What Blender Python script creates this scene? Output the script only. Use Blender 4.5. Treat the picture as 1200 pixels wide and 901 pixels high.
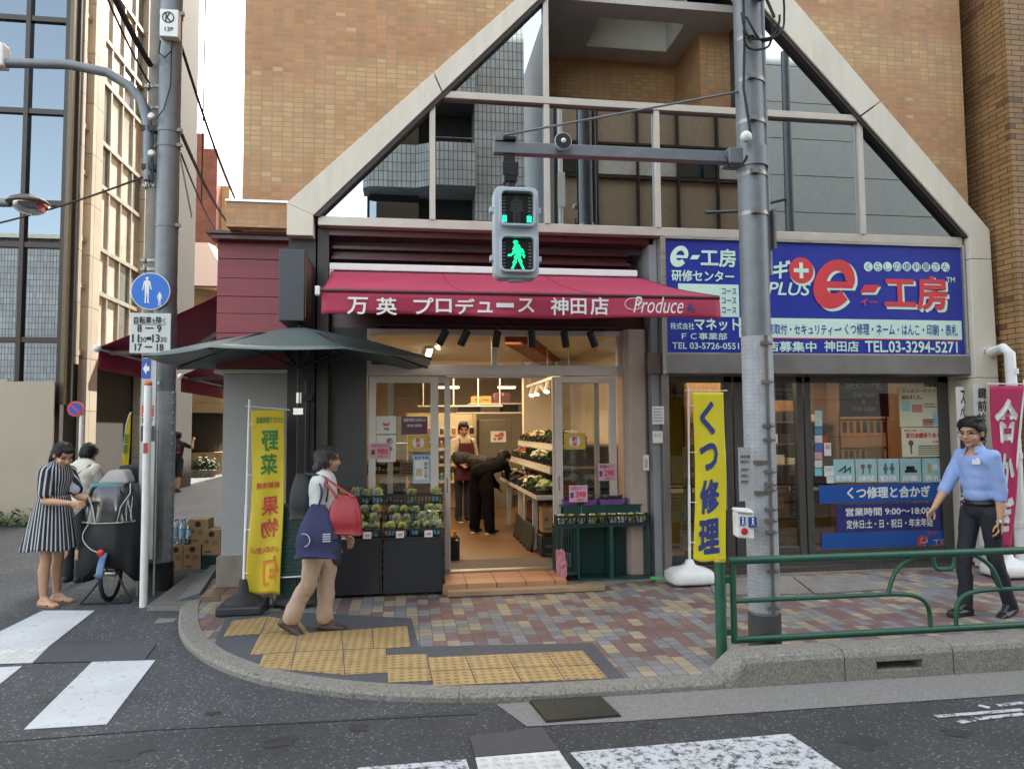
import bpy, math, random
from mathutils import Vector, Matrix, noise
R = math.radians
random.seed(11)
sc = bpy.context.scene
COL = sc.collection
for o in list(bpy.data.objects): bpy.data.objects.remove(o)

# ------------------------------------------------------------------ camera, sky, sun, exposure
F = 850.0
CAM = Vector((0, -7.6, 1.70))
yaw, pitch, roll = R(8.3), R(3.4), R(0.44)
FWD = Vector((math.sin(yaw)*math.cos(pitch), math.cos(yaw)*math.cos(pitch), math.sin(pitch)))
_r0 = Vector((math.cos(yaw), -math.sin(yaw), 0)); _u0 = _r0.cross(FWD)
UP = _u0*math.cos(roll)+_r0*math.sin(roll); RT = _r0*math.cos(roll)-_u0*math.sin(roll)
cd = bpy.data.cameras.new('camera'); cam = bpy.data.objects.new('camera', cd); COL.objects.link(cam)
cd.sensor_width = 36; cd.sensor_fit = 'HORIZONTAL'; cd.lens = F/1200*36
cd.clip_start = .05; cd.clip_end = 1500
cam.matrix_world = Matrix(((RT.x, UP.x, -FWD.x, CAM.x), (RT.y, UP.y, -FWD.y, CAM.y), (RT.z, UP.z, -FWD.z, CAM.z), (0, 0, 0, 1)))
sc.camera = cam

SUN_EL, SUN_AZ = 50, 22          # azimuth from +Y towards +X
w = bpy.data.worlds.new('World'); sc.world = w; w.use_nodes = True
nt = w.node_tree; bg = nt.nodes['Background']
sky = nt.nodes.new('ShaderNodeTexSky'); sky.sky_type = 'NISHITA'; sky.sun_disc = False
sky.sun_elevation = R(SUN_EL); sky.sun_rotation = R(SUN_AZ); sky.dust_density = 2.0; sky.air_density = 1.0
hz = nt.nodes.new('ShaderNodeHueSaturation'); hz.inputs['Saturation'].default_value = .60        # thin high cloud greys the blue
tn = nt.nodes.new('ShaderNodeMixRGB'); tn.blend_type = 'MULTIPLY'; tn.inputs[0].default_value = 1; tn.inputs[2].default_value = (1.05, 1.0, .87, 1)
nt.links.new(sky.outputs[0], hz.inputs['Color']); nt.links.new(hz.outputs[0], tn.inputs[1]); nt.links.new(tn.outputs[0], bg.inputs[0]); bg.inputs[1].default_value = 0.15
sl = bpy.data.lights.new('sun', 'SUN'); sl.energy = 2.6; sl.angle = R(.5); sl.color = (1, .93, .82)
so = bpy.data.objects.new('sun', sl); COL.objects.link(so)
sd = Vector((math.sin(R(SUN_AZ))*math.cos(R(SUN_EL)), math.cos(R(SUN_AZ))*math.cos(R(SUN_EL)), math.sin(R(SUN_EL))))
so.rotation_euler = sd.to_track_quat('Z', 'Y').to_euler(); so.location = (0, 0, 60)
sc.view_settings.view_transform = 'Standard'; sc.view_settings.look = 'None'
sc.view_settings.exposure = 2.85; sc.view_settings.gamma = 1
sc.cycles.max_bounces = 8; sc.cycles.transparent_max_bounces = 24; sc.cycles.use_denoising = True
sc.cycles.sample_clamp_indirect = 6; sc.cycles.caustics_reflective = False; sc.cycles.caustics_refractive = False

# ------------------------------------------------------------------ helpers: surveying the photograph
def ray(px, py): return FWD+RT*((px-600)/F)-UP*((py-450.5)/F)
def PY(px, py, Y):
    d = ray(px, py); return CAM+d*((Y-CAM.y)/d.y)
def PX(px, py, X):
    d = ray(px, py); return CAM+d*((X-CAM.x)/d.x)
def PZ(px, py, Z=0):
    d = ray(px, py); return CAM+d*((Z-CAM.z)/d.z)

# ------------------------------------------------------------------ helpers: materials
def new_mat(name):
    m = bpy.data.materials.new(name); m.use_nodes = True
    n = m.node_tree; b = n.nodes['Principled BSDF']
    return m, n, b
def N(n, t, **kw):
    x = n.nodes.new('ShaderNode'+t)
    for k, v in kw.items():
        if hasattr(x, k): setattr(x, k, v)
        else: x.inputs[k].default_value = v
    return x
def c4(c): return (c[0], c[1], c[2], 1)
def mk(name, col, rough=.55, metal=0, var=.12, scale=6, bump=0, bscale=60, stretch=(1, 1, 1), spec=.5, grime=0):
    """plain material whose colour wanders a little, with optional grain and grime"""
    m, n, b = new_mat(name); L = n.links
    tc = N(n, 'TexCoord'); mp = N(n, 'Mapping'); mp.inputs['Scale'].default_value = stretch
    L.new(tc.outputs['Object'], mp.inputs[0])
    nz = N(n, 'TexNoise', Scale=scale, Detail=6, Roughness=.6); L.new(mp.outputs[0], nz.inputs['Vector'])
    rp = N(n, 'ValToRGB'); e = rp.color_ramp.elements
    e[0].position = .3; e[1].position = .7
    e[0].color = c4([x*(1-var) for x in col]); e[1].color = c4([min(1, x*(1+var)) for x in col])
    L.new(nz.outputs[0], rp.inputs[0]); out = rp.outputs[0]
    if grime:
        n2 = N(n, 'TexNoise', Scale=scale*.35, Detail=8, Roughness=.7); L.new(mp.outputs[0], n2.inputs['Vector'])
        r2 = N(n, 'ValToRGB'); r2.color_ramp.elements[0].position = .5; r2.color_ramp.elements[1].position = .75
        L.new(n2.outputs[0], r2.inputs[0])
        mu = N(n, 'Math', operation='MULTIPLY'); mu.inputs[1].default_value = grime; L.new(r2.outputs[0], mu.inputs[0])
        mx = N(n, 'MixRGB'); mx.inputs[2].default_value = c4([x*.35 for x in col]); L.new(mu.outputs[0], mx.inputs[0]); L.new(out, mx.inputs[1]); out = mx.outputs[0]
    L.new(out, b.inputs['Base Color'])
    b.inputs['Roughness'].default_value = rough; b.inputs['Metallic'].default_value = metal
    b.inputs['Specular IOR Level'].default_value = spec
    if rough > .12:
        rr = N(n, 'MapRange'); rr.inputs[3].default_value = max(0, rough-.1); rr.inputs[4].default_value = min(1, rough+.12)
        L.new(nz.outputs[0], rr.inputs[0]); L.new(rr.outputs[0], b.inputs['Roughness'])
    if bump:
        n3 = N(n, 'TexNoise', Scale=bscale, Detail=4); L.new(mp.outputs[0], n3.inputs['Vector'])
        bp = N(n, 'Bump', Strength=bump, Distance=.01); L.new(n3.outputs[0], bp.inputs['Height']); L.new(bp.outputs[0], b.inputs['Normal'])
    return m
def emit(name, col, s):
    m, n, b = new_mat(name)
    b.inputs['Base Color'].default_value = c4(col); b.inputs['Emission Color'].default_value = c4(col); b.inputs['Emission Strength'].default_value = s
    return m
def glass(name, refl=.12, tint=(1, 1, 1), rough=0.0, power=.3, gcol=(1, 1, 1)):
    """a pane: part mirror, part see-through"""
    m, n, b = new_mat(name); n.nodes.remove(b); L = n.links
    lw = N(n, 'LayerWeight', Blend=power); mr = N(n, 'MapRange'); mr.inputs[3].default_value = refl; mr.inputs[4].default_value = 1
    L.new(lw.outputs['Fresnel'], mr.inputs[0])
    t = N(n, 'BsdfTransparent'); t.inputs[0].default_value = c4(tint)
    g = N(n, 'BsdfGlossy', Roughness=rough); g.inputs[0].default_value = c4(gcol)
    mx = N(n, 'MixShader'); L.new(mr.outputs[0], mx.inputs[0]); L.new(t.outputs[0], mx.inputs[1]); L.new(g.outputs[0], mx.inputs[2])
    L.new(mx.outputs[0], n.nodes['Material Output'].inputs[0])
    return m
def tiles(name, ca, cb, mortar, bw, bh, offset=0, msize=.05, band=None, bump=.35, rough=.45, vscale=1.0, odd=.25, oddcol=None, plane='wall'):
    """brick or tile cladding laid in metres; u runs along the wall, v up"""
    m, n, b = new_mat(name); L = n.links
    tc = N(n, 'TexCoord'); sp = N(n, 'SeparateXYZ'); L.new(tc.outputs['Object'], sp.inputs[0])
    cb_ = N(n, 'CombineXYZ')
    if plane == 'wall':
        ad = N(n, 'Math', operation='ADD'); L.new(sp.outputs[0], ad.inputs[0]); L.new(sp.outputs[1], ad.inputs[1])
        L.new(ad.outputs[0], cb_.inputs[0]); L.new(sp.outputs[2], cb_.inputs[1])
    else:
        L.new(sp.outputs[0], cb_.inputs[0]); L.new(sp.outputs[1], cb_.inputs[1])
    br = N(n, 'TexBrick', offset=offset, squash=1.0)
    br.inputs['Scale'].default_value = 1; br.inputs['Brick Width'].default_value = bw; br.inputs['Row Height'].default_value = bh
    br.inputs['Mortar Size'].default_value = msize*bh; br.inputs['Mortar Smooth'].default_value = .2; br.inputs['Bias'].default_value = 0
    br.inputs['Color1'].default_value = (0, 0, 0, 1); br.inputs['Color2'].default_value = (1, 1, 1, 1); br.inputs['Mortar'].default_value = (.5, .5, .5, 1)
    L.new(cb_.outputs[0], br.inputs['Vector'])
    nz = N(n, 'TexNoise', Scale=1.3*vscale, Detail=3)
    mp = N(n, 'Mapping'); mp.inputs['Scale'].default_value = (.25, 1.1, 1); L.new(cb_.outputs[0], mp.inputs[0]); L.new(mp.outputs[0], nz.inputs['Vector'])
    rp = N(n, 'ValToRGB'); e = rp.color_ramp.elements; e[0].position = .40; e[1].position = .60
    e[0].color = c4(ca); e[1].color = c4(cb); L.new(nz.outputs[0], rp.inputs[0])
    # each tile its own shade
    r2 = N(n, 'MapRange'); r2.inputs[3].default_value = .87; r2.inputs[4].default_value = 1.11; L.new(br.outputs['Color'], r2.inputs[0])
    mu = N(n, 'MixRGB', blend_type='MULTIPLY'); mu.inputs[0].default_value = 1; L.new(rp.outputs[0], mu.inputs[1]); L.new(r2.outputs[0], mu.inputs[2])
    src = mu.outputs[0]
    if oddcol:
        gt = N(n, 'Math', operation='GREATER_THAN'); gt.inputs[1].default_value = 1-odd; L.new(br.outputs['Color'], gt.inputs[0])
        mo = N(n, 'MixRGB'); mo.inputs[2].default_value = c4(oddcol); L.new(gt.outputs[0], mo.inputs[0]); L.new(src, mo.inputs[1]); src = mo.outputs[0]
    mm = N(n, 'MixRGB'); mm.inputs[2].default_value = c4(mortar); L.new(br.outputs['Fac'], mm.inputs[0]); L.new(src, mm.inputs[1])
    # rain streaks and dirt
    n4 = N(n, 'TexNoise', Scale=2.2, Detail=8, Roughness=.7); mp4 = N(n, 'Mapping'); mp4.inputs['Scale'].default_value = (2.0, .35, 1)
    L.new(cb_.outputs[0], mp4.inputs[0]); L.new(mp4.outputs[0], n4.inputs['Vector'])
    r4 = N(n, 'MapRange'); r4.inputs[1].default_value = .35; r4.inputs[2].default_value = .75; r4.inputs[3].default_value = 1.05; r4.inputs[4].default_value = .84
    L.new(n4.outputs[0], r4.inputs[0])
    md = N(n, 'MixRGB', blend_type='MULTIPLY'); md.inputs[0].default_value = 1; L.new(mm.outputs[0], md.inputs[1]); L.new(r4.outputs[0], md.inputs[2])
    L.new(md.outputs[0], b.inputs['Base Color'])
    b.inputs['Roughness'].default_value = rough; b.inputs['Specular IOR Level'].default_value = .25
    inv = N(n, 'Math', operation='SUBTRACT'); inv.inputs[0].default_value = 1; L.new(br.outputs['Fac'], inv.inputs[1])
    bp = N(n, 'Bump', Strength=bump, Distance=.006); L.new(inv.outputs[0], bp.inputs['Height']); L.new(bp.outputs[0], b.inputs['Normal'])
    return m

# ------------------------------------------------------------------ helpers: meshes
V = Vector
class MB:
    def __init__(s): s.v = []; s.f = []; s.m = []; s.s = []
    def add(s, vs, fs, mi=0, sm=False):
        k = len(s.v); s.v.extend([tuple(x) for x in vs])
        for f in fs: s.f.append([i+k for i in f]); s.m.append(mi); s.s.append(sm)
        return s
    def box(s, x0, x1, y0, y1, z0, z1, mi=0):
        x0, x1 = sorted((x0, x1)); y0, y1 = sorted((y0, y1)); z0, z1 = sorted((z0, z1))
        return s.add([(x0,y0,z0),(x1,y0,z0),(x1,y1,z0),(x0,y1,z0),(x0,y0,z1),(x1,y0,z1),(x1,y1,z1),(x0,y1,z1)],
              [(0,3,2,1),(4,5,6,7),(0,1,5,4),(1,2,6,5),(2,3,7,6),(3,0,4,7)], mi)
    def hexa(s, b, t, mi=0):      # bottom quad and top quad, same winding (ccw from above)
        return s.add(list(b)+list(t), [(0,3,2,1),(4,5,6,7),(0,1,5,4),(1,2,6,5),(2,3,7,6),(3,0,4,7)], mi)
    def beam(s, a, b, w, h, mi=0, up=(0, 0, 1)):
        a = V(a); b = V(b); d = (b-a).normalized(); u = V(up)
        if abs(d.dot(u)) > .98: u = V((0, 1, 0))
        r = d.cross(u).normalized()*(w/2); u = r.cross(d).normalized()*(h/2)
        return s.hexa([a-r-u, a+r-u, b+r-u, b-r-u], [a-r+u, a+r+u, b+r+u, b-r+u], mi)
    def tube(s, pts, r, n=10, mi=0, caps=True, sm=True, flat=1.0):
        pts = [V(p) for p in pts]; k = len(pts)
        rs = r if isinstance(r, (list, tuple)) else [r]*k
        prev = None; vs = []
        for i, p in enumerate(pts):
            d = (pts[min(i+1, k-1)]-pts[max(i-1, 0)]).normalized()
            if prev is None:
                u = V((0, 0, 1)) if abs(d.z) < .9 else V((0, 1, 0)); a = d.cross(u).normalized()
            else:
                a = (prev-d*prev.dot(d)); a = a.normalized() if a.length > 1e-6 else d.orthogonal().normalized()
            prev = a; b = d.cross(a)
            for j in range(n):
                t = 2*math.pi*j/n; vs.append(p+a*math.cos(t)*rs[i]+b*math.sin(t)*rs[i]*flat)
        fs = []
        for i in range(k-1):
            for j in range(n):
                fs.append((i*n+j, i*n+(j+1) % n, (i+1)*n+(j+1) % n, (i+1)*n+j))
        s.add(vs, fs, mi, sm)
        if caps:
            s.add(vs[:n], [tuple(range(n))[::-1]], mi); s.add(vs[-n:], [tuple(range(n))], mi)
        return s
    def cyl(s, a, b, r, r2=None, n=16, mi=0, caps=True): return s.tube([a, b], [r, r if r2 is None else r2], n, mi, caps)
    def lathe(s, prof, c=(0, 0, 0), n=20, mi=0, sm=True, axis='z'):
        vs = []; fs = []
        for r, z in prof:
            for j in range(n):
                t = 2*math.pi*j/n; x, y = r*math.cos(t), r*math.sin(t)
                vs.append((c[0]+x, c[1]+y, c[2]+z) if axis == 'z' else (c[0]+x, c[1]-z, c[2]+y))
        for i in range(len(prof)-1):
            for j in range(n): fs.append((i*n+j, i*n+(j+1) % n, (i+1)*n+(j+1) % n, (i+1)*n+j))
        s.add(vs, fs, mi, sm); s.add(vs[:n], [tuple(range(n))[::-1]], mi); s.add(vs[-n:], [tuple(range(n))], mi)
        return s
    def prism(s, poly, vec, mi=0):
        """closed polygon of 3-D points pushed along vec"""
        n = len(poly); a = [V(p) for p in poly]; b = [p+V(vec) for p in a]
        nrm = sum(((a[i]-a[0]).cross(a[(i+1) % n]-a[0]) for i in range(1, n)), V((0, 0, 0)))
        if nrm.dot(V(vec)) > 0: a, b = b, a; 
        fs = [tuple(range(n)), tuple(range(2*n-1, n-1, -1))]+[((i+1) % n, i, n+i, n+(i+1) % n) for i in range(n)]
        return s.add(a+b, fs, mi)
    def face(s, pts, mi=0): return s.add(pts, [tuple(range(len(pts)))], mi)
    def ball(s, c, r, n=10, m=7, mi=0, sc=(1, 1, 1), rot=None):
        c = V(c); vs = []; fs = []
        for i in range(m+1):
            ph = math.pi*i/m
            for j in range(n):
                t = 2*math.pi*j/n
                p = V((math.sin(ph)*math.cos(t)*r*sc[0], math.sin(ph)*math.sin(t)*r*sc[1], math.cos(ph)*r*sc[2]))
                vs.append(c+(rot @ p if rot else p))
        for i in range(m):
            for j in range(n): fs.append((i*n+j, (i+1)*n+j, (i+1)*n+(j+1) % n, i*n+(j+1) % n))
        return s.add(vs, fs, mi, True)
    def sheet(s, fn, nu, nv, mi=0, sm=True):
        vs = [fn(i/nu, j/nv) for j in range(nv+1) for i in range(nu+1)]
        fs = [(j*(nu+1)+i, j*(nu+1)+i+1, (j+1)*(nu+1)+i+1, (j+1)*(nu+1)+i) for j in range(nv) for i in range(nu)]
        return s.add(vs, fs, mi, sm)
    def build(s, name, mats, parent=None, bevel=0, solid=0, weld=False, sub=0):
        me = bpy.data.meshes.new(name); me.from_pydata(s.v, [], s.f)
        mats = mats if isinstance(mats, (list, tuple)) else [mats]
        for m in mats: me.materials.append(m)
        me.polygons.foreach_set('material_index', s.m); me.polygons.foreach_set('use_smooth', s.s)
        me.validate(); me.update()
        o = bpy.data.objects.new(name, me); COL.objects.link(o)
        if parent is not None:
            o.parent = parent; o.matrix_parent_inverse = Matrix.Translation(-parent.location)
        if weld: x = o.modifiers.new('weld', 'WELD'); x.merge_threshold = 1e-4
        if sub: x = o.modifiers.new('sub', 'SUBSURF'); x.levels = sub; x.render_levels = sub
        if solid: x = o.modifiers.new('solid', 'SOLIDIFY'); x.thickness = solid; x.offset = 0
        if bevel: x = o.modifiers.new('bevel', 'BEVEL'); x.width = bevel; x.segments = 2; x.limit_method = 'ANGLE'; x.angle_limit = R(40)
        return o
def tag(o, label=None, cat=None, group=None, kind=None):
    if label: o['label'] = label
    if cat: o['category'] = cat
    if group: o['group'] = group
    if kind: o['kind'] = kind
    return o
def root(name, loc, label, cat, group=None):
    o = bpy.data.objects.new(name, None); COL.objects.link(o); o.location = loc; o.empty_display_size = .1
    return tag(o, label, cat, group)
def move(o, loc, rz=0, sc_=None):
    o.location = loc; o.rotation_euler = (0, 0, rz)
    if sc_: o.scale = (sc_,)*3
    return o
def dup(r, loc, rz=0, label=None, group=None, sc_=None):
    c = r.copy(); COL.objects.link(c); move(c, loc, rz, sc_)
    if label: c['label'] = label
    if group: c['group'] = group
    for ch in list(r.children):
        d = ch.copy(); COL.objects.link(d); d.parent = c
        for g in list(ch.children):
            e = g.copy(); COL.objects.link(e); e.parent = d
    return c
def struct(o): o['kind'] = 'structure'; return o

# ------------------------------------------------------------------ helpers: lettering
_tc = {}
def glyphs(body, bold=0, shear=0, space=1.0):
    k = (body, bold, shear, space)
    if k not in _tc:
        cu = bpy.data.curves.new('lettering', 'FONT'); cu.body = body; cu.resolution_u = 3; cu.offset = bold; cu.shear = shear; cu.space_character = space
        ob = bpy.data.objects.new('lettering', cu); COL.objects.link(ob)
        me = bpy.data.meshes.new_from_object(ob.evaluated_get(bpy.context.evaluated_depsgraph_get()))
        vs = [v.co.copy() for v in me.vertices]; fs = [tuple(p.vertices) for p in me.polygons]
        bpy.data.objects.remove(ob); bpy.data.curves.remove(cu); bpy.data.meshes.remove(me)
        xs = [v.x for v in vs]; ys = [v.y for v in vs]
        _tc[k] = (vs, fs, min(xs), max(xs), min(ys), max(ys))
    return _tc[k]
def txt(mb, body, c, w_, h, mi=0, xd=(1, 0, 0), yd=(0, 0, 1), bold=.012, shear=0, keep=False, space=1.0):
    """write body inside a box w_ by h centred on c; keep = do not stretch"""
    extra = max(0, bold-.006); bold = min(bold, .006)      # heavier strokes: the same glyph struck again, a hair to each side
    vs, fs, x0, x1, y0, y1 = glyphs(body, bold, shear, space)
    sx = w_/max(1e-5, x1-x0); sy = h/max(1e-5, y1-y0)
    if keep: sx = sy = min(sx, sy)
    c = V(c); xd = V(xd); yd = V(yd); nd = xd.cross(yd).normalized()
    for k, (dx, dy) in enumerate(shifts(extra)):
        mb.add([c+nd*(.00012*k)+xd*((v.x-(x0+x1)/2+dx)*sx)+yd*((v.y-(y0+y1)/2+dy)*sy) for v in vs], fs, mi)
def shifts(e):
    return [(0, 0)] if e < .003 else [(0, 0), (e, 0), (-e, 0), (0, e), (0, -e)]+([(e*.7, e*.7), (-e*.7, e*.7), (e*.7, -e*.7), (-e*.7, -e*.7)] if e > .015 else [])
def elogo(mb, x0, y0, x1, y1, Y, mi=0, slant=.22):
    """the fat slanted letter of the signboard"""
    a = PY(x0, (y0+y1)/2, Y); b = PY(x1, (y0+y1)/2, Y); t = PY((x0+x1)/2, y0, Y).z; u = PY((x0+x1)/2, y1, Y).z
    cx, cz, h = (a.x+b.x)/2, (t+u)/2, (t-u)/2; w_ = (b.x-a.x)/2-slant*h*.6
    P = lambda x, z: (cx+x*w_+z*h*slant, Y, cz+z*h)
    n = 40; out = []; inn = []
    for i in range(n+1):
        g = R(4)+R(318)*i/n; th = .44+.14*math.sin(g*.5); out.append(P(math.cos(g), math.sin(g))); k = 1-th if i < n else 1-.30
        inn.append(P(math.cos(g)*(1-th*1.05), .08+math.sin(g)*(1-th)))
    mb.add(out+inn, [(i, i+1, n+1+i+1, n+1+i) for i in range(n)], mi)
    q = [V(p)+V((0,-.0004,0)) for p in (P(-.62,-.16), P(.93,-.16), P(1.0,.09), P(-.62,.12))]; mb.add(q, [(0,1,2,3)], mi)
def dash(mb, x0, y0, x1, y1, Y, k=.3, mi=0):
    d = (y1-y0)*k; mb.add([PY(x0-d,y1,Y), PY(x1-d,y1,Y), PY(x1+d,y0,Y), PY(x0+d,y0,Y)], [(0,1,2,3)], mi)
def txtf(mb, body, x0, y0, x1, y1, Y, mi=0, **kw):
    """write body on the plane y = Y so that it fills the photograph's box x0,y0..x1,y1"""
    a = PY(x0, (y0+y1)/2, Y); b = PY(x1, (y0+y1)/2, Y); t = PY((x0+x1)/2, y0, Y); u = PY((x0+x1)/2, y1, Y)
    txt(mb, body, ((a.x+b.x)/2, Y, (t.z+u.z)/2), abs(b.x-a.x), abs(t.z-u.z), mi, **kw)
def rect(mb, x0, y0, x1, y1, Y, mi=0, d=.004):
    """a thin plate on the plane y = Y over the photograph's box"""
    a = PY(x0, (y0+y1)/2, Y); b = PY(x1, (y0+y1)/2, Y); t = PY((x0+x1)/2, y0, Y); u = PY((x0+x1)/2, y1, Y)
    mb.box(a.x, b.x, Y, Y+d, u.z, t.z, mi)
    return a.x, b.x, u.z, t.z
# ------------------------------------------------------------------ materials of the setting
def asphalt():
    m, n, b = new_mat('asphalt'); L = n.links
    tc = N(n, 'TexCoord')
    vo = N(n, 'TexVoronoi', Scale=95); L.new(tc.outputs['Object'], vo.inputs['Vector'])
    sp = N(n, 'SeparateXYZ'); L.new(vo.outputs['Color'], sp.inputs[0])
    rp = N(n, 'ValToRGB'); e = rp.color_ramp.elements
    e[0].position = 0; e[0].color = (.034, .0355, .038, 1); e[1].position = .93; e[1].color = (.058, .060, .063, 1)
    x = e.new(.985); x.color = (.20, .20, .195, 1)
    L.new(sp.outputs[0], rp.inputs[0])
    nz = N(n, 'TexNoise', Scale=.9, Detail=8, Roughness=.65); L.new(tc.outputs['Object'], nz.inputs['Vector'])
    mr = N(n, 'MapRange'); mr.inputs[1].default_value = .3; mr.inputs[2].default_value = .7; mr.inputs[3].default_value = .68; mr.inputs[4].default_value = 1.32; L.new(nz.outputs[0], mr.inputs[0])
    mu = N(n, 'MixRGB', blend_type='MULTIPLY'); mu.inputs[0].default_value = 1; L.new(rp.outputs[0], mu.inputs[1]); L.new(mr.outputs[0], mu.inputs[2])
    # newer, darker repair along the main carriageway
    sx = N(n, 'SeparateXYZ'); L.new(tc.outputs['Object'], sx.inputs[0])
    wob = N(n, 'MapRange'); wob.inputs[3].default_value = -.05; wob.inputs[4].default_value = .05; L.new(nz.outputs[0], wob.inputs[0])
    ad = N(n, 'Math', operation='ADD'); L.new(sx.outputs[1], ad.inputs[0]); L.new(wob.outputs[0], ad.inputs[1])
    sl_ = N(n, 'Math', operation='MULTIPLY_ADD'); sl_.inputs[1].default_value = -.035; L.new(sx.outputs[0], sl_.inputs[0]); L.new(ad.outputs[0], sl_.inputs[2])
    ls = N(n, 'Math', operation='LESS_THAN'); ls.inputs[1].default_value = -3.12; L.new(sl_.outputs[0], ls.inputs[0])
    mf = N(n, 'MapRange'); mf.inputs[3].default_value = 1.18; mf.inputs[4].default_value = .86; L.new(ls.outputs[0], mf.inputs[0])
    m2 = N(n, 'MixRGB', blend_type='MULTIPLY'); m2.inputs[0].default_value = 1; L.new(mu.outputs[0], m2.inputs[1]); L.new(mf.outputs[0], m2.inputs[2])
    # hairline cracks
    vc = N(n, 'TexVoronoi', Scale=.55, feature='DISTANCE_TO_EDGE'); n3 = N(n, 'TexNoise', Scale=3, Detail=6)
    L.new(tc.outputs['Object'], n3.inputs['Vector']); va = N(n, 'VectorMath', operation='MULTIPLY_ADD'); va.inputs[1].default_value = (.5, .5, .5)
    L.new(n3.outputs['Color'], va.inputs[0]); L.new(tc.outputs['Object'], va.inputs[2]); L.new(va.outputs[0], vc.inputs['Vector'])
    cr = N(n, 'MapRange'); cr.inputs[2].default_value = .006; cr.inputs[3].default_value = .6; L.new(vc.outputs['Distance'], cr.inputs[0])
    m3 = N(n, 'MixRGB', blend_type='MULTIPLY'); m3.inputs[0].default_value = .6; L.new(m2.outputs[0], m3.inputs[1]); L.new(cr.outputs[0], m3.inputs[2])
    L.new(m3.outputs[0], b.inputs['Base Color']); b.inputs['Roughness'].default_value = .78
    bp = N(n, 'Bump', Strength=.6, Distance=.006); L.new(vo.outputs['Distance'], bp.inputs['Height']); L.new(bp.outputs[0], b.inputs['Normal'])
    return m
def pavers():
    """10 cm concrete pavers in three colours, laid in strips that run from the kerb to the shops"""
    m, n, b = new_mat('pavers'); L = n.links
    tc = N(n, 'TexCoord'); sp = N(n, 'SeparateXYZ'); L.new(tc.outputs['Object'], sp.inputs[0])
    def M(op, a, bb=None, c=None):
        x = N(n, 'Math', operation=op)
        for i, q in enumerate((a, bb, c)):
            if q is None: continue
            if isinstance(q, (int, float)): x.inputs[i].default_value = q
            else: L.new(q, x.inputs[i])
        return x.outputs[0]
    S = .104
    u = M('DIVIDE', sp.outputs[0], S); i = M('FLOOR', u); fu = M('FRACT', u)
    wn = N(n, 'TexWhiteNoise', noise_dimensions='1D'); L.new(i, wn.inputs['W'])
    v0 = M('DIVIDE', sp.outputs[1], S); v = M('ADD', v0, M('MULTIPLY', M('FLOOR', M('MULTIPLY', wn.outputs[0], 4)), .5))
    j = M('FLOOR', v); fv = M('FRACT', v)
    # colour runs: two or three stones of one colour in a strip
    vr = M('DIVIDE', M('ADD', v0, M('MULTIPLY', wn.outputs[0], 9.0)), 2.5); jr = M('FLOOR', vr)
    cv = N(n, 'CombineXYZ'); L.new(i, cv.inputs[0]); L.new(M('FLOOR', M('DIVIDE', M('FLOOR', v), 2.0)), cv.inputs[1])
    w2 = N(n, 'TexWhiteNoise', noise_dimensions='2D'); L.new(cv.outputs[0], w2.inputs['Vector'])
    rp = N(n, 'ValToRGB'); rp.color_ramp.interpolation = 'CONSTANT'; e = rp.color_ramp.elements
    e[0].position = 0; e[0].color = (.215, .130, .122, 1); e[1].position = .36; e[1].color = (.38, .315, .215, 1); x = e.new(.66); x.color = (.235, .236, .238, 1)
    L.new(w2.outputs[0], rp.inputs[0])
    cw = N(n, 'CombineXYZ'); L.new(i, cw.inputs[0]); L.new(j, cw.inputs[1]); w3 = N(n, 'TexWhiteNoise', noise_dimensions='2D'); L.new(cw.outputs[0], w3.inputs['Vector'])
    sh = N(n, 'MapRange'); sh.inputs[3].default_value = .86; sh.inputs[4].default_value = 1.14; L.new(w3.outputs[0], sh.inputs[0])
    mu = N(n, 'MixRGB', blend_type='MULTIPLY'); mu.inputs[0].default_value = 1; L.new(rp.outputs[0], mu.inputs[1]); L.new(sh.outputs[0], mu.inputs[2])
    nz = N(n, 'TexNoise', Scale=1.6, Detail=9, Roughness=.7); L.new(tc.outputs['Object'], nz.inputs['Vector'])
    gr = N(n, 'MapRange'); gr.inputs[1].default_value = .3; gr.inputs[2].default_value = .72; gr.inputs[3].default_value = .98; gr.inputs[4].default_value = .66; L.new(nz.outputs[0], gr.inputs[0])
    m2 = N(n, 'MixRGB', blend_type='MULTIPLY'); m2.inputs[0].default_value = 1; L.new(mu.outputs[0], m2.inputs[1]); L.new(gr.outputs[0], m2.inputs[2])
    eu = M('MINIMUM', fu, M('SUBTRACT', 1, fu)); ev = M('MINIMUM', fv, M('SUBTRACT', 1, fv))
    ed = M('MINIMUM', eu, ev); jt = N(n, 'MapRange'); jt.inputs[1].default_value = .012; jt.inputs[2].default_value = .035; L.new(ed, jt.inputs[0])
    m3 = N(n, 'MixRGB'); m3.inputs[1].default_value = (.07, .065, .06, 1); L.new(jt.outputs[0], m3.inputs[0]); L.new(m2.outputs[0], m3.inputs[2])
    L.new(m3.outputs[0], b.inputs['Base Color']); b.inputs['Roughness'].default_value = .75
    n5 = N(n, 'TexNoise', Scale=160, Detail=3); L.new(tc.outputs['Object'], n5.inputs['Vector'])
    hh = M('ADD', jt.outputs[0], M('MULTIPLY', n5.outputs[0], .25))
    bp = N(n, 'Bump', Strength=.45, Distance=.004); L.new(hh, bp.inputs['Height']); L.new(bp.outputs[0], b.inputs['Normal'])
    return m
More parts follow.
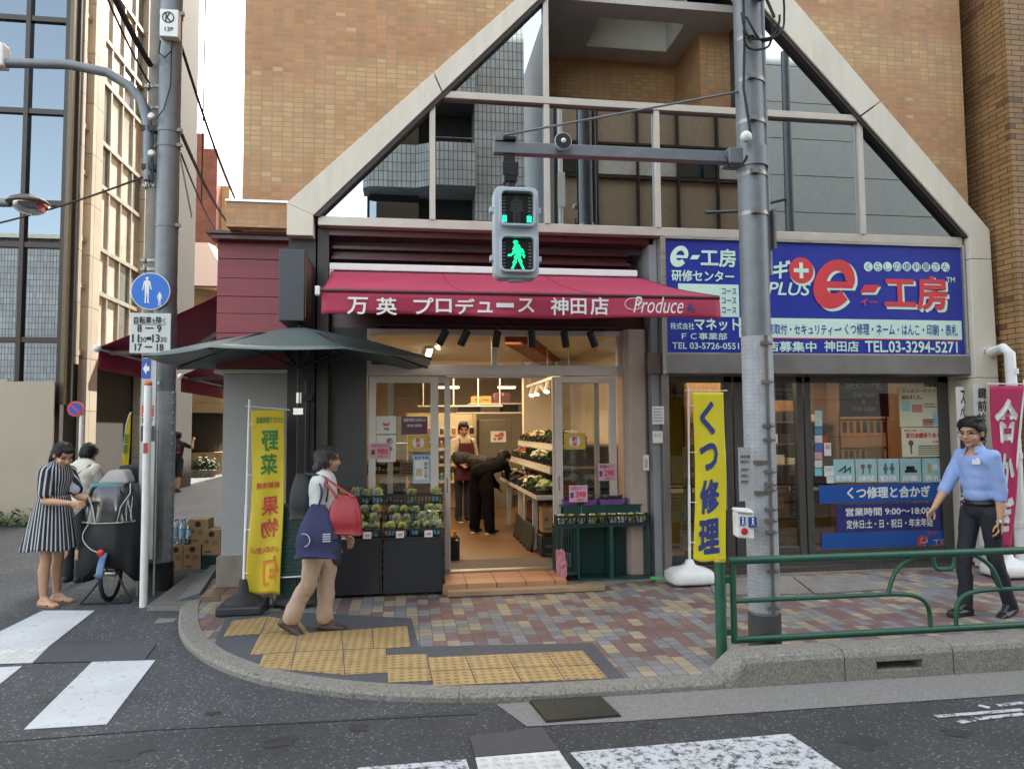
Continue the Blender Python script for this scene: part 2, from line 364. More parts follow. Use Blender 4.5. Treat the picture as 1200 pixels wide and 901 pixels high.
def worn_paint(name, col, wear=.5, under=(.05, .052, .055)):
    m, n, b = new_mat(name); L = n.links
    tc = N(n, 'TexCoord'); nz = N(n, 'TexNoise', Scale=17, Detail=10, Roughness=.85); L.new(tc.outputs['Object'], nz.inputs['Vector'])
    rp = N(n, 'ValToRGB'); e = rp.color_ramp.elements; e[0].position = wear-.03; e[1].position = wear+.03; e[0].color = c4(under); e[1].color = c4(col)
    L.new(nz.outputs[0], rp.inputs[0])
    n2 = N(n, 'TexNoise', Scale=3, Detail=6); L.new(tc.outputs['Object'], n2.inputs['Vector'])
    mr = N(n, 'MapRange'); mr.inputs[3].default_value = .75; mr.inputs[4].default_value = 1.1; L.new(n2.outputs[0], mr.inputs[0])
    mu = N(n, 'MixRGB', blend_type='MULTIPLY'); mu.inputs[0].default_value = 1; L.new(rp.outputs[0], mu.inputs[1]); L.new(mr.outputs[0], mu.inputs[2])
    L.new(mu.outputs[0], b.inputs['Base Color']); b.inputs['Roughness'].default_value = .7
    return m
def dotted(name, col, pitch, r, plane='floor', dark=(.9, .89, .87, 1), relief=.9):
    """sheet with a grid of raised studs"""
    m, n, b = new_mat(name); L = n.links
    tc = N(n, 'TexCoord'); mp = N(n, 'Mapping'); mp.inputs['Scale'].default_value = (1/pitch,)*3; L.new(tc.outputs['Object'], mp.inputs[0])
    fr = N(n, 'VectorMath', operation='FRACTION'); L.new(mp.outputs[0], fr.inputs[0])
    su = N(n, 'VectorMath', operation='SUBTRACT'); su.inputs[1].default_value = (.5, .5, .5); L.new(fr.outputs[0], su.inputs[0])
    ml = N(n, 'VectorMath', operation='MULTIPLY'); ml.inputs[1].default_value = (1, 1, 0) if plane == 'floor' else (1, 0, 1); L.new(su.outputs[0], ml.inputs[0])
    ln = N(n, 'VectorMath', operation='LENGTH'); L.new(ml.outputs[0], ln.inputs[0])
    mr = N(n, 'MapRange'); mr.inputs[1].default_value = r; mr.inputs[2].default_value = r*1.5; mr.inputs[3].default_value = 1; mr.inputs[4].default_value = 0; L.new(ln.outputs[1], mr.inputs[0])
    nz = N(n, 'TexNoise', Scale=7, Detail=8, Roughness=.7); L.new(tc.outputs['Object'], nz.inputs['Vector'])
    rp = N(n, 'ValToRGB'); e = rp.color_ramp.elements; e[0].position = .3; e[1].position = .7; e[0].color = c4([x*.72 for x in col]); e[1].color = c4([min(1, x*1.1) for x in col]); L.new(nz.outputs[0], rp.inputs[0])
    mx = N(n, 'MixRGB', blend_type='MULTIPLY'); mx.inputs[2].default_value = dark; L.new(mr.outputs[0], mx.inputs[0]); L.new(rp.outputs[0], mx.inputs[1])
    # slab joints every 0.3 m
    L.new(mx.outputs[0], b.inputs['Base Color']); b.inputs['Roughness'].default_value = .6
    bp = N(n, 'Bump', Strength=relief, Distance=.006); L.new(mr.outputs[0], bp.inputs['Height']); L.new(bp.outputs[0], b.inputs['Normal'])
    return m
M_asph = asphalt(); M_pav = pavers()
M_conc = mk('kerb_concrete', (.24, .222, .19), .85, var=.45, scale=70, bump=1.0, bscale=110, grime=.75)
M_gut = mk('gutter_concrete', (.21, .20, .185), .85, var=.3, scale=90, bump=.6, bscale=150, grime=.3)
M_white = worn_paint('road_paint', (.55, .56, .57), .40)
M_white2 = worn_paint('worn_road_paint', (.55, .56, .57), .47)
M_yel = dotted('tactile_yellow', (.43, .29, .125), .06, .20, 'floor', (.62, .58, .52, 1), 1.0)
M_dark = mk('dark_slab', (.075, .078, .085), .8, var=.2, scale=20, bump=.3)
M_matg = mk('grey_mat', (.06, .06, .066), .7, var=.15, scale=12, bump=.3)
M_wstud = dotted('white_studs', (.62, .62, .6), .06, .22)
# the orange facade tile, stack bonded
M_brick = tiles('orange_tile', (.485, .232, .096), (.56, .335, .148), (.33, .255, .185), .106, .053, 0, .11, oddcol=(.58, .37, .17), odd=.03)
M_brickd = tiles('brown_brick', (.24, .13, .055), (.34, .20, .085), (.045, .035, .028), .23, .062, .5, .09, oddcol=(.16, .085, .045), odd=.04, vscale=.6)
M_cream = mk('cream_panel', (.66, .60, .49), .45, var=.05, scale=2.5, grime=.30, stretch=(3, 3, .45))
M_steel = mk('stainless', (.55, .53, .49), .30, .85, var=.12, scale=3, stretch=(1, 1, 8))
M_steeld = mk('dull_steel', (.26, .25, .24), .38, .7, var=.15, scale=3)
M_alu = mk('aluminium', (.52, .47, .40), .40, .35, var=.06)
M_pinkal = mk('rosy_aluminium', (.62, .56, .52), .45, .2, var=.05)
M_bronze = mk('bronze_trim', (.045, .036, .032), .4, .5)
M_maroon = mk('maroon_board', (.25, .034, .048), .42, var=.22, scale=4, stretch=(1, 1, 6), grime=.3)
M_maroond = mk('dark_maroon', (.085, .012, .016), .3, var=.25, scale=5, stretch=(1, 1, 6), grime=.4)
M_black = mk('black_panel', (.022, .02, .021), .45, var=.2, scale=6)
M_greyw = mk('grey_render', (.36, .36, .36), .8, var=.07, scale=1.2, bump=.15, grime=.18)
M_greyd = mk('dark_grey_wall', (.10, .10, .105), .6, var=.08, scale=2)
M_stone = mk('base_stone', (.27, .235, .19), .7, var=.25, scale=3, grime=.5, bump=.4, bscale=50)
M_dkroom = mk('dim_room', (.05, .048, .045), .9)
M_terra = tiles('terracotta', (.42, .20, .10), (.46, .24, .13), (.16, .10, .07), .30, .30, 0, .025, plane='floor', rough=.5, bump=.5)
M_wood = mk('plank_floor', (.15, .08, .036), .45, var=.35, scale=3, stretch=(1, 14, 1))
M_panelw = mk('wood_panelling', (.17, .09, .042), .5, var=.4, scale=5, stretch=(9, 9, .7))
M_ply = mk('worn_plank', (.34, .23, .13), .7, var=.3, scale=3, stretch=(1, 16, 1), grime=.5)
M_wallw = mk('shop_wall', (.62, .56, .47), .8, var=.05)
M_ceil = mk('shop_ceiling', (.60, .55, .48), .85, var=.05)
M_soff = mk('balcony_ceiling', (.60, .57, .52), .85, var=.06, grime=.2)
M_upglass = glass('upper_glass', .52, (.14, .155, .155), power=.35, gcol=(.80, .92, 1.0))
M_glass = glass('shop_glass', .07, (.93, .93, .90), power=.12)
M_glassd = glass('dark_glass', .08, (.84, .82, .76), power=.15)
M_whitep = mk('white_paint', (.76, .75, .72), .4, var=.04, scale=8, grime=.12)
M_galv = mk('galvanised_steel', (.185, .198, .21), .5, .35, var=.13, scale=9, bump=.05, bscale=25, grime=.2)
M_blackm = mk('black_metal', (.02, .02, .022), .4, .4)
M_ink = mk('ink_black', (.02, .02, .022), .6, var=0)
M_wtxt = mk('sign_white', (.80, .80, .78), .5, var=0)

# ------------------------------------------------------------------ ground, kerbs, road markings
struct(MB().box(-220, 220, -160, 260, -.2, 0).build('road', M_asph))
kerb_px = [(226,690),(212,712),(208,734),(212,754),(236,775),(255,785),(290,798),(333,808),(400,818),(500,824),(600,823),(700,817)]
kp = [PZ(x, y) for x, y in kerb_px]
kp = [V((p.x, p.y)) for p in kp]
kp[0] = V((-2.13, .35)); kp = [V((-2.15, .95))]+kp+[V((1.55, -3.045)), V((2.03, -3.045))]
def smooth2(pts, it=2):
    for _ in range(it):
        q = [pts[0]]
        for a, b in zip(pts, pts[1:]): q += [a*.75+b*.25, a*.25+b*.75]
        pts = q+[pts[-1]]
    return pts
kp = smooth2(kp)
def offset2(pts, d):
    out = []
    for i, p in enumerate(pts):
        t = (pts[min(i+1, len(pts)-1)]-pts[max(i-1, 0)]).normalized(); out.append(p+V((-t.y, t.x))*d)
    return out
kin = offset2(kp, .155)
mb = MB()
# low kerb round the corner, in stones with narrow joints
acc = 0; start = 0
for i in range(len(kp)-1):
    acc += (kp[i+1]-kp[i]).length
    if acc > .56 or i == len(kp)-2:
        a = list(range(start, i+2)); o_ = [kp[k] for k in a]; n_ = [kin[k] for k in a]
        g = .004
        o_[0] = o_[0]+(o_[1]-o_[0]).normalized()*g; n_[0] = n_[0]+(o_[1]-o_[0]).normalized()*g
        vs = []
        for p, q in zip(o_, n_):
            c = p.lerp(q, .12)
            vs += [(p.x, p.y, -.05), (p.x, p.y, .032), (c.x, c.y, .055), (q.x, q.y, .055), (q.x, q.y, -.05)]
        fs = []
        for k in range(len(a)-1):
            for e in range(4): fs.append((k*5+e, (k+1)*5+e, (k+1)*5+e+1, k*5+e+1))
        mb.add(vs, fs); L_ = len(a)-1
        mb.add(vs[:5], [(0, 1, 2, 3, 4)]); mb.add(vs[-5:], [(4, 3, 2, 1, 0)])
        start = i+1; acc = 0
struct(mb.build('kerb', M_conc))
# raised kerb stones with drain slots
def kerb_stone(x0, x1, slot, end=False):
    mb = MB(); y0, y1 = -3.045, -2.82; c = .045
    prof = [(y0, -.05), (y0, .155), (y0+c*.35, .185), (y0+c, .20), (y1, .20), (y1, -.05)]
    if slot:
        a, b = (x0+x1)/2-.17, (x0+x1)/2+.17
        for u, v_ in ((x0, a), (b, x1)):
            mb.prism([(u, y, z) for y, z in prof], (v_-u, 0, 0))
        mb.prism([(a, y, z) for y, z in [(y0, .115), (y0, .155), (y0+c*.35, .185), (y0+c, .20), (y1, .20), (y1, .115)]], (b-a, 0, 0))
        mb.box(a, b, y0, y1, -.05, .062); mb.box(a, b, y1-.06, y1, .062, .115)
    elif end:
        e = x0+.16
        lo = [(y0+.0, -.05), (y0+.02, .04), (y0+.05, .06), (y0+.08, .07), (y1, .07), (y1, -.05)]
        n = len(prof); vs = [(x0, y, z) for y, z in lo]+[(e, y, z) for y, z in prof]
        mb.add(vs, [(i, (i+1) % n, n+(i+1) % n, n+i) for i in range(n)]+[tuple(range(n))[::-1]])
        mb.prism([(e, y, z) for y, z in prof], (x1-e, 0, 0))
    else: mb.prism([(x0, y, z) for y, z in prof], (x1-x0, 0, 0))
    return mb
xs = 2.03; first = True; k = 0
allk = MB()
while xs < 26:
    L_ = .86 if first else (.80 if k % 2 else .84)
    q = kerb_stone(xs, xs+L_-.006, (k % 2 == 1), first); allk.add(q.v, q.f)
    xs += L_; first = False; k += 1
struct(allk.build('raised_kerb', M_conc, bevel=.006))
# pavement of the corner and along the shops
side = [(p.x, p.y) for p in offset2(kp, .15)]
poly = side[3:]+[(2.03, -2.825), (26, -2.825), (26, .6), (-2.0, .6)]
from mathutils.geometry import tessellate_polygon
pv = [V((x, y, .048)) for k, (x, y) in enumerate(poly) if k == 0 or math.hypot(x-poly[k-1][0], y-poly[k-1][1]) > .01]
tri = tessellate_polygon([pv]); pm = MB()
for t in tri:
    t = list(t); a, b_, c = (pv[i] for i in t)
    if (b_-a).cross(c-a).z < 0: t = t[::-1]
    pm.add([pv[i] for i in t], [(0, 1, 2)])
for a, b_ in zip(pv, pv[1:]+pv[:1]): pm.add([a, b_, b_-V((0,0,.1)), a-V((0,0,.1))], [(0, 1, 2, 3)])
struct(pm.build('pavement', M_pav))
def flat(name, pts, mat, z, kind=True, lift=.0):
    o = MB().prism([(p[0], p[1], z) for p in pts], (0, 0, -.003)).build(name, mat); return struct(o)
def pxf(name, px, mat, z): return flat(name, [PZ(x, y, z) for x, y in px], mat, z)
pxf('slab_border', [(252,752),(266,721),(330,716),(482,724),(491,757),(694,753),(737,799),(560,811),(458,810),(300,790),(276,772)], M_dark, .053)
pxf('tactile_paving', [(262,745),(272,727),(314,722),(352,728),(362,741),(477,733),(481,757),(452,759),(454,787),(404,790),(303,781),(309,766),(293,767),(305,742)], M_yel, .058)
pxf('tactile_paving', [(453,767),(500,766),(502,770),(683,762),(712,794),(508,803),(507,797),(455,799)], M_yel, .058)
# joints between the tactile slabs
mb = MB()
for a, b in [((314,722),(305,742)),((305,742),(348,738)),((350,741),(341,784)),((400,738),(402,762)),((402,762),(404,790)),((309,766),(352,763)),((352,763),(452,759)),((436,736),(438,759)),
             ((500,768),(507,799)),((545,768),(558,800)),((593,766),(611,798)),((640,764),(662,796)),((453,783),(504,782)),((505,786),(702,778))]:
    p, q = PZ(a[0], a[1], .0582), PZ(b[0], b[1], .0582); mb.beam(p, q, .006, .003)
struct(mb.build('slab_joint', M_dark))
# concrete gutter
gl = [(.55, -3.06), (2.03, -3.05), (30, -3.05), (30, -3.44), (1.22, -3.44), (.68, -3.42)]
flat('gutter', gl, M_gut, .006)
# markings
pxf('crosswalk_marking', [(668,881),(925,859),(990,903),(1010,930),(720,960),(690,905)], M_white2, .006)
pxf('crosswalk_marking', [(420,899),(546,889),(560,930),(380,940)], M_white2, .006)
pxf('crossing_guide', [(557,887),(655,879),(690,930),(570,940)], M_wstud, .007)
pxf('crossing_mat', [(550,862),(635,851),(655,878),(557,886)], M_matg, .008)
pxf('crosswalk_marking', [(50,715),(111,715),(57,757),(-40,759)], M_white, .006)
pxf('crossing_guide', [(-60,760),(57,757),(38,776),(-90,780)], M_wstud, .007)
pxf('crosswalk_marking', [(-80,800),(-30,783),(26,780),(-14,812)], M_white, .006)
pxf('crosswalk_marking', [(108,775),(182,773),(125,848),(28,854)], M_white, .006)
pxf('crossing_mat', [(58,756),(184,753),(169,773),(38,776)], M_matg, .008)
mb = MB()
for a, b in [((1097,839),(1200,831)),((1124,846),(1142,843)),((1145,842),(1200,836)),((1147,826),(1160,829)),((1169,826),(1200,823))]:
    p, q = PZ(a[0], a[1], .005), PZ(b[0], b[1], .005); mb.beam(p, q, .035, .003)
struct(mb.build('road_marking', M_white2))
# seams of old road repairs, oil spots
mb = MB()
for pts in (((-40,872),(180,855),(380,845),(560,836)),):
    q = [PZ(x, y, .003) for x, y in pts]
    for a, b in zip(q, q[1:]): mb.beam(a, b, .009, .003)
struct(mb.build('road_seam', mk('bitumen', (.026, .026, .027), .6)))
mb = MB(); rs_ = random.Random(21)
for px, py, r in ((330,868,.10),(250,835,.05),(420,852,.07),(150,880,.12),(880,835,.06),(1010,868,.13),(760,850,.05),(60,820,.06),(1120,858,.08),(480,838,.04)):
    c = PZ(px, py, .0022); mb.face([(c.x+r*rs_.uniform(.55,1.2)*math.cos(t*.42), c.y+r*rs_.uniform(.5,1.1)*math.sin(t*.42), .0022) for t in range(15)])
struct(mb.build('road_stain', mk('oil_stain', (.034, .034, .035), .55, var=.3, scale=20)))
# path strip by the corner pillar
M_slab = tiles('entrance_slab', (.20, .13, .09), (.24, .16, .11), (.07, .055, .045), .30, .30, 0, .03, plane='floor', rough=.6)
struct(MB().box(-1.99, -1.21, -.08, .6, .0, .085).build('entrance_step', [M_slab]))
struct(MB().box(-2.0, 6.9, .0, .7, .0, .075).build('shop_step', M_stone))
# ------------------------------------------------------------------ the corner building
BH = 34.0
bld = root('corner_building', (2.5, .0, 0), 'tall orange tiled building with a pale gable frame over two street shops', 'building')
# tiled walls (front pieces stop at the gable's outer edge)
mb = MB()
mb.prism([(-1.66,0,3.72),(-1.2,0,3.72),(-1.2,0,3.99),(1.25,0,6.39),(2.99,0,8.10),(2.99,0,BH),(-1.66,0,BH)], (0,.3,0))
mb.prism([(6.60,0,4.15),(6.60,0,BH),(2.99,0,BH),(2.99,0,8.10),(4.33,0,6.63)], (0,.3,0))
mb.box(-1.66,-1.36,.3,19,3.72,BH); mb.box(6.30,6.60,.3,19,3.64,BH); mb.box(-1.36,6.3,18.7,19,0,BH)
mb.build('brick_wall', M_brick, bld)
MB().box(-1.79,-1.203,-.10,-.002,3.735,3.99).box(-1.79,-1.662,-.002,.4,3.735,3.99).build('tiled_ledge', M_brick, bld)
MB().box(-1.80,-1.19,-.115,.41,3.99,4.012).build('coping', M_steel, bld)
MB().box(-1.7,6.64,-.04,19.04,BH,BH+.2).build('roof', M_cream, bld)
# pale gable frame
def lin(x0, z0, x1, z1): return lambda x: z0+(z1-z0)*(x-x0)/(x1-x0)
IL = lin(-.94, 3.87, 2.768, 7.745); IR = lin(6.49, 3.88, 2.768, 7.745)
gf = MB()
def seg(poly): gf.prism([(x, -.12, z) for x, z in poly], (0, .32, 0))
def ptL(t): # outer and inner points at fraction t along the left leg
    return (-1.2+(2.99+1.2)*t, 3.99+(8.1-3.99)*t), (-.94+(2.768+.94)*t, 3.87+(7.745-3.87)*t)
def ptR(t): return (6.76+(2.99-6.76)*t, 3.97+(8.1-3.97)*t), (6.49+(2.768-6.49)*t, 3.88+(7.745-3.88)*t)
seg([(-1.2, 3.66), (-.94, 3.66), (-.94, 3.87), (-1.2, 3.99)])
for f in (ptL, ptR):
    for a, b in ((0, .352), (.355, .70), (.703, 1)):
        (o1, i1), (o2, i2) = f(a), f(b); seg([i1, i2, o2, o1] if f is ptL else [o1, o2, i2, i1])
seg([(6.49, 3.62), (6.765, 3.62), (6.76, 3.97), (6.49, 3.88)])
seg([(6.49, 2.235), (6.785, 2.235), (6.765, 3.615), (6.49, 3.615)])
seg([(6.49, .075), (6.80, .075), (6.785, 2.23), (6.49, 2.23)])
gf.build('gable_frame', M_cream, bld, bevel=.006)
MB().box(6.50,6.78,.202,.6,.07,3.63).build('frame_return', M_cream, bld)
# dark trim inside the frame
tr = MB()
for f, g in ((IL, (-.94, 2.768)), (IR, (6.49, 2.768))):
    s_ = 1 if f is IL else -1
    a = (g[0], f(g[0])); b = (g[1], f(g[1])); d = .045
    tr.prism([(a[0], -.10, a[1]), (b[0], -.10, b[1]), (b[0], -.10, b[1]-d*1.4), (a[0]+s_*d*1.35, -.10, a[1])], (0, .10, 0))
tr.build('gable_trim', M_bronze, bld)
# glazing
win = MB()
for x in (.27, 1.5, 2.74, 3.97, 5.19):
    top = min(IL(x), IR(x))-.03
    if x == 2.74: top = 5.2
    win.box(x-.030, x+.030, -.075, .03, 3.88, top)
frame = win.build('gable_window', M_alu, bld, bevel=.004)
trs = MB().box(.37, 5.15, -.085, .04, 5.195, 5.27); trs.build('transom', M_alu, frame, bevel=.004)
MB().box(-.90, 6.45, -.06, .13, 3.79, 3.885).build('sill', M_alu, frame, bevel=.004)
def clip(poly, f):
    out = []
    for (a, b) in zip(poly, poly[1:]+poly[:1]):
        da, db = f(a[0])-a[1], f(b[0])-b[1]
        if da >= 0: out.append(a)
        if da*db < 0: t = da/(da-db); out.append((a[0]+(b[0]-a[0])*t, a[1]+(b[1]-a[1])*t))
    return out
for x0, x1, z0, z1 in [(-.94,.235,3.885,5.19),(.305,1.465,3.885,5.19),(1.535,2.705,3.885,5.19),(2.775,3.935,3.885,5.19),(4.005,5.155,3.885,5.19),(5.225,6.49,3.885,5.19),(.30,1.465,5.275,7),(4.005,5.155,5.275,7)]:
    q = [(x0, z0), (x1, z0), (x1, z1), (x0, z1)]
    for f in (IL, IR): q = clip(q, lambda x, f=f: f(x)-.05)
    if len(q) > 2: MB().prism([(x, -.025, z) for x, z in q], (0, .008, 0)).build('pane', M_upglass, frame)
# rooms behind the glazing and the recessed balcony
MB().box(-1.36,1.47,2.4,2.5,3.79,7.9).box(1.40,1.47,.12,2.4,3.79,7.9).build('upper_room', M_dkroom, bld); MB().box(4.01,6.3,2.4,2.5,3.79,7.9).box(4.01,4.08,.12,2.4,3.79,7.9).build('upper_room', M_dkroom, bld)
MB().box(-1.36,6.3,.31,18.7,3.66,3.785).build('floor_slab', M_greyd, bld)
MB().box(1.47,4.01,1.62,1.9,6.05,6.72).box(3.62,4.01,.75,1.62,3.8,6.72).build('balcony_brick', M_brick, bld)
cl = MB(); zc = 6.62
for a in [(1.47,4.01,.31,.62),(1.47,2.30,.62,1.62),(3.38,4.01,.62,.75),(3.38,3.62,.75,1.62),(2.30,3.38,1.28,1.62)]: cl.box(a[0],a[1],a[2],a[3],zc,zc+.09)
cl.box(2.30,3.38,.55,1.3,7.15,7.2).box(2.28,2.30,.6,1.3,zc+.09,7.2).box(3.38,3.40,.6,1.3,zc+.09,7.2).box(2.3,3.38,1.28,1.30,zc+.09,7.15)
cl.build('balcony_ceiling', M_soff, bld)
dr = MB().box(1.47,3.62,1.70,1.75,3.8,6.05)
bd = dr.build('balcony_door', mk('door_grey', (.40, .39, .36), .5, var=.05), bld)
for x0, x1, m in ((1.50,1.74,0),(1.98,2.24,0),(2.55,2.80,1),(3.05,3.32,1)):
    MB().box(x0,x1,1.685,1.70,5.25,5.80).build('pane', mk('pane_pale', (.42,.44,.40), .15) if m == 0 else mk('pane_dark', (.015,.015,.016), .1), bd)
mb = MB().tube([(1.47,1.64,6.03),(3.6,1.64,6.03)], .014)
for x in (1.72, 2.0, 2.42, 2.58, 3.1, 3.56): mb.box(x-.03,x+.03,1.60,1.68,5.97,6.05)
mb.build('door_rail', M_blackm, bd)
# corner column, siding box and the pillar under it
MB().prism([(-1.2,.02,.075),(-.93,.02,.075),(-.93,.02,3.655),(-1.2,.02,3.655)], (0,.5,0)).build('corner_column', M_black, bld)
mb = MB().cyl((-1.0,.0,.95),(-1.0,.0,2.2),.022,n=10)
for z in (2.02, 1.02): mb.box(-1.06,-.94,-.06,.02,z-.03,z+.03)
mb.build('drainpipe', M_blackm, bld)
MB().box(-.915,-.80,.05,.6,.075,3.78).build('column_cladding', M_bronze, bld)
sd_ = MB(); z = 2.33
for k in range(7):
    h = .192+.012*((k*37) % 3-1)
    z2 = min(3.70, z+h)
    sd_.box(-1.95, -1.21, .235+.004*(k % 2), .40, z+.004, z2); sd_.box(-1.955+.003*(k % 2), -1.93, .40, 7.5, z+.004, z2); z = z2
sd_.build('siding', M_maroon, bld, bevel=.003)
MB().box(-2.03,-1.2,.05,7.6,3.705,3.735).box(-1.99,-1.2,.09,.23,3.66,3.705).build('siding_cap', M_maroond, bld)
MB().box(-1.90,-1.21,.42,7.4,.4,2.32).build('pillar_wall', M_greyw, bld)
MB().box(-1.97,-1.205,.24,.7,2.285,2.325).build('pillar_cap', M_cream, bld)
MB().box(-1.89,-1.21,.32,.42,.4,2.28).build('pillar_face', M_greyw, bld)
MB().box(-1.93,-1.205,.29,7.4,.085,.397).build('pillar_base', M_stone, bld, bevel=.01)
# ---- greengrocer's front
MB().box(-.80,2.72,.06,.40,3.72,3.785).build('soffit', M_maroond, bld)
mb = MB()
mb.box(-.80,2.50,.33,.42,3.40,3.72)
for z0, z1, y in ((3.62,3.66,.24),(3.50,3.535,.20),(3.40,3.44,.14)): mb.box(-.80,2.50,y,.33,z0,z1)
mb.build('fascia_board', M_maroond, bld, bevel=.004)
MB().box(-.80,2.72,.30,.45,2.78,3.40).build('fascia_lower', M_maroond, bld)
MB().box(-.80,-.42,.30,.44,.075,2.78).build('side_panel', M_greyd, bld)
mb = MB()
mb.box(-.42,2.40,.29,.37,2.715,2.775); mb.box(-.42,2.40,.29,.40,2.275,2.385)
mb.box(-.42,-.375,.29,.37,2.385,2.715); mb.box(2.355,2.40,.29,.37,2.385,2.715); mb.box(.93,.99,.295,.365,2.385,2.715)
tf = mb.build('transom_window', M_pinkal, bld, bevel=.003)
for a, b in ((-.375,.93),(.99,2.355)): MB().box(a,b,.33,.336,2.385,2.715).build('pane', M_glass, tf)
def leaf(x0, x1, y, parts, name='sliding_door'):
    """one glazed door leaf: stiles, rails, then a pane"""
    z0, z1 = .17, 2.262; s1, s2 = parts
    m = MB().box(x0,x0+s1,y,y+.045,z0,z1).box(x1-s2,x1,y,y+.045,z0,z1).box(x0+s1,x1-s2,y,y+.045,z1-.07,z1).box(x0+s1,x1-s2,y,y+.045,z0,z0+.14)
    f = m.build(name, M_pinkal, bld, bevel=.003)
    MB().box(x0+s1,x1-s2,y+.02,y+.026,z0+.14,z1-.07).build('pane', M_glass, f); return f
lf = leaf(-.40, .345, .30, (.075, .085))
lf2 = leaf(-.20, .475, .352, (.06, .062))
MB().box(.435,.447,.345,.352,1.0,1.16).build('handle', M_steeld, lf2)
rf = leaf(1.64, 2.335, .30, (.075, .085))
MB().box(1.665,1.677,.292,.30,1.0,1.16).build('handle', M_steeld, rf)
rf2 = leaf(1.615, 2.15, .352, (.05, .055))
MB().box(.43,1.52,.30,.40,2.25,2.274).build('door_head', M_steel, bld); MB().box(-.42,2.40,.295,.40,.15,.168).build('door_track', M_steel, bld)
mb = MB()
mb.prism([(2.40,.20,.075),(2.44,.14,.075),(2.62,.14,.075),(2.665,.20,.075),(2.665,.5,.075),(2.40,.5,.075)], (0,0,2.705))
mb.build('pink_pillar', mk('pink_render', (.46,.36,.31), .7, var=.06, grime=.15), bld, bevel=.012)
MB().box(2.67,2.755,.06,.5,.075,3.78).build('grey_post', mk('post_grey', (.30,.31,.33), .5, var=.06), bld)
MB().box(2.757,2.835,-.02,.30,.075,2.27).build('steel_post', M_steeld, bld, bevel=.004)
MB().box(2.76,2.80,-.06,.3,2.27,3.785).build('sign_post', M_steel, bld)
MB().box(2.60,2.756,-.03,.055,2.272,2.50).build('cable_box', mk('rust_box', (.10,.065,.045), .6), bld)
# threshold: worn plank, tiles, doorway
MB().box(.36,1.62,-.26,.295,.02,.148).build('tiled_step', M_terra, bld)
MB().box(.40,1.98,-.40,-.262,.055,.105).build('step_plank', M_ply, bld, bevel=.006)
# shop room
MB().box(-1.15,2.75,.42,9.0,.10,.152).build('shop_floor', M_wood, bld)
MB().box(-.42,2.40,.42,1.02,.1525,.158).build('door_mat', mk('door_mat', (.13,.12,.115), .9, bump=.6), bld)
MB().box(-1.15,2.75,.46,9.0,2.86,2.95).build('shop_ceiling', M_ceil, bld)
mb = MB().box(-1.2,-1.15,.46,9.0,.152,2.86).box(2.75,2.80,.46,11.6,.152,3.6).box(-1.15,2.75,9.0,9.05,.152,2.86)
mb.build('shop_wall', M_wallw, bld)
MB().box(1.95,2.748,4.4,4.6,.152,2.86).build('shop_pier', M_wallw, bld)
MB().prism([(1.2,1.2,2.72),(1.5,1.2,2.72),(2.6,4.5,2.72),(2.3,4.5,2.72)], (0,0,.138)).build('ceiling_beam', mk('red_beam', (.22,.06,.03), .6), bld)
# ---- locksmith's front
MB().box(2.80,6.49,-.06,.34,2.275,2.495).build('header_panel', M_steeld, bld, bevel=.006)
MB().box(2.84,6.49,.0,.32,3.75,3.785).build('sign_head', M_steel, bld)
M_frame = mk('dark_alu', (.12,.115,.11), .4, .6, var=.1)
mb = MB()
for x0, x1 in ((2.84,2.93),(3.62,3.72),(3.74,3.86),(4.52,4.60),(4.62,4.70),(6.36,6.49)): mb.box(x0,x1,.32,.40,.14,2.27)
mb.box(2.84,6.49,.32,.40,2.20,2.272); mb.box(3.86,4.52,.33,.39,.14,.30); mb.box(4.70,6.36,.33,.39,.14,.26); mb.box(2.93,3.62,.33,.39,.14,.24)
sf = mb.build('shop_window', M_frame, bld, bevel=.004)
for x0, x1, z0 in ((2.93,3.62,.24),(3.86,4.52,.30),(4.70,6.36,.26)):
    MB().box(x0,x1,.36,.366,z0,2.20).build('pane', M_glassd, sf)
MB().cyl((3.60,.28,.75),(3.60,.28,1.42),.013).box(3.59,3.61,.28,.33,.80,.82).box(3.59,3.61,.28,.33,1.36,1.38).build('door_handle', M_steel, sf)
MB().box(2.84,6.49,.20,.41,.075,.138).build('locksmith_step', mk('step_tile', (.06,.052,.048), .5, var=.3), bld)
lk = tiles('riser_tile', (.045,.04,.036), (.06,.05,.045), (.12,.11,.10), .075, .05, 0, .08)
MB().box(2.9,6.85,.02,.198,.049,.118).build('step_riser', lk, bld)
MB().box(2.82,6.30,.42,5.2,.10,.14).build('locksmith_floor', mk('lino', (.10,.075,.05), .4), bld)
MB().box(2.82,6.30,.42,5.2,2.45,2.55).build('locksmith_ceiling', M_ceil, bld)
MB().box(6.25,6.299,.42,5.2,.14,2.45).box(2.82,6.25,5.2,5.25,.14,2.45).build('locksmith_wall', M_panelw, bld)
MB().box(4.05,6.25,2.5,2.6,.14,2.45).build('locksmith_partition', M_panelw, bld)
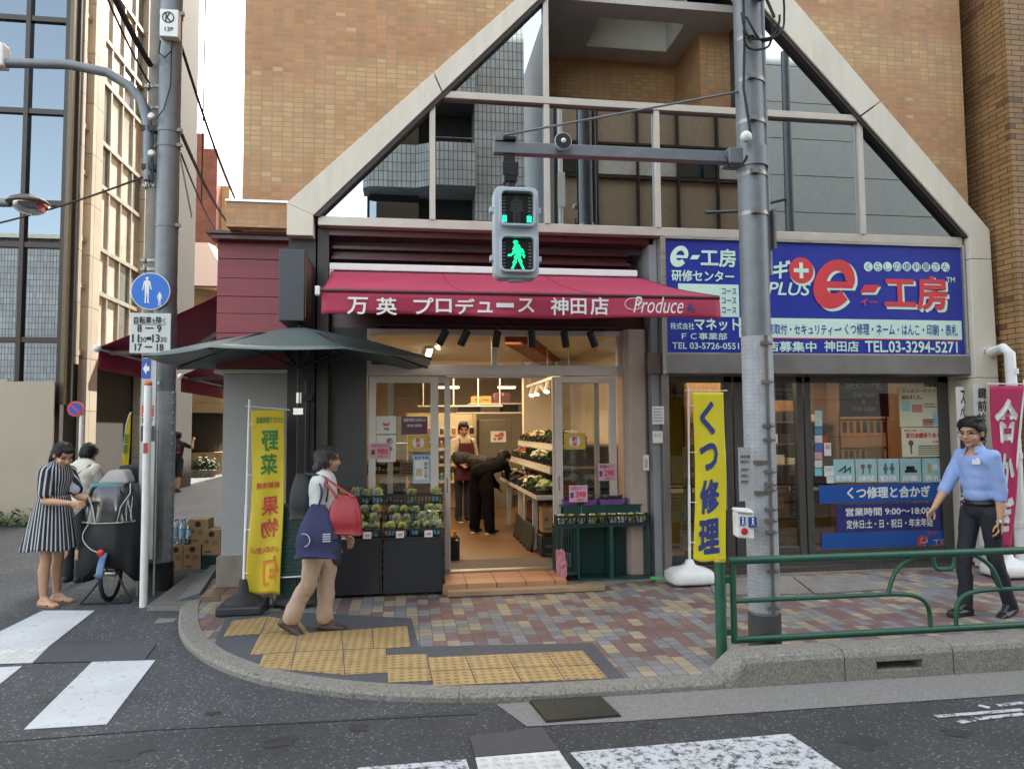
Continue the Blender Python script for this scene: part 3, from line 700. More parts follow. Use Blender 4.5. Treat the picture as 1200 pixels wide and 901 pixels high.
# ------------------------------------------------------------------ neighbours
nb = root('brick_building', (9, 0, 0), 'dark brown brick building standing right beside the orange tiled one', 'building')
MB().box(6.86, 42, -.37, 14, 0, 34).build('brick_wall', M_brickd, nb)
mb = MB().box(7.42,7.60,-.44,-.372,5.0,5.32); mb.build('meter_box', M_galv, nb, bevel=.01)
MB().tube([(7.50,-.42,5.3),(7.50,-.42,5.72),(7.46,-.42,5.78),(7.34,-.42,5.80),(7.30,-.42,5.76),(7.30,-.42,5.1)], .014, 8).build('conduit', M_whitep, nb)
MB().cyl((7.55,-.43,6.1),(7.50,-.43,8.6),.04,n=12).build('downpipe', M_bronze, nb)
q = PY(1183, 410, -.45)
dp = MB().tube([(6.79,.04,q.z),(q.x-.06,-.43,q.z+.02),(q.x,-.45,q.z-.04),(q.x+.02,-.45,1.2),(q.x+.02,-.45,.05)], .055, 12)
for z in (2.28, 1.35, .6): dp.cyl((q.x+.02,-.45,z-.03),(q.x+.02,-.45,z+.03),.064,n=12)
tag(dp.build('drainpipe', M_whitep), 'cream drainpipe bending down the dark brick wall behind the red banner', 'pipe')

# left: glass tower, hoarding, tan block
M_tglass = glass('tower_glass', .15, (.05, .06, .07), power=.3, gcol=(.72, .86, 1))
M_curt = glass('curtain_glass', .45, (.14, .15, .14), power=.4)
M_tan = tiles('tan_cladding', (.46, .41, .33), (.50, .45, .365), (.25, .22, .17), .62, 1.05, 0, .012, bump=.2, rough=.5)
tw = root('glass_tower', (-13, 8, 0), 'dark glass office tower behind the plain hoarding', 'building')
MB().box(-22,-7.12,7.35,16,0,30).build('core', M_dkroom, tw)
mb = MB()
for x in (-7.10,-7.82,-9.3,-10.8,-12.3,-13.8): mb.box(x-.04,x+.04,7.20,7.35,2.2,30)
for z in (2.3,3.43,5.25,6.07,7.86,9.7,11.5,13.3,15.1,17): mb.box(-22,-7.05,7.22,7.34,z-.05,z+.05)
tf_ = mb.build('window_frame', M_bronze, tw)
MB().box(-22,-7.1,7.28,7.29,2.3,30).build('pane', M_tglass, tf_)
MB().box(-7.05,-6.98,7.16,7.36,2.2,30).build('edge_fin', mk('brass_fin', (.11,.09,.055), .4, .4), tw)
MB().box(-7.04,-6.94,7.37,7.44,2.2,30).build('edge_trim', M_black, tw)
hd = MB()
for k in range(9): hd.box(-14.25+k*.80, -14.25+k*.80+.797, 6.95+.01*(k % 2), 7.0, 0, 2.98-.045*k)
tag(hd.build('hoarding', mk('hoarding_tan', (.40,.34,.26), .6, var=.05, scale=1.2, grime=.1)), 'plain tan hoarding of tall boards under the dark glass tower', 'hoarding')
tb = root('tan_building', (-8, 11, 0), 'tan clad building with tall glazed bays along the side street', 'building')
MB().box(-14,-7.10,7.46,13.4,3.25,26).box(-14,-7.05,13.0,13.4,0,3.25).build('tan_wall', M_tan, tb)
mb = MB()
for y0, y1 in ((7.5,7.62),(8.0,8.5),(11.0,11.45),(13.0,13.4)): mb.box(-7.09,-6.92,y0,y1,0 if y0 > 7.7 else 3.0,26)
mb.build('pilaster', M_tan, tb)
MB().box(-7.9,-7.84,8.5,11,0,3.25).build('shutter', mk('dark_shutter', (.05,.043,.036), .5, stretch=(1,1,12), var=.25), tb)
MB().box(-7.85,-7.11,11.45,13,0,3.25).build('entrance_wall', mk('entrance_grey', (.22,.21,.20), .6), tb)
cw = MB()
for y0, y1, ys in ((7.62,8.0,()),(8.5,11.0,(9.1,9.75,10.4)),(11.45,13.0,(12.2,))):
    for y in ys: cw.box(-7.08,-7.0,y-.03,y+.03,3.2,26)
    z = 3.25; k = 0
    while z < 26: cw.box(-7.08,-6.99,y0,y1,z-.045,z+.045); z += (1.35, .95)[k % 2]; k += 1
cf = cw.build('window_frame', mk('champagne_alu', (.46,.44,.39), .35, .3), tb)
rp0 = random.Random(4); pmats = (mk('pale_reflection', (.60,.59,.52), .10, var=.3, scale=1.2), M_curt, mk('grey_pane', (.17,.20,.19), .08, var=.4, scale=1.5))  # pale pane colour stands in for bright reflections in the glazing
for y0, y1, ys in ((7.62,8.0,()),(8.5,11.0,(9.1,9.75,10.4)),(11.45,13.0,(12.2,))):
    yy = [y0]+list(ys)+[y1]
    for a, b in zip(yy, yy[1:]):
        z = 3.25; k = 0
        while z < 15:
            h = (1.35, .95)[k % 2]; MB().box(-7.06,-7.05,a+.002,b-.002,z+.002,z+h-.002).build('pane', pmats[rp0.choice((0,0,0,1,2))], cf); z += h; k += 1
    MB().box(-7.06,-7.05,y0,y1,z+.01,26).build('upper_pane', M_curt, cf)
MB().box(-7.1,-6.75,8.5,13.0,3.05,3.20).build('canopy', mk('canopy_alu', (.5,.46,.36), .4, .4), tb)
for o_ in (tw, tb, bpy.data.objects['hoarding']): o_.location.x += .57
# weeds along the hoarding
def leafy(name, mat, n, place, size, parent=None):
    mb = MB()
    for _ in range(n):
        p = place(); a = random.uniform(0, 6.28); t = random.uniform(-.9, .9); s = size*random.uniform(.6, 1.3)
        d = V((math.cos(a), math.sin(a), t)).normalized(); e = d.cross(V((random.uniform(-1,1), random.uniform(-1,1), 1))).normalized()
        p = V(p); mb.add([p-d*s, p-d*s*.1+e*s*.38, p+d*s, p-d*s*.1-e*s*.38], [(0,1,2,3)])
    return mb.build(name, mat, parent)
M_leaf = mk('leaf_green', (.07, .115, .035), .5, var=.4, scale=12)
M_leaf2 = mk('leaf_pale', (.10, .14, .05), .5, var=.4, scale=12)
tag(leafy('weeds', M_leaf, 900, lambda: (random.uniform(-10,-6.4), random.uniform(6.55,6.93), abs(random.gauss(0,.14))), .06), 'green weeds growing along the foot of the tan hoarding', 'weeds', kind='stuff')

# end of the side street
fb = root('corner_house', (-9, 22, 0), 'tan tiled house with a rounded corner at the end of the side street', 'building')
M_tan2 = tiles('tan_tile', (.52,.40,.25), (.58,.46,.30), (.30,.22,.14), .9, .45, .5, .02, bump=.2)
def rounded(x0, x1, y, r, z0, z1, depth=8):
    pts = [(x0, y)]+[(x1-r+r*math.sin(a), y+r-r*math.cos(a)) for a in [math.pi/2*i/8 for i in range(9)]]+[(x1, y+depth), (x0, y+depth)]
    return MB().prism([(a, b, z0) for a, b in pts], (0, 0, z1-z0))
rounded(-16,-7.2,20.6,1.6,2.35,7.0).build('upper_wall', M_tan2, fb)
rounded(-16,-7.3,20.8,1.5,0,.85).build('base_wall', M_tan2, fb)
rounded(-16,-7.5,21.2,1.4,.85,2.35).build('dark_bay', M_dkroom, fb)
w1 = MB().box(-11.4,-9.1,20.9,21.1,.87,.95).box(-11.4,-9.1,20.9,21.1,2.25,2.33)
for x in (-11.4,-9.12,-8.5): w1.box(x,x+.09,20.9,21.1,.87,2.33)
w1 = w1.build('window', M_bronze, fb)
MB().box(-11.4,-8.5,20.98,20.99,.95,2.25).build('pane', glass('pale_pane', .25, (.5,.52,.45)), w1)
MB().prism([(-16.3,20.2,7.0),(-6.8,20.2,7.0),(-8.4,23,9.3),(-16.3,23,9.3)], (0,1.2,.15)).build('roof', mk('brown_roof', (.16,.09,.06), .7), fb)
MB().box(-10.2,-9.7,20.55,20.62,4.9,6.1).build('upper_window', M_bronze, fb)
bt = root('red_brick_tower', (-11, 33, 0), 'tall reddish brown brick block rising far down the side street', 'building')
MB().box(-16,-10.1,31,40,0,16.2).box(-13.6,-11.3,33,36,16.2,17.8).build('brick_wall', tiles('red_brick', (.22,.085,.06), (.26,.105,.075), (.12,.07,.06), .3, .1, .5, .06), bt)
MB().box(-10.1,-9.7,32,39,0,14.6).build('stair_wall', M_tan2, bt)
mb = MB()
for k in range(5): mb.box(-9.69,-9.66,33.2,36.5,2+2.6*k,3.6+2.6*k)
mb.build('side_window', M_tglass, bt)
rw = root('shade_block', (1, 28, 0), 'plain pale block added out of view behind the shop building to shade the street', 'building')  # hidden mass added to keep the sun off the side street
MB().box(-1.66,5,19.1,46,0,15.5).build('shade_block_wall', M_tan2, rw); MB().box(-1.8,5.2,19.1,46.2,15.5,15.7).build('roof', M_cream, rw)
rd = MB().box(-8.2,-7.2,24,24.1,0,2.3); 
tag(rd.build('house_door', mk('orange_door', (.32,.12,.05), .5)), 'orange brown doorway beside the rounded tan house', 'door')

for o_ in (fb, bt): o_.location.x += .4
# across the main road: seen mirrored in the big panes
M_gtile = tiles('grey_tile', (.40,.41,.41), (.47,.48,.48), (.14,.14,.14), .145, .30, 0, .05)
og = root('balcony_block', (1, -18, 0), 'grey tiled block with curved balconies across the road', 'building')
MB().box(2.2,3.84,-21,-15.5,0,16.6).build('tiled_shaft', M_gtile, og)
MB().box(-1.3,2.2,-21,-16.6,0,16.4).build('back_wall', M_dkroom, og)
for k in range(5):
    z = .7+2.9*k
    pr = MB(); pts = [(-1.4,-16.6),(-1.4,-15.9)]+[(-1.0-.4*math.cos(a), -15.9+.4*math.sin(a)) for a in [math.pi/2*i/6 for i in range(7)]]+[(.3,-15.5),(.7,-15.25),(1.0,-15.1),(2.2,-15.1),(2.2,-16.6)]
    pr.prism([(x, y, z) for x, y in pts], (0,0,1.4)); b_ = pr.build('balcony', M_gtile, og)
    MB().box(-1.2,.4,-16.4,-16.3,z+1.5,z+2.9).build('balcony_window', M_tglass, b_)
    MB().tube([(.9,-15.15,z+1.55),(2.2,-15.15,z+1.55)], .02, 6).build('rail', M_galv, b_)
ob = root('brown_office', (8, -18, 0), 'brown panelled office block across the road', 'building')
MB().box(4.85,12.0,-22,-15.6,0,16.4).build('panel_wall', mk('brown_panel', (.27,.20,.14), .5, var=.1), ob)
mb = MB()
for k in range(6): mb.box(4.85+1.42*k-.03,4.85+1.42*k+.05,-15.6,-15.48,0,16.4)
for k in range(5):
    z = 1.2+2.95*k; mb.box(4.85,12,-15.6,-15.5,z-.05,z+.05); mb.box(4.85,12,-15.6,-15.5,z+1.1,z+1.18)
wf = mb.build('window_frame', M_bronze, ob)
for k in range(5):
    for j in range(5):
        z = 1.2+2.95*k; x = 4.90+1.42*j
        MB().box(x+.02,x+1.34,-15.58,-15.56,z+.1,z+1.08).build('pane', mk('curtained', (.45,.44,.40), .3) if (j+k) % 3 else M_tglass, wf)
oc = root('grey_panel_block', (18, -18, 0), 'light grey panel block across the road', 'building')
mb = MB()
for k in range(12): mb.box(12.4,30,-22,-15.55,1.3*k,1.3*k+1.27)
mb.build('panel_wall', mk('grey_panel', (.50,.53,.54), .5, var=.06), oc)
MB().box(12.4,30,-22,-15.62,0,15.6).build('core', M_greyd, oc)
MB().box(19,21.5,-15.6,-15.52,9.3,10.6).build('window', M_tglass, oc)
ol = root('low_block', (-12, -20, 0), 'low grey tiled block across the road to the left', 'building')
MB().box(-28,-9,-26,-15.5,0,11).build('grey_wall', M_gtile, ol)
MB().box(-28.2,-8.8,-26.2,-15.3,11,11.2).build('roof', M_cream, ol)
pl = root('concrete_pole', (11.35,-12.4,0), 'concrete utility pole on the far side of the road', 'utility pole')
MB().cyl((11.35,-12.4,0),(11.35,-12.4,13),.16,.12).build('pole', M_galv, pl)
MB().tube([(11.35,-12.4,8.5),(9.6,-12.3,8.0),(8.6,-12.2,7.9)], .05, 8).build('arm', M_galv, pl)
pl2 = root('steel_pole', (4.4,-12.6,0), 'white steel pole beside the brown office', 'pole')
MB().cyl((4.4,-12.6,0),(4.4,-12.6,14),.07).build('pole', M_whitep, pl2)
MB().box(4.3,4.5,-12.5,-12.44,8,9).build('box', M_whitep, pl2)
struct(MB().box(-60,60,-30,-13.2,0,.12).build('far_pavement', M_gut))
# ------------------------------------------------------------------ signs on the fronts
M_blue = mk('sign_blue', (.016, .030, .30), .35, var=.12, scale=2, grime=.2)
M_mint = mk('sign_mint', (.60, .78, .66), .4, var=.03)
M_sred = mk('sign_red', (.62, .045, .055), .4, var=.04)
M_awn = mk('awning_red', (.40, .030, .075), .65, var=.10, scale=2, bump=.5, bscale=9, grime=.16)
sb = root('shop_sign', (4.6, 0, 2.5), 'large blue signboard of the key shop under the gable window', 'sign')
Ys = -.03
x0, x1, z0, z1 = 2.815, 6.44, 2.505, 3.765
MB().box(x0,x1,Ys,.02,z0,z1).build('panel', M_blue, sb)
mb = MB().box(x0-.02,x1+.03,Ys-.03,.06,z1,z1+.025).box(x0-.02,x1+.03,Ys-.03,.06,z0-.015,z0).box(x1,x1+.03,Ys-.03,.06,z0,z1).box(x0-.02,x0,Ys-.03,.06,z0,z1)
mb.build('frame', M_steel, sb)
st = MB(); Y1 = Ys-.004
rect(st, 795, 333, 866, 371, Y1, 0, .002); rect(st, 866, 374, 1127, 396.5, Y1, 0, .002)
bars = st.build('pale_band', M_mint, sb)
mb = MB(); rect(mb, 866, 396.5, 1127, 397.8, Y1-.001, 0, .002); mb.build('red_line', M_sred, sb)
T0 = MB(); Yt = Y1-.003
elogo(T0, 784, 288, 808, 313, Yt)
dash(T0, 810, 299, 819, 304, Yt)
txtf(T0, '工房', 821.5, 292, 862, 312.5, Yt, bold=.03)
txtf(T0, '研修センター', 787, 317, 860, 330, Yt, bold=.022)
txtf(T0, '株式会社', 785.5, 378, 813.5, 386, Yt, bold=.015)
txtf(T0, 'マネット', 814, 373.5, 866, 387, Yt, bold=.03)
txtf(T0, 'ＦＣ事業部', 799, 390, 852, 398, Yt-.002, bold=.015)
txtf(T0, 'TEL 03-5726-0551', 788, 401.5, 866, 409, Yt, bold=.012)
txtf(T0, 'PLUS', 899.5, 331, 950, 346, Yt, bold=.012, shear=.25)
txtf(T0, 'カギ', 884, 305, 926, 326, Yt, bold=.03, shear=.25)
txtf(T0, '加盟店募集中', 868, 400, 956.5, 412, Yt, bold=.022)
txtf(T0, '神田店', 966, 399.5, 1006, 412, Yt, bold=.02)
txtf(T0, 'TEL.03-3294-5271', 1014, 400, 1122, 413, Yt, bold=.022)
txtf(T0, 'TM', 1109, 325, 1119, 331, Yt, bold=.01)
# pale shadows of the red letters
def off(dx, dy, Y): return dict(dx=dx, dy=dy, Y=Y)
elogo(T0, 953, 306, 1008, 365, Yt)
txtf(T0, '工房', 1039.5, 326, 1111.5, 365, Yt, bold=.035)
dash(T0, 1012, 336.5, 1030, 345.5, Yt)
# discs with blue kana
for i in range(9):
    c = PY(1017.5+i*11.3, 312.5+.5*(i > 4), Yt); MB().lathe([(.056,0),(.056,.001)], (c.x, Yt+.001, c.z), 18, 0, False, 'y').build('pale_disc', M_mint, sb)
c = PY(940, 318.5, Yt); MB().lathe([(.155,0),(.155,.001)], (c.x, Yt, c.z-.01), 24, 0, False, 'y').build('pale_disc', M_mint, sb)
T0.build('pale_lettering', M_mint, sb)
T1 = MB(); Yr = Yt-.003
elogo(T1, 950, 304, 1005, 362, Yr)
txtf(T1, '工房', 1037, 324, 1109, 362, Yr, bold=.035)
dash(T1, 1010, 334, 1028, 343, Yr)
txtf(T1, 'イー', 1008, 350, 1028, 358, Yr, bold=.03)
c = PY(939, 317, Yr); MB().lathe([(.15,0),(.15,.001)], (c.x, Yr, c.z), 24, 0, False, 'y').build('red_disc', M_sred, sb)
T1.build('red_lettering', M_sred, sb)
T2 = MB(); c = PY(939, 317, Yr-.003)
T2.box(c.x-.09,c.x+.09,Yr-.003,Yr-.002,c.z-.022,c.z+.022).box(c.x-.022,c.x+.022,Yr-.003,Yr-.002,c.z-.09,c.z-.0225).box(c.x-.022,c.x+.022,Yr-.003,Yr-.002,c.z+.0225,c.z+.09)
T2.build('white_cross', M_mint, sb)
T3 = MB()
for i, ch in enumerate('くらしの便利屋さん'):
    cx = 1017.5+i*11.3; txtf(T3, ch, cx-4.0, 308.6, cx+4.0, 316.8, Yt-.002, bold=.0, keep=True)
for t, a, b, cc, d in (('カギ・錠前取付・セキュリティー', 868, 379.5, 984, 392), ('・くつ修理・ネーム・はんこ・印刷・表札', 984, 379.5, 1122, 393),
                       ('コース', 846, 338, 863, 345), ('コース', 846, 349, 863, 356), ('コース', 846, 360, 863, 367)):
    txtf(T3, t, a, b, cc, d, Yt, bold=.012)
T3.build('blue_lettering', M_blue, sb)

# red awning with its name on the valance
aw = root('awning', (.9, -.8, 2.6), 'long red awning with white lettering over the greengrocer', 'awning')
xa, xb, Yf = -.67, 2.68, -1.70
zt, zb_ = PY(610, 343, Yf).z, PY(610, 371.5, Yf).z
mb = MB().sheet(lambda u, v: V((xa+.0+(xb-xa)*u-.10*(1-v)*(1-u)-.11*(1-v)*u, .05+(Yf-.05)*v, 3.34+(zt-3.34)*v-.035*math.sin(math.pi*v)*(1+.25*math.sin(u*23)))), 40, 8)
mb.build('canopy', M_awn, aw, solid=.004)
sm_ = MB()
for u in (.0, .34, .67, 1.0):
    sm_.tube([V((xa+(xb-xa)*u-.10*(1-v)*(1-u)-.11*(1-v)*u, .05+(Yf-.05)*v, 3.344+(zt-3.34)*v-.035*math.sin(math.pi*v)*(1+.25*math.sin(u*23)))) for v in [k/10 for k in range(11)]], .0035, 5)
sm_.build('seam', mk('seam_red', (.22, .016, .04), .8), aw)
vl = MB().sheet(lambda u, v: V((xa+(xb-xa)*u, Yf-.004-.012*v*math.sin(u*17+1)*(.4+v)-.03*v*u*u, zt-.028-(zt-.028-zb_)*v+.012*v*math.sin(u*9))), 60, 5).build('valance', M_awn, aw, solid=.003)
MB().tube([(xa-.03,Yf,zt-.012),(xb+.0,Yf,zt-.012)], .016, 8).build('front_bar', mk('bar_maroon', (.10,.02,.028), .5), aw)
MB().box(xa-.05,xa-.012,Yf-.03,Yf+.04,zt-.055,zt+.02).build('end_cap', M_whitep, aw, bevel=.008)
MB().box(xa-.12,2.52,.02,.13,3.345,3.42).box(xa-.12,xa-.08,.02,.10,3.0,3.345).build('cassette', M_whitep, aw, bevel=.01)
mb = MB()
for x in (xa+.15, xb-.2): mb.beam((x,.05,3.1),(x+.25,-.8,2.95),.03,.05); mb.beam((x+.25,-.8,2.95),(x,Yf+.02,zt-.03),.03,.05)
mb.build('folding_arm', M_maroond, aw)
T = MB(); Yv = Yf-.03
for ch, a, b, c, d in (('万',407,348.5,431,368),('英',441,349,465,369),('プ',485,349,508,368),('ロ',511,350.5,529,366),('デ',534,350,556,368),('ュ',560,354,577,366),('ー',582,355.5,602,360),('ス',607,350,626,366),
                      ('神',645.5,349,666,369),('田',669,350,687,368),('店',692,348.5,713,369)):
    txtf(T, ch, a, b, c, d, Yv, bold=.018)
txtf(T, 'Produce', 742, 348, 801, 367, Yv-.008, bold=.0, shear=.35)
q = PY(742, 356, Yv-.006); 
T.tube([V((q.x+.055*math.cos(t)*(1+.1*t), Yv-.006, q.z+.05*math.sin(t))) for t in [i*.35-.6 for i in range(20)]], .003, 5)
T.build('lettering', M_wtxt, aw)
T = MB()
for dx, dz in ((0,0),(.022,0),(.044,0),(.011,.018),(.033,.018),(.022,.034),(.055,-.012),(.03,-.014),(.008,-.014)):
    q = PY(805, 362, Yv); T.lathe([(.012,0),(.012,.001)], (q.x+dx, Yv-.022, q.z+dz), 10, 0, False, 'y')
T.build('grape_emblem', mk('grape_violet', (.12,.06,.22), .5), aw)

# black spotlights on a bar under the awning
tb_ = tag(MB().box(-.35,2.3,.10,.14,2.79,2.83).box(-.32,-.28,.14,.3,2.80,2.83).box(2.2,2.24,.14,.3,2.80,2.83).build('light_bar', M_blackm), 'black mounting bar under the red awning', 'bar')
M_lampf = mk('lamp_face', (.5,.48,.44), .2)
M_lampon = emit('lamp_glow', (1, .82, .6), 5)
def spot(px, py, ang, on, lab):
    p = PY(px, py, .12); o = root('spotlight', (p.x,.12,2.79), lab, 'spotlight', 'spotlights under the awning')
    a = V((p.x,.12,2.72)); d = V((math.sin(ang),.35,-math.cos(ang))).normalized()
    MB().cyl((p.x,.12,2.79),(p.x,.12,2.70),.012).build('bracket', M_blackm, o)
    b = MB().cyl(a-d*.02, a+d*.15, .042, n=18).build('housing', M_blackm, o)
    MB().cyl(a+d*.1505, a+d*.1525, .034, n=18).build('lens', M_lampon if on else M_lampf, b)
for i, (x, a, on) in enumerate(((522,-.5,1),(547,-.45,0),(583,-.12,0),(623,.06,0),(661,.22,0),(692,.45,0))):
    spot(x, 392, a, on, ('black spotlight with a glowing face at the umbrella end of the bar','black tilted spotlight second from the umbrella end','black spotlight hanging just beside the traffic signal',
      'black spotlight pointing straight down over the doorway','black spotlight over the right door panel','black spotlight leaning right beside the pink pillar')[i])

# dark box sign
bs = root('box_sign', (-1.0,-.5,2.7), 'dark grey projecting box sign with a reddish lit face above the umbrella', 'sign')
MB().box(-1.19,-.955,-.60,-.02,2.72,3.40).build('box', mk('sign_charcoal', (.055,.06,.065), .5), bs, bevel=.006)
MB().box(-.955,-.945,-.56,-.06,2.76,3.36).build('face', mk('sign_face', (.12,.035,.022), .3), bs)
T = MB()
for ch, z in zip('Pro', (3.26,3.22,3.17)): txt(T, ch, (-.944,-.32,z), .05, .04, xd=(0,1,0), bold=.0)
for i, ch in enumerate('プロデュース'): txt(T, ch, (-.944,-.26,3.10-.05*i), .05, .045, xd=(0,1,0), bold=.02)
T.build('lettering', mk('gold_letter', (.6,.5,.32), .4), bs)

# side awnings along the side street
def side_awn(ya, yb, lab, dz):
    o = root('awning', (-2.4,(ya+yb)/2,2.6), lab, 'awning')
    xw, xo, zw, zo = -1.965, -3.50, 3.42+dz, 2.66+dz
    MB().sheet(lambda u, v: V((xw+(xo-xw)*v, ya+(yb-ya)*u, zw+(zo-zw)*v-.03*math.sin(math.pi*v))), 12, 6).build('canopy', M_awn, o, solid=.004)
    MB().sheet(lambda u, v: V((xo-.004-.01*v*math.sin(u*20), ya+(yb-ya)*u, zo-.02-.24*v)), 24, 3).build('valance', M_awn, o, solid=.003)
    MB().tube([(xo,ya-.03,zo-.02),(xo,yb,zo-.02)], .02, 8).ball((xo,ya-.05,zo-.02),.045,10,6).build('front_bar', M_whitep, o)
    mb = MB()
    for y in (ya+.3, yb-.3): mb.beam((xw,y,zw-.35),(-2.7,y+.3,zo+.02),.03,.05); mb.beam((-2.7,y+.3,zo+.02),(xo,y,zo-.04),.03,.05)
    mb.build('folding_arm', M_steeld, o)
side_awn(1.30, 4.1, 'red side awning nearest the street poles', 0)
side_awn(4.4, 7.2, 'red side awning further down the side street', -.1)

# square plates and notices on posts
def plate(name, px, Y, mat, label, cat, text=None, tm=None, d=.008, group=None, lines=0):
    o = MB(); a, b, c, e = rect(o, *px, Y, 0, d); o = o.build(name, mat); tag(o, label, cat, group)
    T = MB()
    if text:
        for t, bx, bo in text: txtf(T, t, *bx, Y-.002, bold=bo)
    for k in range(lines):
        h = (e-c)/(lines+1); z = e-h*(k+.9); x = a+(b-a)*.12
        while x < b-(b-a)*.15:
            w_ = (b-a)*random.uniform(.05,.16); T.box(x,min(b-(b-a)*.1,x+w_),Y-.003,Y-.002,z-h*.2,z+h*.2); x += w_+(b-a)*.04
    if T.f: T.build('lettering', tm or M_ink, o)
    return o
M_paper = mk('paper', (.72,.71,.68), .6, var=.03)
plate('notice', (764.5,476,778,497), -.03, M_paper, 'grey white notice on the steel post above the round badge', 'notice', lines=5, tm=M_steeld)
plate('badge', (765,505,776.5,519), -.03, M_paper, 'small white shield badge on the steel post', 'badge', text=[('3-12',(767,508,774.5,512),.0)])
plate('notice', (754,533,760.5,551), .045, M_paper, 'small white strip notice on the grey post', 'notice', text=[('定休日',(755.5,537,759,548),.0)], d=.01)
M_banw = mk('strip_white', (.66,.65,.60), .6, var=.03)
def vtext(T, s, px0, px1, py0, py1, Y, bold=.02):
    n = len(s); h = (py1-py0)/n
    for i, ch in enumerate(s): txtf(T, ch, px0, py0+i*h+h*.08, px1, py0+(i+1)*h-h*.08, Y, bold=bold)
o = plate('strip_sign', (1124,453.5,1133,640), -.129, M_banw, 'narrow white strip sign on the inner edge of the pale column', 'sign'); T = MB(); vtext(T, 'スペアーキー即日作製', 1125.5, 1131.5, 456, 640, -.132); T.build('lettering', M_ink, o)
o = plate('strip_sign', (1144.5,450,1157,640), -.13, M_banw, 'white strip sign of black brush characters in the middle of the pale column', 'sign'); T = MB(); vtext(T, '鍵前診断取付出張', 1146, 1156, 453, 572, -.133); T.build('lettering', M_ink, o)
plate('number_plate', (1151,407,1156,416), -.125, M_paper, 'tiny white plate reading a character on the column', 'plate', text=[('上',(1152,409,1155.5,414.5),.02)], d=.004)

# ------------------------------------------------------------------ window stickers of the key shop
Yw = .352
M_bl2 = mk('sticker_blue', (.015,.09,.36), .4, var=.05); M_bl3 = mk('sticker_indigo', (.03,.035,.17), .4, var=.05)
o = MB(); rect(o, 960,567,1119,588, Yw-.005); o = o.build('window_banner', M_bl2); tag(o, 'bright blue banner on the shop window about shoe repair and keys', 'sign'); T = MB(); txtf(T, 'くつ修理と合かぎ', 993,570,1090,583, Yw-.008, bold=.035); T.build('lettering', M_wtxt, o)
o = MB(); rect(o, 980,590,1102.5,622, Yw-.005); o = o.build('hours_sign', M_bl3); tag(o, 'dark indigo opening hours sign between two blue banners', 'sign')
T = MB(); txtf(T, '営業時間 9:00〜18:00', 991,594,1090,603.5, Yw-.008, bold=.02); txtf(T, '定休日:土・日・祝日・年末年始', 992,608,1093,618, Yw-.008, bold=.02); T.build('lettering', M_wtxt, o)
o = MB(); rect(o, 963,622.5,1122,645, Yw-.005); o = o.build('window_banner', M_bl2); tag(o, 'bright blue banner with a small red emblem low on the window', 'sign')
T = MB(); txtf(T, '工房', 1094,631,1109,639.5, Yw-.008, bold=.02); elogo(T, 1074.6,627.6,1087.6,641.6, Yw-.0075); T.build('lettering', M_wtxt, o)
T = MB(); elogo(T, 1074,627,1087,641, Yw-.009); txtf(T, '工房', 1094.5,631.5,1108.5,639, Yw-.0095, bold=.0); txtf(T, 'カギ', 1087,622,1099,627, Yw-.009, bold=.03, shear=.25); T.build('red_lettering', M_sred, o)
M_photo = mk('photo_cyan', (.34,.55,.58), .5, var=.1)
pics = ['photo card of green heeled shoes on the window', 'photo card of two keys on the window', 'photo card of wrist watches on the window', 'photo card of rubber stamps on the window', 'photo card of a name plate on the window']
caps = ['靴修理', '合鍵作成', '電池交換', '印鑑', '表札']
M_shoe = mk('shoe_green', (.02,.09,.04), .3); M_brass = mk('key_brass', (.30,.24,.14), .35, .6); M_navy = mk('navy_ink', (.02,.04,.09), .5)
for i in range(5):
    a = 977+i*26; o = MB(); x0, x1, z0, z1 = rect(o, a,538-.3*i,a+24.5,565, Yw-.005); o = o.build('photo_card', M_photo); tag(o, pics[i], 'picture', 'photo cards above the blue banner')
    cx, cz = (x0+x1)/2, (z0+z1)/2+.02; T = MB(); y = Yw-.009
    if i == 0:
        for dx, dz in ((-.03,.0),(.03,-.015)):
            T.prism([(cx+dx-.06,y,cz+dz-.03),(cx+dx-.02,y,cz+dz-.028),(cx+dx+.03,y,cz+dz+.012),(cx+dx+.045,y,cz+dz-.04),(cx+dx+.052,y,cz+dz-.04),(cx+dx+.055,y,cz+dz+.05),(cx+dx+.0,y,cz+dz+.01)], (0,.002,0))
        T.build('shoe_print', M_shoe, o)
    elif i == 1:
        for dx in (-.045,.04): T.lathe([(.028,0),(.028,.002)], (cx+dx,y+.002,cz+.03), 14, 0, False, 'y'); T.box(cx+dx-.009,cx+dx+.009,y,y+.002,cz-.06,cz+.005)
        T.build('key_print', M_brass, o)
    elif i == 2:
        for dx in (-.04,.045): T.lathe([(.03,0),(.03,.002)], (cx+dx,y+.002,cz), 14, 0, False, 'y'); T.box(cx+dx-.013,cx+dx+.013,y,y+.002,cz+.03,cz+.065); T.box(cx+dx-.013,cx+dx+.013,y,y+.002,cz-.06,cz-.03)
        T.build('watch_print', M_steeld, o)
    elif i == 3:
        T.box(cx-.08,cx+.08,y,y+.002,cz-.045,cz-.015); T.box(cx-.06,cx+.05,y,y+.002,cz-.0145,cz+.03); T.build('stamp_print', M_bronze, o)
    else:
        T.box(cx-.07,cx-.03,y,y+.002,cz-.05,cz+.06); T.build('nameplate_print', mk('ochre', (.5,.36,.12), .5), o)
        T = MB(); T.box(cx+.0,cx+.06,y,y+.002,cz-.01,cz+.05); T.build('plate_print', M_paper, o)
    T = MB(); txtf(T, caps[i], a+3,557,a+21,563.5, Yw-.011, bold=.03); T.build('lettering', M_wtxt, o)
M_cream2 = mk('poster_cream', (.66,.64,.46), .6, var=.04); M_pink = mk('soft_pink', (.55,.22,.24), .6, var=.05)
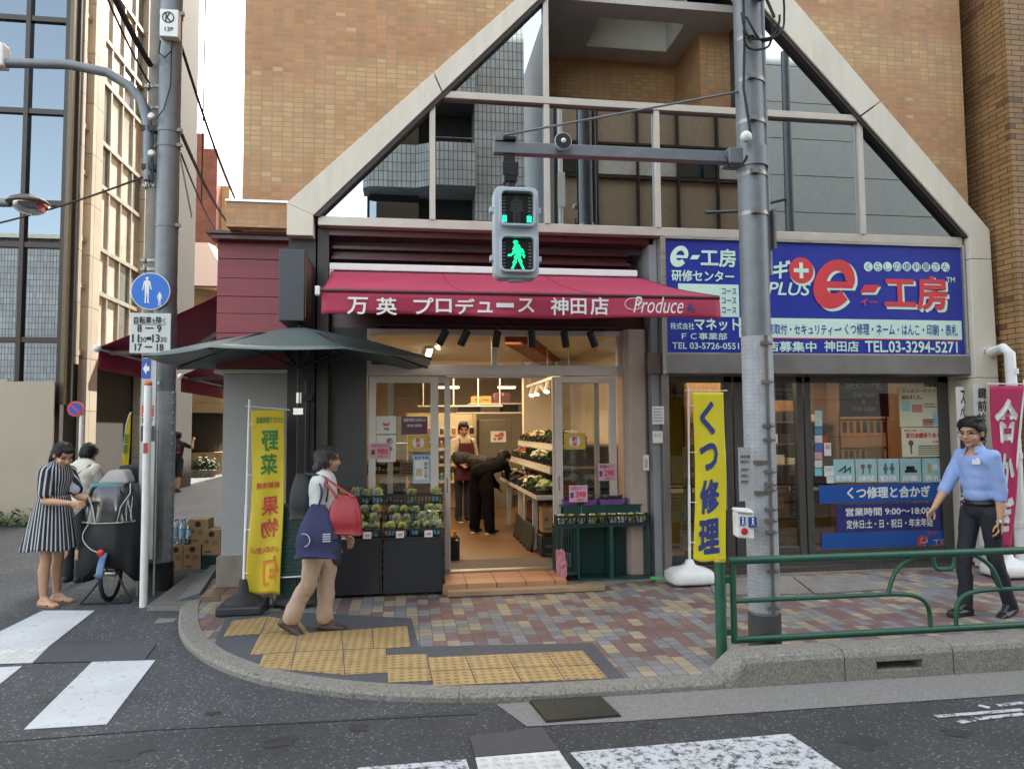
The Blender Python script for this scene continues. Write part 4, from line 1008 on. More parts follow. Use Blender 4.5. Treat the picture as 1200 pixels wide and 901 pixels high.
o = MB(); rect(o, 1054,453,1107,500, Yw-.005); o = o.build('poster', M_cream2); tag(o, 'upper cream poster about jewellery repair on the window', 'poster')
T = MB(); txtf(T, 'ジュエリーのリペア', 1057,456,1101,460, Yw-.008, bold=.02); txtf(T, '始めました。', 1057,463,1080,468, Yw-.008, bold=.03)
for y in (473,476,491,494): 
    for a, b in ((1083,1100),): rect(T, a, y, b-random.uniform(0,6), y+1, Yw-.008, 0, .001)
T.build('lettering', mk('brown_ink', (.16,.06,.05), .6), o)
T = MB(); rect(T, 1069,474,1081,483, Yw-.008, 0, .001); rect(T, 1081,491,1093,499, Yw-.008, 0, .001); T.build('pink_print', M_pink, o)
T = MB(); rect(T, 1057,470,1067,482, Yw-.008, 0, .001); rect(T, 1093,484,1104,498, Yw-.008, 0, .001); T.build('blue_print', M_photo, o)
o = MB(); rect(o, 1057,501,1111.5,535, Yw-.005); o = o.build('poster', M_cream2); tag(o, 'lower cream poster with a key and red writing', 'poster')
T = MB(); txtf(T, '即日合鍵承ります。', 1062,507,1104,513, Yw-.008, bold=.03); txtf(T, '4,400円', 1093,516,1108,519, Yw-.008, bold=.03); txtf(T, 'HONDA車 PCキー'.replace('HONDA車 ', ''), 1060,503,1082,506, Yw-.008, bold=.02); T.build('red_lettering', M_sred, o)
T = MB()
for y in (522,524.5,527,529.5,532): rect(T, 1076,y,1108-random.uniform(0,5),y+.9, Yw-.008, 0, .001)
T.build('lettering', M_ink, o)
T = MB(); q = PY(1067.5, 519, Yw-.008); T.lathe([(.035,0),(.035,.001)], (q.x,Yw-.008,q.z), 14, 0, False, 'y'); T.box(q.x-.011,q.x+.011,Yw-.009,Yw-.008,q.z-.13,q.z-.03); T.build('key_print', M_steeld, o)
# strip of payment stickers at the window's edge
scol = [(.45,.62,.6),(.5,.65,.62),(.1,.25,.4),(.6,.6,.62),(.08,.15,.45),(.55,.3,.3),(.6,.62,.55),(.2,.5,.6)]
M_st = [mk('sticker_%s' % n, c, .5) for n, c in zip(('mint','aqua','teal','grey','blue','rose','cream','cyan'), scol)]
wp_ = (('pale mint','aqua','teal','light grey','deep blue','rose','cream','cyan'))
for i in range(8):
    o = MB(); y = 481+i*9.7; rect(o, 955,y,963.5,y+8.6, Yw-.005); o = o.build('sticker', M_st[i]); tag(o, '%s sticker in the column at the left edge of the shop window' % wp_[i], 'sticker', 'stickers at the edge of the window')
for px, m, lab in (((966,519,974,534),5,'white sticker with a green mark beside the sticker column'),((966,546,977,558),1,'pale blue card sticker beside the shoes photo'),((969,558.5,977,566),0,'small red and white sticker just above the blue banner')):
    o = MB(); rect(o, *px, Yw-.005); o = o.build('sticker', M_paper); tag(o, lab, 'sticker')
    T = MB(); rect(T, px[0]+1.5,px[1]+2,px[2]-1.5,(px[1]+px[3])/2, Yw-.008, 0, .001); T.build('print', M_st[m], o)
# poster sheets on the greengrocer's doors
Yd = .314
plate('poster', (441,487.5,464,508), Yd, M_paper, 'white square poster with a red crest on the left glass door', 'poster', text=[('米穀',(450,501,456,504),.02)])
T = MB(); q = PY(452.5, 497, Yd); T.prism([(q.x-.045,Yd-.003,q.z+.02),(q.x-.02,Yd-.003,q.z-.02),(q.x+.02,Yd-.003,q.z-.02),(q.x+.045,Yd-.003,q.z+.02),(q.x,Yd-.003,q.z+.004)], (0,.001,0)); tag(T.build('emblem', M_sred, bpy.data.objects['poster.002'] if 'poster.002' in bpy.data.objects else None))
plate('poster', (441.5,510,464,541), Yd, M_paper, 'white sheet with a black drawing on the left glass door', 'poster', text=[('め',(453,513,460,520),.02),('キ',(456,523,460,529),.03)])
M_pinkc = mk('price_pink', (.66,.36,.44), .6, var=.04)
def price(px, Y, n, label, extra='特売'):
    o = MB(); rect(o, *px, Y, 0, .004); o = o.build('price_card', M_pinkc); tag(o, label, 'price card')
    a, b, c, d = px; w_, h = c-a, d-b
    T = MB(); txtf(T, n, a+w_*.36,b+h*.38,c-w_*.1,b+h*.72, Y-.003, bold=.03); T.build('red_lettering', M_sred, o)
    T = MB(); txtf(T, extra, a+w_*.1,b+h*.08,c-w_*.1,b+h*.28, Y-.003, bold=.01); txtf(T, '1', a+w_*.1,b+h*.45,a+w_*.22,b+h*.75, Y-.003, bold=.03); txtf(T, '(税込)', a+w_*.4,b+h*.80,c-w_*.15,b+h*.94, Y-.003, bold=.01); T.build('lettering', mk('card_ink', (.12,.05,.16), .6), o)
    return o
price((433.5,519,457,537), .29, '980', 'pink price card stuck on the left door over the white sheet', '山形デラウェア')
M_plum = mk('plum_card', (.12,.045,.075), .5)
plate('hours_card', (470.5,488,501,509), Yd, M_plum, 'plum coloured card with pale writing on the left glass door', 'sign', text=[('営業時間のお知らせ',(473,490,499,494),.01),('10:00-20:00',(477,497,494,500),.01)], tm=M_wtxt)
M_gold = mk('gold_card', (.55,.36,.06), .5)
def rice(px, Y, lab, par=None):
    o = MB(); rect(o, *px, Y); o = o.build('rice_poster', M_gold); tag(o, lab, 'poster')
    a, b, c, d = px; cx, cy = (a+c)/2, (b+d)/2; q = PY(cx, cy, Y-.003); r = (PY(c, cy, Y).x-PY(a, cy, Y).x)*.27
    MB().lathe([(r,0),(r,.001)], (q.x,Y-.003,q.z), 20, 0, False, 'y').build('white_disc', M_paper, o)
    T = MB(); txtf(T, '新', cx-3,b+(d-b)*.16,cx+3,cy-.3, Y-.006, bold=.03); txtf(T, '米', cx-3,cy+.3,cx+3,d-(d-b)*.16, Y-.006, bold=.03); T.build('lettering', M_sred, o)
rice((477.5,509.5,503,528), Yd, 'gold new rice poster on the left glass door')
rice((661,507.5,686,526.5), Yd, 'gold new rice poster on the right glass door')
o = plate('poster', (484,533,504,566), Yd-.004, mk('poster_blue', (.35,.50,.66), .5), 'blue and white poster low on the left glass door', 'poster')
T = MB(); rect(T, 486,539,502,562, Yd-.007, 0, .001); T.build('white_panel', M_paper, o)
T = MB(); txtf(T, 'おすすめ', 486,534.5,502,538, Yd-.007, bold=.02); vtext(T, '国産大豆', 497,501,541,560, Yd-.009, .01); T.build('lettering', M_navy, o)
T = MB(); q = PY(491, 551, Yd-.009); T.prism([(q.x-.035,Yd-.009,q.z-.06),(q.x+.035,Yd-.009,q.z-.06),(q.x+.03,Yd-.009,q.z+.02),(q.x-.03,Yd-.009,q.z+.02)], (0,.001,0)); T.build('bag_print', mk('bag_tan', (.5,.42,.25), .6), o)
plate('price_board', (469,541,486,558), .36, mk('board_rose', (.36,.22,.18), .6), 'dull rose board behind the left glass door', 'sign', lines=4)
price((701,543,721,563), .285, '298', 'tilted pink price card on the right glass door', '新潟産ぶどう')
# ------------------------------------------------------------------ poles and what hangs on them
M_perf = dotted('dimpled_wrap', (.36,.37,.38), .030, .20, 'wall', (.95, .95, .95, 1), .35); 
M_label = mk('label_white', (.7,.7,.68), .5)
M_rub = mk('black_rubber', (.018,.018,.019), .7, bump=.2)
def bands(mb, c, r, zs, w_=.03, ang=-1.9):
    for z in zs:
        mb.cyl((c[0],c[1],z-w_/2),(c[0],c[1],z+w_/2), r+.006, n=20)
        a = V((math.cos(ang), math.sin(ang), 0)); p = V((c[0],c[1],z))+a*(r+.02); mb.box(p.x-.025,p.x+.025,p.y-.02,p.y+.02,z-.018,z+.018)
px_, py_ = 2.585, -2.54
tp = root('traffic_pole', (px_,py_,0), 'grey steel pole standing in front of the blue signboard', 'pole')
MB().cyl((px_,py_,.02),(px_-.01,py_,8.2),.108,.098,24).build('pole', M_galv, tp)
MB().cyl((px_,py_,.02),(px_,py_,.34),.116,n=24).build('base_sleeve', mk('base_grey', (.06,.06,.058), .8, bump=.3, grime=.5), tp)
MB().cyl((px_,py_,.36),(px_,py_,2.36),.1125,n=28).build('dimpled_wrap', M_perf, tp)
mb = MB(); a = V((.10,-1,0)).normalized(); s_ = V((px_,py_,0))+a*.115
mb.box(s_.x-.012,s_.x+.012,s_.y-.004,s_.y+.004,.36,2.36)
for z in (2.30,2.02,1.70,1.60,1.37,1.28,1.24,1.10,1.02,.94,.66,.40):
    mb.box(s_.x-.045,s_.x+.045,s_.y-.014,s_.y+.003,z-.012,z+.012); mb.ball((s_.x+.03,s_.y-.012,z),.012,6,4)
mb.build('wrap_clip', M_steeld, tp)
mb = MB(); bands(mb, (px_,py_), .104, (4.62,4.30,3.98,3.58,3.28)); mb.build('band', M_steeld, tp)
MB().tube([(px_+.125,py_+.02,2.83),(px_+.125,py_+.02,2.9),(px_+.12,py_+.02,4.25),(px_+.12,py_+.02,8)], .026, 10).build('conduit', M_galv, tp)
mb = MB()
def coil(c, r, w_, a0, a1, n=14): return [V((c[0]+w_*math.cos(a0+(a1-a0)*i/n), c[1]-.02*math.sin(i), c[2]+r*math.sin(a0+(a1-a0)*i/n))) for i in range(n+1)]
for pts in (coil((px_+.02,py_-.15,4.72),.16,.15,2.9,6.5), coil((px_+.0,py_-.15,4.62),.14,.12,2.6,6.9), coil((px_+.06,py_-.16,4.78),.22,.16,3.4,7.0)): mb.tube(pts, .009, 6)
mb.tube([(px_-.09,py_-.10,8),(px_-.10,py_-.12,5.2),(px_-.09,py_-.12,4.6),(px_-.11,py_-.12,4.2),(px_-.07,py_-.13,3.86)], .011, 6)
mb.tube([(px_+.05,py_-.11,8),(px_+.05,py_-.12,5.0),(px_+.14,py_-.14,4.75)], .012, 6)
mb.tube(coil((px_-.17,py_-.08,3.70),.09,.08,3.2,6.3), .007, 6)
mb.build('cable', M_rub, tp)
mb = MB()
for dx, z in ((-.13,4.93),(-.115,3.82)): mb.lathe([(.012,0),(.035,.005),(.042,.02),(.03,.03),(.042,.04),(.03,.055),(.01,.06)], (px_+dx,py_-.12,z), 14, 0, True, 'y')
mb.build('insulator', M_whitep, tp)
MB().tube([(px_+.03,py_-.13,8),(px_+.03,py_-.13,5.1),(px_+.03,py_-.13,4.9)], [.05,.05,.06], 14).build('cable_joint', M_galv, tp)
ar = MB().beam((.62,-2.50,3.715),(2.46,-2.53,3.715),.075,.085,0)
ar.box(2.38,2.50,-2.60,-2.44,3.655,3.775).cyl((px_,py_,3.64),(px_,py_,3.79),.118,n=20)
ar.build('mast_arm', M_galv, tp, bevel=.006)
MB().tube([(2.48,-2.56,4.22),(.66,-2.52,3.80)], .0085, 6).box(.63,.69,-2.55,-2.49,3.76,3.82).build('stay_rod', M_galv, tp)
MB().tube([PY(1,1,-2.5)*0+V((2.48,-2.45,3.30)), V((1.9,-2.2,3.02))], .01, 6).build('lower_stay', M_galv, tp) if False else None
mb = MB().box(2.30,2.50,-2.665,-2.655,3.0,3.3) if False else None
MB().box(px_+.135,px_+.155,py_-.05,py_+.11,3.02,3.32).build('side_plate', M_steeld, tp)
# plate with text and push button on the pole
o = MB(); a_, b_, c_, d_ = rect(o, 866,524,881,587, -2.66, 0, .006); o = o.build('guide_plate', mk('plate_grey', (.42,.43,.43), .45, .3)); tag(o, 'slim grey guide plate strapped to the pole above the push button', 'sign')
T = MB(); txtf(T, '歩行者', 868,533,879,537, -2.663, bold=.02); txtf(T, '押ボタン', 868,539,879,543, -2.663, bold=.02)
for y in (549,551,556,558,563,565): rect(T, 868.5,y,878-random.uniform(0,3),y+.8, -2.663, 0, .001)
T.build('lettering', M_ink, o)
MB().box(px_-.09,px_-.0,-2.654,-2.60,1.2,1.23).box(px_-.09,px_-.0,-2.654,-2.60,1.42,1.45).build('strap', M_steeld, o)
q = PY(873, 615, -2.72); pb = root('push_button', (q.x,-2.68,q.z), 'white rusty pedestrian push button box on the traffic pole', 'button box')
MB().prism([(q.x-.068,-2.74,q.z-.085),(q.x+.045,-2.76,q.z-.10),(q.x+.075,-2.70,q.z-.09),(q.x+.075,-2.645,q.z-.09),(q.x-.06,-2.645,q.z-.08)], (0,0,.175)).prism([(q.x-.072,-2.75,q.z+.09),(q.x+.047,-2.77,q.z+.075),(q.x+.08,-2.64,q.z+.085),(q.x-.062,-2.64,q.z+.095)], (0,0,.025)).build('box', mk('rusty_white', (.70,.68,.64), .45, grime=.5, scale=9), pb, bevel=.012)
MB().box(q.x-.02,q.x+.02,-2.645,-2.60,q.z-.05,q.z+.05).build('bracket', M_steeld, pb)
fn = V((-.02,-1,0))
mb = MB(); y = -2.762
mb.lathe([(.027,0),(.022,.012)], (q.x-.018,-2.745,q.z-.04), 16, 0, True, 'y'); mb.build('button', mk('button_red', (.45,.03,.03), .35), pb)
mb = MB().box(q.x-.048,q.x-.012,-2.7535,-2.742,q.z+.0,q.z+.06).box(q.x+.008,q.x+.062,-2.774,-2.69,q.z-.01,q.z+.06); mb.build('pictogram', mk('picto_blue', (.03,.05,.22), .4), pb)
mb = MB()
for cx, yy in ((q.x-.03,-2.7545),(q.x+.033,-2.775)): mb.ball((cx,yy,q.z+.048),.007,8,5).beam((cx,yy,q.z+.038),(cx,yy,q.z+.02),.012,.003).beam((cx-.003,yy,q.z+.02),(cx-.01,yy,q.z+.002),.005,.003).beam((cx+.003,yy,q.z+.02),(cx+.01,yy,q.z+.002),.005,.003)
mb.build('walker', M_wtxt, pb)

# pedestrian signal
sg = root('pedestrian_signal', (.77,-2.5,3.08), 'grey pedestrian signal showing a green walking figure, hung from the mast arm', 'traffic signal')
sx0, sx1, sz0, sz1 = .612, .930, 2.752, 3.405
M_sig = mk('signal_grey', (.42,.46,.50), .42, var=.05, grime=.1)
def rrect(x0, x1, z0, z1, r, y, n=5):
    out = []
    for cx, cz, a0 in ((x1-r,z1-r,0),(x0+r,z1-r,90),(x0+r,z0+r,180),(x1-r,z0+r,270)):
        for i in range(n+1): a = R(a0+90*i/n); out.append((cx+r*math.cos(a), y, cz+r*math.sin(a)))
    return out
MB().prism(rrect(sx0,sx1,sz0,sz1,.045,-2.60), (0,.14,0)).build('housing', M_sig, sg, bevel=.008)
M_lens = mk('signal_lens', (.012,.014,.014), .15, var=.3); M_gled = emit('led_green', (.01,1,.36), .36); M_dled = mk('led_dark', (.16,.17,.16), .3)
lz = ((3.128,3.352),(2.802,3.028))
for k, (a, b) in enumerate(lz):
    ring = MB(); o1 = rrect(sx0+.032,sx1-.032,a-.018,b+.018,.04,-2.665); o2 = rrect(sx0+.045,sx1-.045,a-.004,b+.004,.032,-2.665); n = len(o1)
    b1 = [(x,-2.60,z) for x,_,z in o1]; b2 = [(x,-2.602,z) for x,_,z in o2]
    ring.add(o1+o2+b1+b2, [(i,(i+1)%n,n+(i+1)%n,n+i) for i in range(n)]+[(i,2*n+i,2*n+(i+1)%n,(i+1)%n) for i in range(n)]+[(n+i,n+(i+1)%n,3*n+(i+1)%n,3*n+i) for i in range(n)])
    vz = ring.build('visor', M_sig, sg)
    MB().prism(rrect(sx0+.046,sx1-.046,a-.003,b+.003,.03,-2.612), (0,.01,0)).build('lens', M_lens, sg)
    led = MB(); cx = (sx0+sx1)/2; cz = (a+b)/2
    def dot(x, z, r=.0042): led.lathe([(r,0),(r,.001)], (x,-2.6125,z), 6, 0, False, 'y')
    # a walking figure in dots
    def inside(x, z):
        def cap(ax, az, bx, bz, r):
            dx, dz = bx-ax, bz-az; t = max(0, min(1, ((x-ax)*dx+(z-az)*dz)/(dx*dx+dz*dz+1e-9))); return math.hypot(x-ax-dx*t, z-az-dz*t) < r
        if k == 0: return cap(0,.082,0,.083,.016) or cap(0,.055,0,-.005,.028) or cap(-.03,.05,-.036,-.01,.009) or cap(.03,.05,.036,-.01,.009) or cap(-.013,0,-.014,-.092,.012) or cap(.013,0,.014,-.092,.012)
        return cap(-.008,.086,-.008,.087,.017) or cap(0,.055,.008,0,.024) or cap(.012,.055,.042,.02,.011) or cap(.042,.02,.048,-.015,.009) or cap(-.02,.045,-.03,.005,.01) or cap(-.03,.005,-.055,-.008,.009) or cap(-.003,-.01,-.018,-.05,.013) or cap(-.018,-.05,-.032,-.098,.01) or cap(.012,-.01,.025,-.05,.013) or cap(.025,-.05,.042,-.095,.01)
    st_ = .0098
    for i in range(-12, 13):
        for j in range(-12, 13):
            x, z = i*st_+(st_/2 if j % 2 else 0), j*st_
            if inside(x, z): dot(cx+x, cz+z, .0026 if k == 0 else .0040)
    led.build('figure', M_gled if k else M_dled, sg)
    tk = MB()
    for s_ in (-1, 1):
        for j in range(8): z = cz-.085+.024*j; tk.box(cx+s_*.092-.010,cx+s_*.092+.010,-2.6135,-2.6125,z-.004,z+.004)
    tk.build('countdown_bar', M_dled, sg)
    if k == 0:
        tk = MB()
        for s_ in (-1, 1):
            for j in range(2):
                for i in range(2): x = cx+s_*.088+(i-.5)*.017; z = cz-.082+j*.024; tk.box(x-.007,x+.007,-2.616,-2.614,z-.010,z+.010)
        tk.build('countdown_light', M_gled, sg)
mb = MB()
for z in (3.25, 2.90):
    for x in (sx0-.012, sx1+.012): mb.box(x-.014,x+.014,-2.56,-2.50,z-.02,z+.02)
mb.box(.72,.82,-2.57,-2.5,2.735,2.752)
mb.build('latch', M_sig, sg, bevel=.004)
MB().cyl((.735,-2.52,3.40),(.735,-2.52,3.46),.03,n=14).box(.69,.785,-2.56,-2.46,3.46,3.56).box(.68,.795,-2.565,-2.555,3.50,3.60).box(.69,.775,-2.53,-2.49,3.56,3.672).box(.685,.78,-2.57,-2.45,3.76,3.785).build('hanger', M_blackm, sg, bevel=.004)
# loudspeaker on the arm
q = PY(657, 171, -2.56); ls = root('loudspeaker', (q.x,-2.5,q.z-.06), 'small round horn loudspeaker standing on the mast arm', 'loudspeaker')
MB().lathe([(.060,.16),(.064,.155),(.060,.14),(.04,.07),(.022,.02),(.020,-.05),(.015,-.06)], (q.x,-2.49,q.z), 24, 0, True, 'y').build('horn', M_sig, ls)
MB().lathe([(.057,.1615),(.052,.1612)], (q.x,-2.49,q.z), 24, 0, True, 'y').build('mouth', M_rub, ls)
MB().lathe([(.018,.168),(.014,.18),(.0,.182)], (q.x,-2.49,q.z), 16, 0, True, 'y').build('core', M_whitep, ls)
MB().box(q.x-.02,q.x+.02,-2.53,-2.49,3.758,q.z-.03).build('stand', M_blackm, ls)

# ---- the two poles on the left
gx, gy = -2.62, .77
gp = root('steel_pole', (gx,gy,0), 'slim galvanised pole with a dimpled wrap, carrying the round blue sign', 'pole')
MB().cyl((gx,gy,0),(gx,gy,9.5),.122,.112,24).build('pole', M_galv, gp)
MB().cyl((gx,gy,.30),(gx,gy,2.12),.127,n=28).build('dimpled_wrap', M_perf, gp)
MB().cyl((gx,gy,0),(gx,gy,.29),.135,n=24).build('base_sleeve', M_rub, gp)
mb = MB()
for z in [.35+.11*i for i in range(17)]: mb.box(gx+.10,gx+.128,gy-.07,gy-.045,z-.012,z+.012)
mb.build('wrap_clip', M_steeld, gp)
mb = MB(); bands(mb, (gx,gy), .118, (5.02,4.85,3.95,6.35), .045, -.4); mb.build('band', M_galv, gp)
MB().box(gx-.07,gx-.0,gy-.142,gy-.138,2.19,2.225).build('tiny_plate', M_label, gp)
arm = [PY(-25,70,gy), PY(0,74,gy), PY(80,76,gy), PY(125,85,gy), PY(150,100,gy), PY(166,118,gy), PY(172,140,gy), PY(174,160,gy), PY(174,212,gy)]
MB().tube(arm, .052, 14).build('curved_arm', M_galv, gp)
q1, q2 = PY(174,152,gy), PY(174,197,gy)
MB().box(q1.x-.06,gx,gy-.05,gy+.05,q1.z-.03,q1.z+.03).box(q2.x-.06,gx,gy-.05,gy+.05,q2.z-.03,q2.z+.03).build('arm_clamp', M_blackm, gp)
MB().lathe([(.02,0),(.04,.01),(.03,.02),(.04,.03),(.02,.045)], (q1.x+.07,gy-.10,q1.z+.10), 14, 0, True, 'y').lathe([(.02,0),(.04,.01),(.03,.02),(.04,.03),(.02,.045)], (q2.x+.07,gy-.10,q2.z+.12), 14, 0, True, 'y').build('insulator', M_whitep, gp)
q = PY(2, 70, gy); MB().box(q.x-.14,q.x+.05,gy-.08,gy+.08,q.z-.10,q.z+.16).build('arm_head', M_whitep, gp, bevel=.02)
mb = MB().tube([PY(188,48,gy-.16),PY(186,62,gy-.16),PY(193,68,gy-.16),PY(201,60,gy-.16),PY(201,48,gy-.16)], .009, 6)
mb.tube([PY(201,60,gy-.15),PY(200,100,gy-.15),PY(192,128,gy-.15),PY(183,140,gy-.15)], .007, 6).tube([PY(180,150,gy-.1),PY(179,185,gy-.1),PY(180,212,gy-.1),PY(176,220,gy-.1),PY(174,205,gy-.1)], .008, 6)
mb.build('cable', M_rub, gp)
o = MB(); rect(o, 187,11,209,43, gy-.20, 0, .10); o = o.build('number_box', M_whitep, bevel=.008); tag(o, 'white box marked with a circled letter near the top of the pole', 'box')
T = MB(); txtf(T, 'K', 194,16,200,25, gy-.203, bold=.03); txtf(T, '13P', 193,32,203,37, gy-.203, bold=.02)
q = PY(197, 20.5, gy-.203); T.tube([(q.x+.058*math.cos(a),gy-.203,q.z+.058*math.sin(a)) for a in [i*math.pi/12 for i in range(25)]], .006, 5); T.build('lettering', M_ink, o)
cp = root('utility_pole', (-2.80,1.05,0), 'weathered concrete utility pole directly behind the galvanised one', 'utility pole')
MB().cyl((-2.80,1.05,0),(-2.80,1.05,10),.145,.13,20).build('pole', mk('old_concrete', (.21,.19,.16), .9, var=.2, scale=4, grime=.4, bump=.3), cp)
mb = MB(); bands(mb, (-2.80,1.05), .142, (5.6,5.35,4.9,4.45,3.6,3.5), .03, -2.4); mb.build('band', M_steeld, cp)
# blue walkers sign and its time plate
rs = root('round_sign', (-2.62,.6,3.2), 'round blue sign of an adult and child walking, with its white hours plate', 'road sign')
Ysg = gy-.145
q = PY(176.8, 341.5, Ysg); r = (PY(200,341,Ysg).x-PY(153.6,341,Ysg).x)/2
MB().lathe([(r,0),(r,.012)], (q.x,Ysg,q.z), 40, 0, False, 'y').build('rim', M_wtxt, rs)
MB().lathe([(r*.955,0),(r*.955,.003)], (q.x,Ysg-.0125,q.z), 40, 0, False, 'y').build('disc', mk('road_blue', (.012,.15,.58), .35, var=.04), rs)
def fig(mb, cx, cz, s, Y, child=False):
    def P(l): return [(cx+a*s, Y, cz+b*s) for a, b in l]
    mb.lathe([(.105*s,0),(.105*s,.001)], (cx,Y,cz+.86*s), 16, 0, False, 'y')
    mb.prism(P([(-.06,.74),(.06,.74),(.10,.70),(.20,.66),(.24,.55),(.28,.28),(.33,.06),(.27,.03),(.21,.22),(.17,.44),(.15,.2),(.14,-.1),(.13,-.48),(.14,-.86),(.19,-.93),(.05,-.93),(.04,-.5),(.0,-.08),(-.04,-.5),(-.05,-.93),(-.19,-.93),(-.14,-.86),(-.13,-.48),(-.14,-.1),(-.15,.2),(-.17,.44),(-.22,.22),(-.26,-.02),(-.32,.0),(-.28,.28),(-.24,.55),(-.20,.66),(-.10,.70)]), (0,.001,0))
T = MB(); fig(T, q.x-.035, q.z+.01, r*.74, Ysg-.018); fig(T, q.x+.095, q.z-.085, r*.40, Ysg-.018); T.build('figures', M_wtxt, rs)
o = MB(); rect(o, 152,367,200,414, Ysg, 0, .012); hp = o.build('hours_plate', mk('plate_white', (.60,.63,.60), .45, var=.04), rs, bevel=.006)
T = MB(); Yp = Ysg-.003
for t, a, b, c, d, bo in (('自転車',157,371,177.5,379,.03),('を',178.5,373.5,182,379,.02),('除',183,371,189.5,379,.03),('く',190.5,373,194,379,.02),('8 ー 9',161,381,189,389,.03),('11',155,392,163,401,.03),('30',164,395,171.5,401,.01),('ー',172,395.5,177,397.5,.06),('13',178.5,392,187,401,.03),('30',188,395,195,401,.01),('17 ー 18',158,403,191.5,411,.03)):
    txtf(T, t, a, b, c, d, Yp, bold=bo)
rect(T, 156.5,379.8,194.5,380.5, Yp, 0, .001)
T.build('lettering', M_ink, hp)
MB().box(gx-.02,gx+.02,Ysg+.0125,gy-.1,3.3,3.34).box(gx-.02,gx+.02,Ysg+.0125,gy-.1,2.7,2.74).build('bracket', M_galv, rs)
# white marker pole
q = PZ(168, 711, 0); t = PY(175, 452, q.y)
wp = root('white_pole', (q.x,q.y,0), 'thin white pole with a round orange cap at the kerb', 'pole')
MB().cyl((q.x,q.y,0),(q.x,q.y,t.z),.036,n=16).build('pole', M_whitep, wp)
MB().ball((q.x,q.y,t.z+.02),.038,12,8,sc=(1,1,.85)).build('cap', mk('orange_cap', (.62,.13,.02), .4), wp)
MB().box(q.x-.02,q.x+.02,q.y-.041,q.y-.036,t.z-.66,t.z-.56).build('sticker', mk('sticker_red', (.5,.05,.05), .5), wp)
# tall sign board behind it
q = PY(172, 560, .42)
sbd = root('sign_board', (q.x,.42,0), 'tall narrow pale sign board with a blue arrow at its top, behind the white pole', 'sign board')
o = MB(); rect(o, 164,417,181,655, .42, 0, .03); o.build('board', mk('board_pale', (.50,.52,.50), .5, var=.08, grime=.3), sbd)
o = MB(); rect(o, 166,420,176.5,443.5, .415); ap = o.build('arrow_plate', mk('arrow_blue', (.03,.09,.38), .4), sbd)
a = PY(167.5,432,.411); T = MB(); h = PY(167.5,425,.411).z-a.z; w_ = PY(175,432,.411).x-a.x
T.prism([(a.x,.411,a.z),(a.x+w_*.55,.411,a.z+h),(a.x+w_*.55,.411,a.z+h*.4),(a.x+w_,.411,a.z+h*.4),(a.x+w_,.411,a.z-h*.4),(a.x+w_*.55,.411,a.z-h*.4),(a.x+w_*.55,.411,a.z-h)], (0,.001,0)); T.build('arrow', M_wtxt, ap)
o = MB(); rect(o, 166,475,180,488, .416); rp_ = o.build('red_plate', M_sred, sbd)
T = MB(); p1, p2 = PY(168,486,.413), PY(178,477,.413); T.beam(p1, p2, .02, .001, 0, (0,1,0)); T.build('slash', M_wtxt, rp_)
T = MB(); txtf(T, '52', 166,490,171,495, .416, bold=.03); txtf(T, 'P', 175,490,179,495, .416, bold=.02); vtext(T, '月極駐車場', 171,177,452,474, .416, .01); T.build('lettering', M_ink, sbd)
o = MB(); rect(o, 165,499,181,517, .414); o.build('dark_plate', mk('plate_dark', (.03,.05,.055), .4), sbd)
MB().box(q.x-.09,q.x-.07,.45,.47,0,1.7).box(q.x+.07,q.x+.09,.45,.47,0,1.7).build('leg', M_steeld, sbd)
# no parking disc and far signs
def pole_at(name, base, top, Y, r, lab, cat):
    b = PZ(*base, 0); t_ = PY(top[0], top[1], b.y); o = root(name, (b.x,b.y,0), lab, cat); MB().cyl((b.x,b.y,0),(b.x,b.y,t_.z),r,n=12).build('pole', M_whitep, o); return o, b
np_, b = pole_at('no_parking_sign', (92,612), (92,486), 0, .035, 'round blue no stopping disc with a red rim on a white pole', 'road sign')
q = PY(88.3, 479, b.y-.06); r = (PY(98,479,b.y).x-PY(78.5,479,b.y).x)/2
MB().lathe([(r,0),(r,.02)], (q.x,b.y-.04,q.z), 30, 0, False, 'y').build('rim', M_sred, np_)
MB().lathe([(r*.76,0),(r*.76,.006)], (q.x,b.y-.062,q.z), 30, 0, False, 'y').build('disc', mk('disc_blue', (.015,.08,.42), .4), np_)
T = MB(); T.beam((q.x-r*.56,b.y-.072,q.z+r*.56),(q.x+r*.56,b.y-.072,q.z-r*.56), r*.2, .004, 0, (0,1,0)); T.build('slash', M_sred, np_)
fs_, b = pole_at('walkers_sign', (244,552), (244,488), 0, .04, 'small far blue walkers sign on a white pole by the rounded house', 'road sign')
q = PY(243.8, 492.5, b.y-.05); r = .155
MB().lathe([(r,0),(r,.02)], (q.x,b.y-.05,q.z), 24, 0, False, 'y').build('disc', mk('walk_blue', (.012,.13,.5), .4), fs_)
T = MB(); fig(T, q.x-.03, q.z, r*.7, b.y-.072); T.build('figures', M_wtxt, fs_)
o = MB().box(q.x-.17,q.x+.17,b.y-.06,b.y-.045,q.z-.50,q.z-.2).build('hours_plate', M_wtxt, fs_)
T = MB(); txt(T, '8-9', (q.x,b.y-.064,q.z-.30), .2, .08); txt(T, '17-18', (q.x,b.y-.064,q.z-.42), .22, .08); T.build('lettering', M_ink, o)
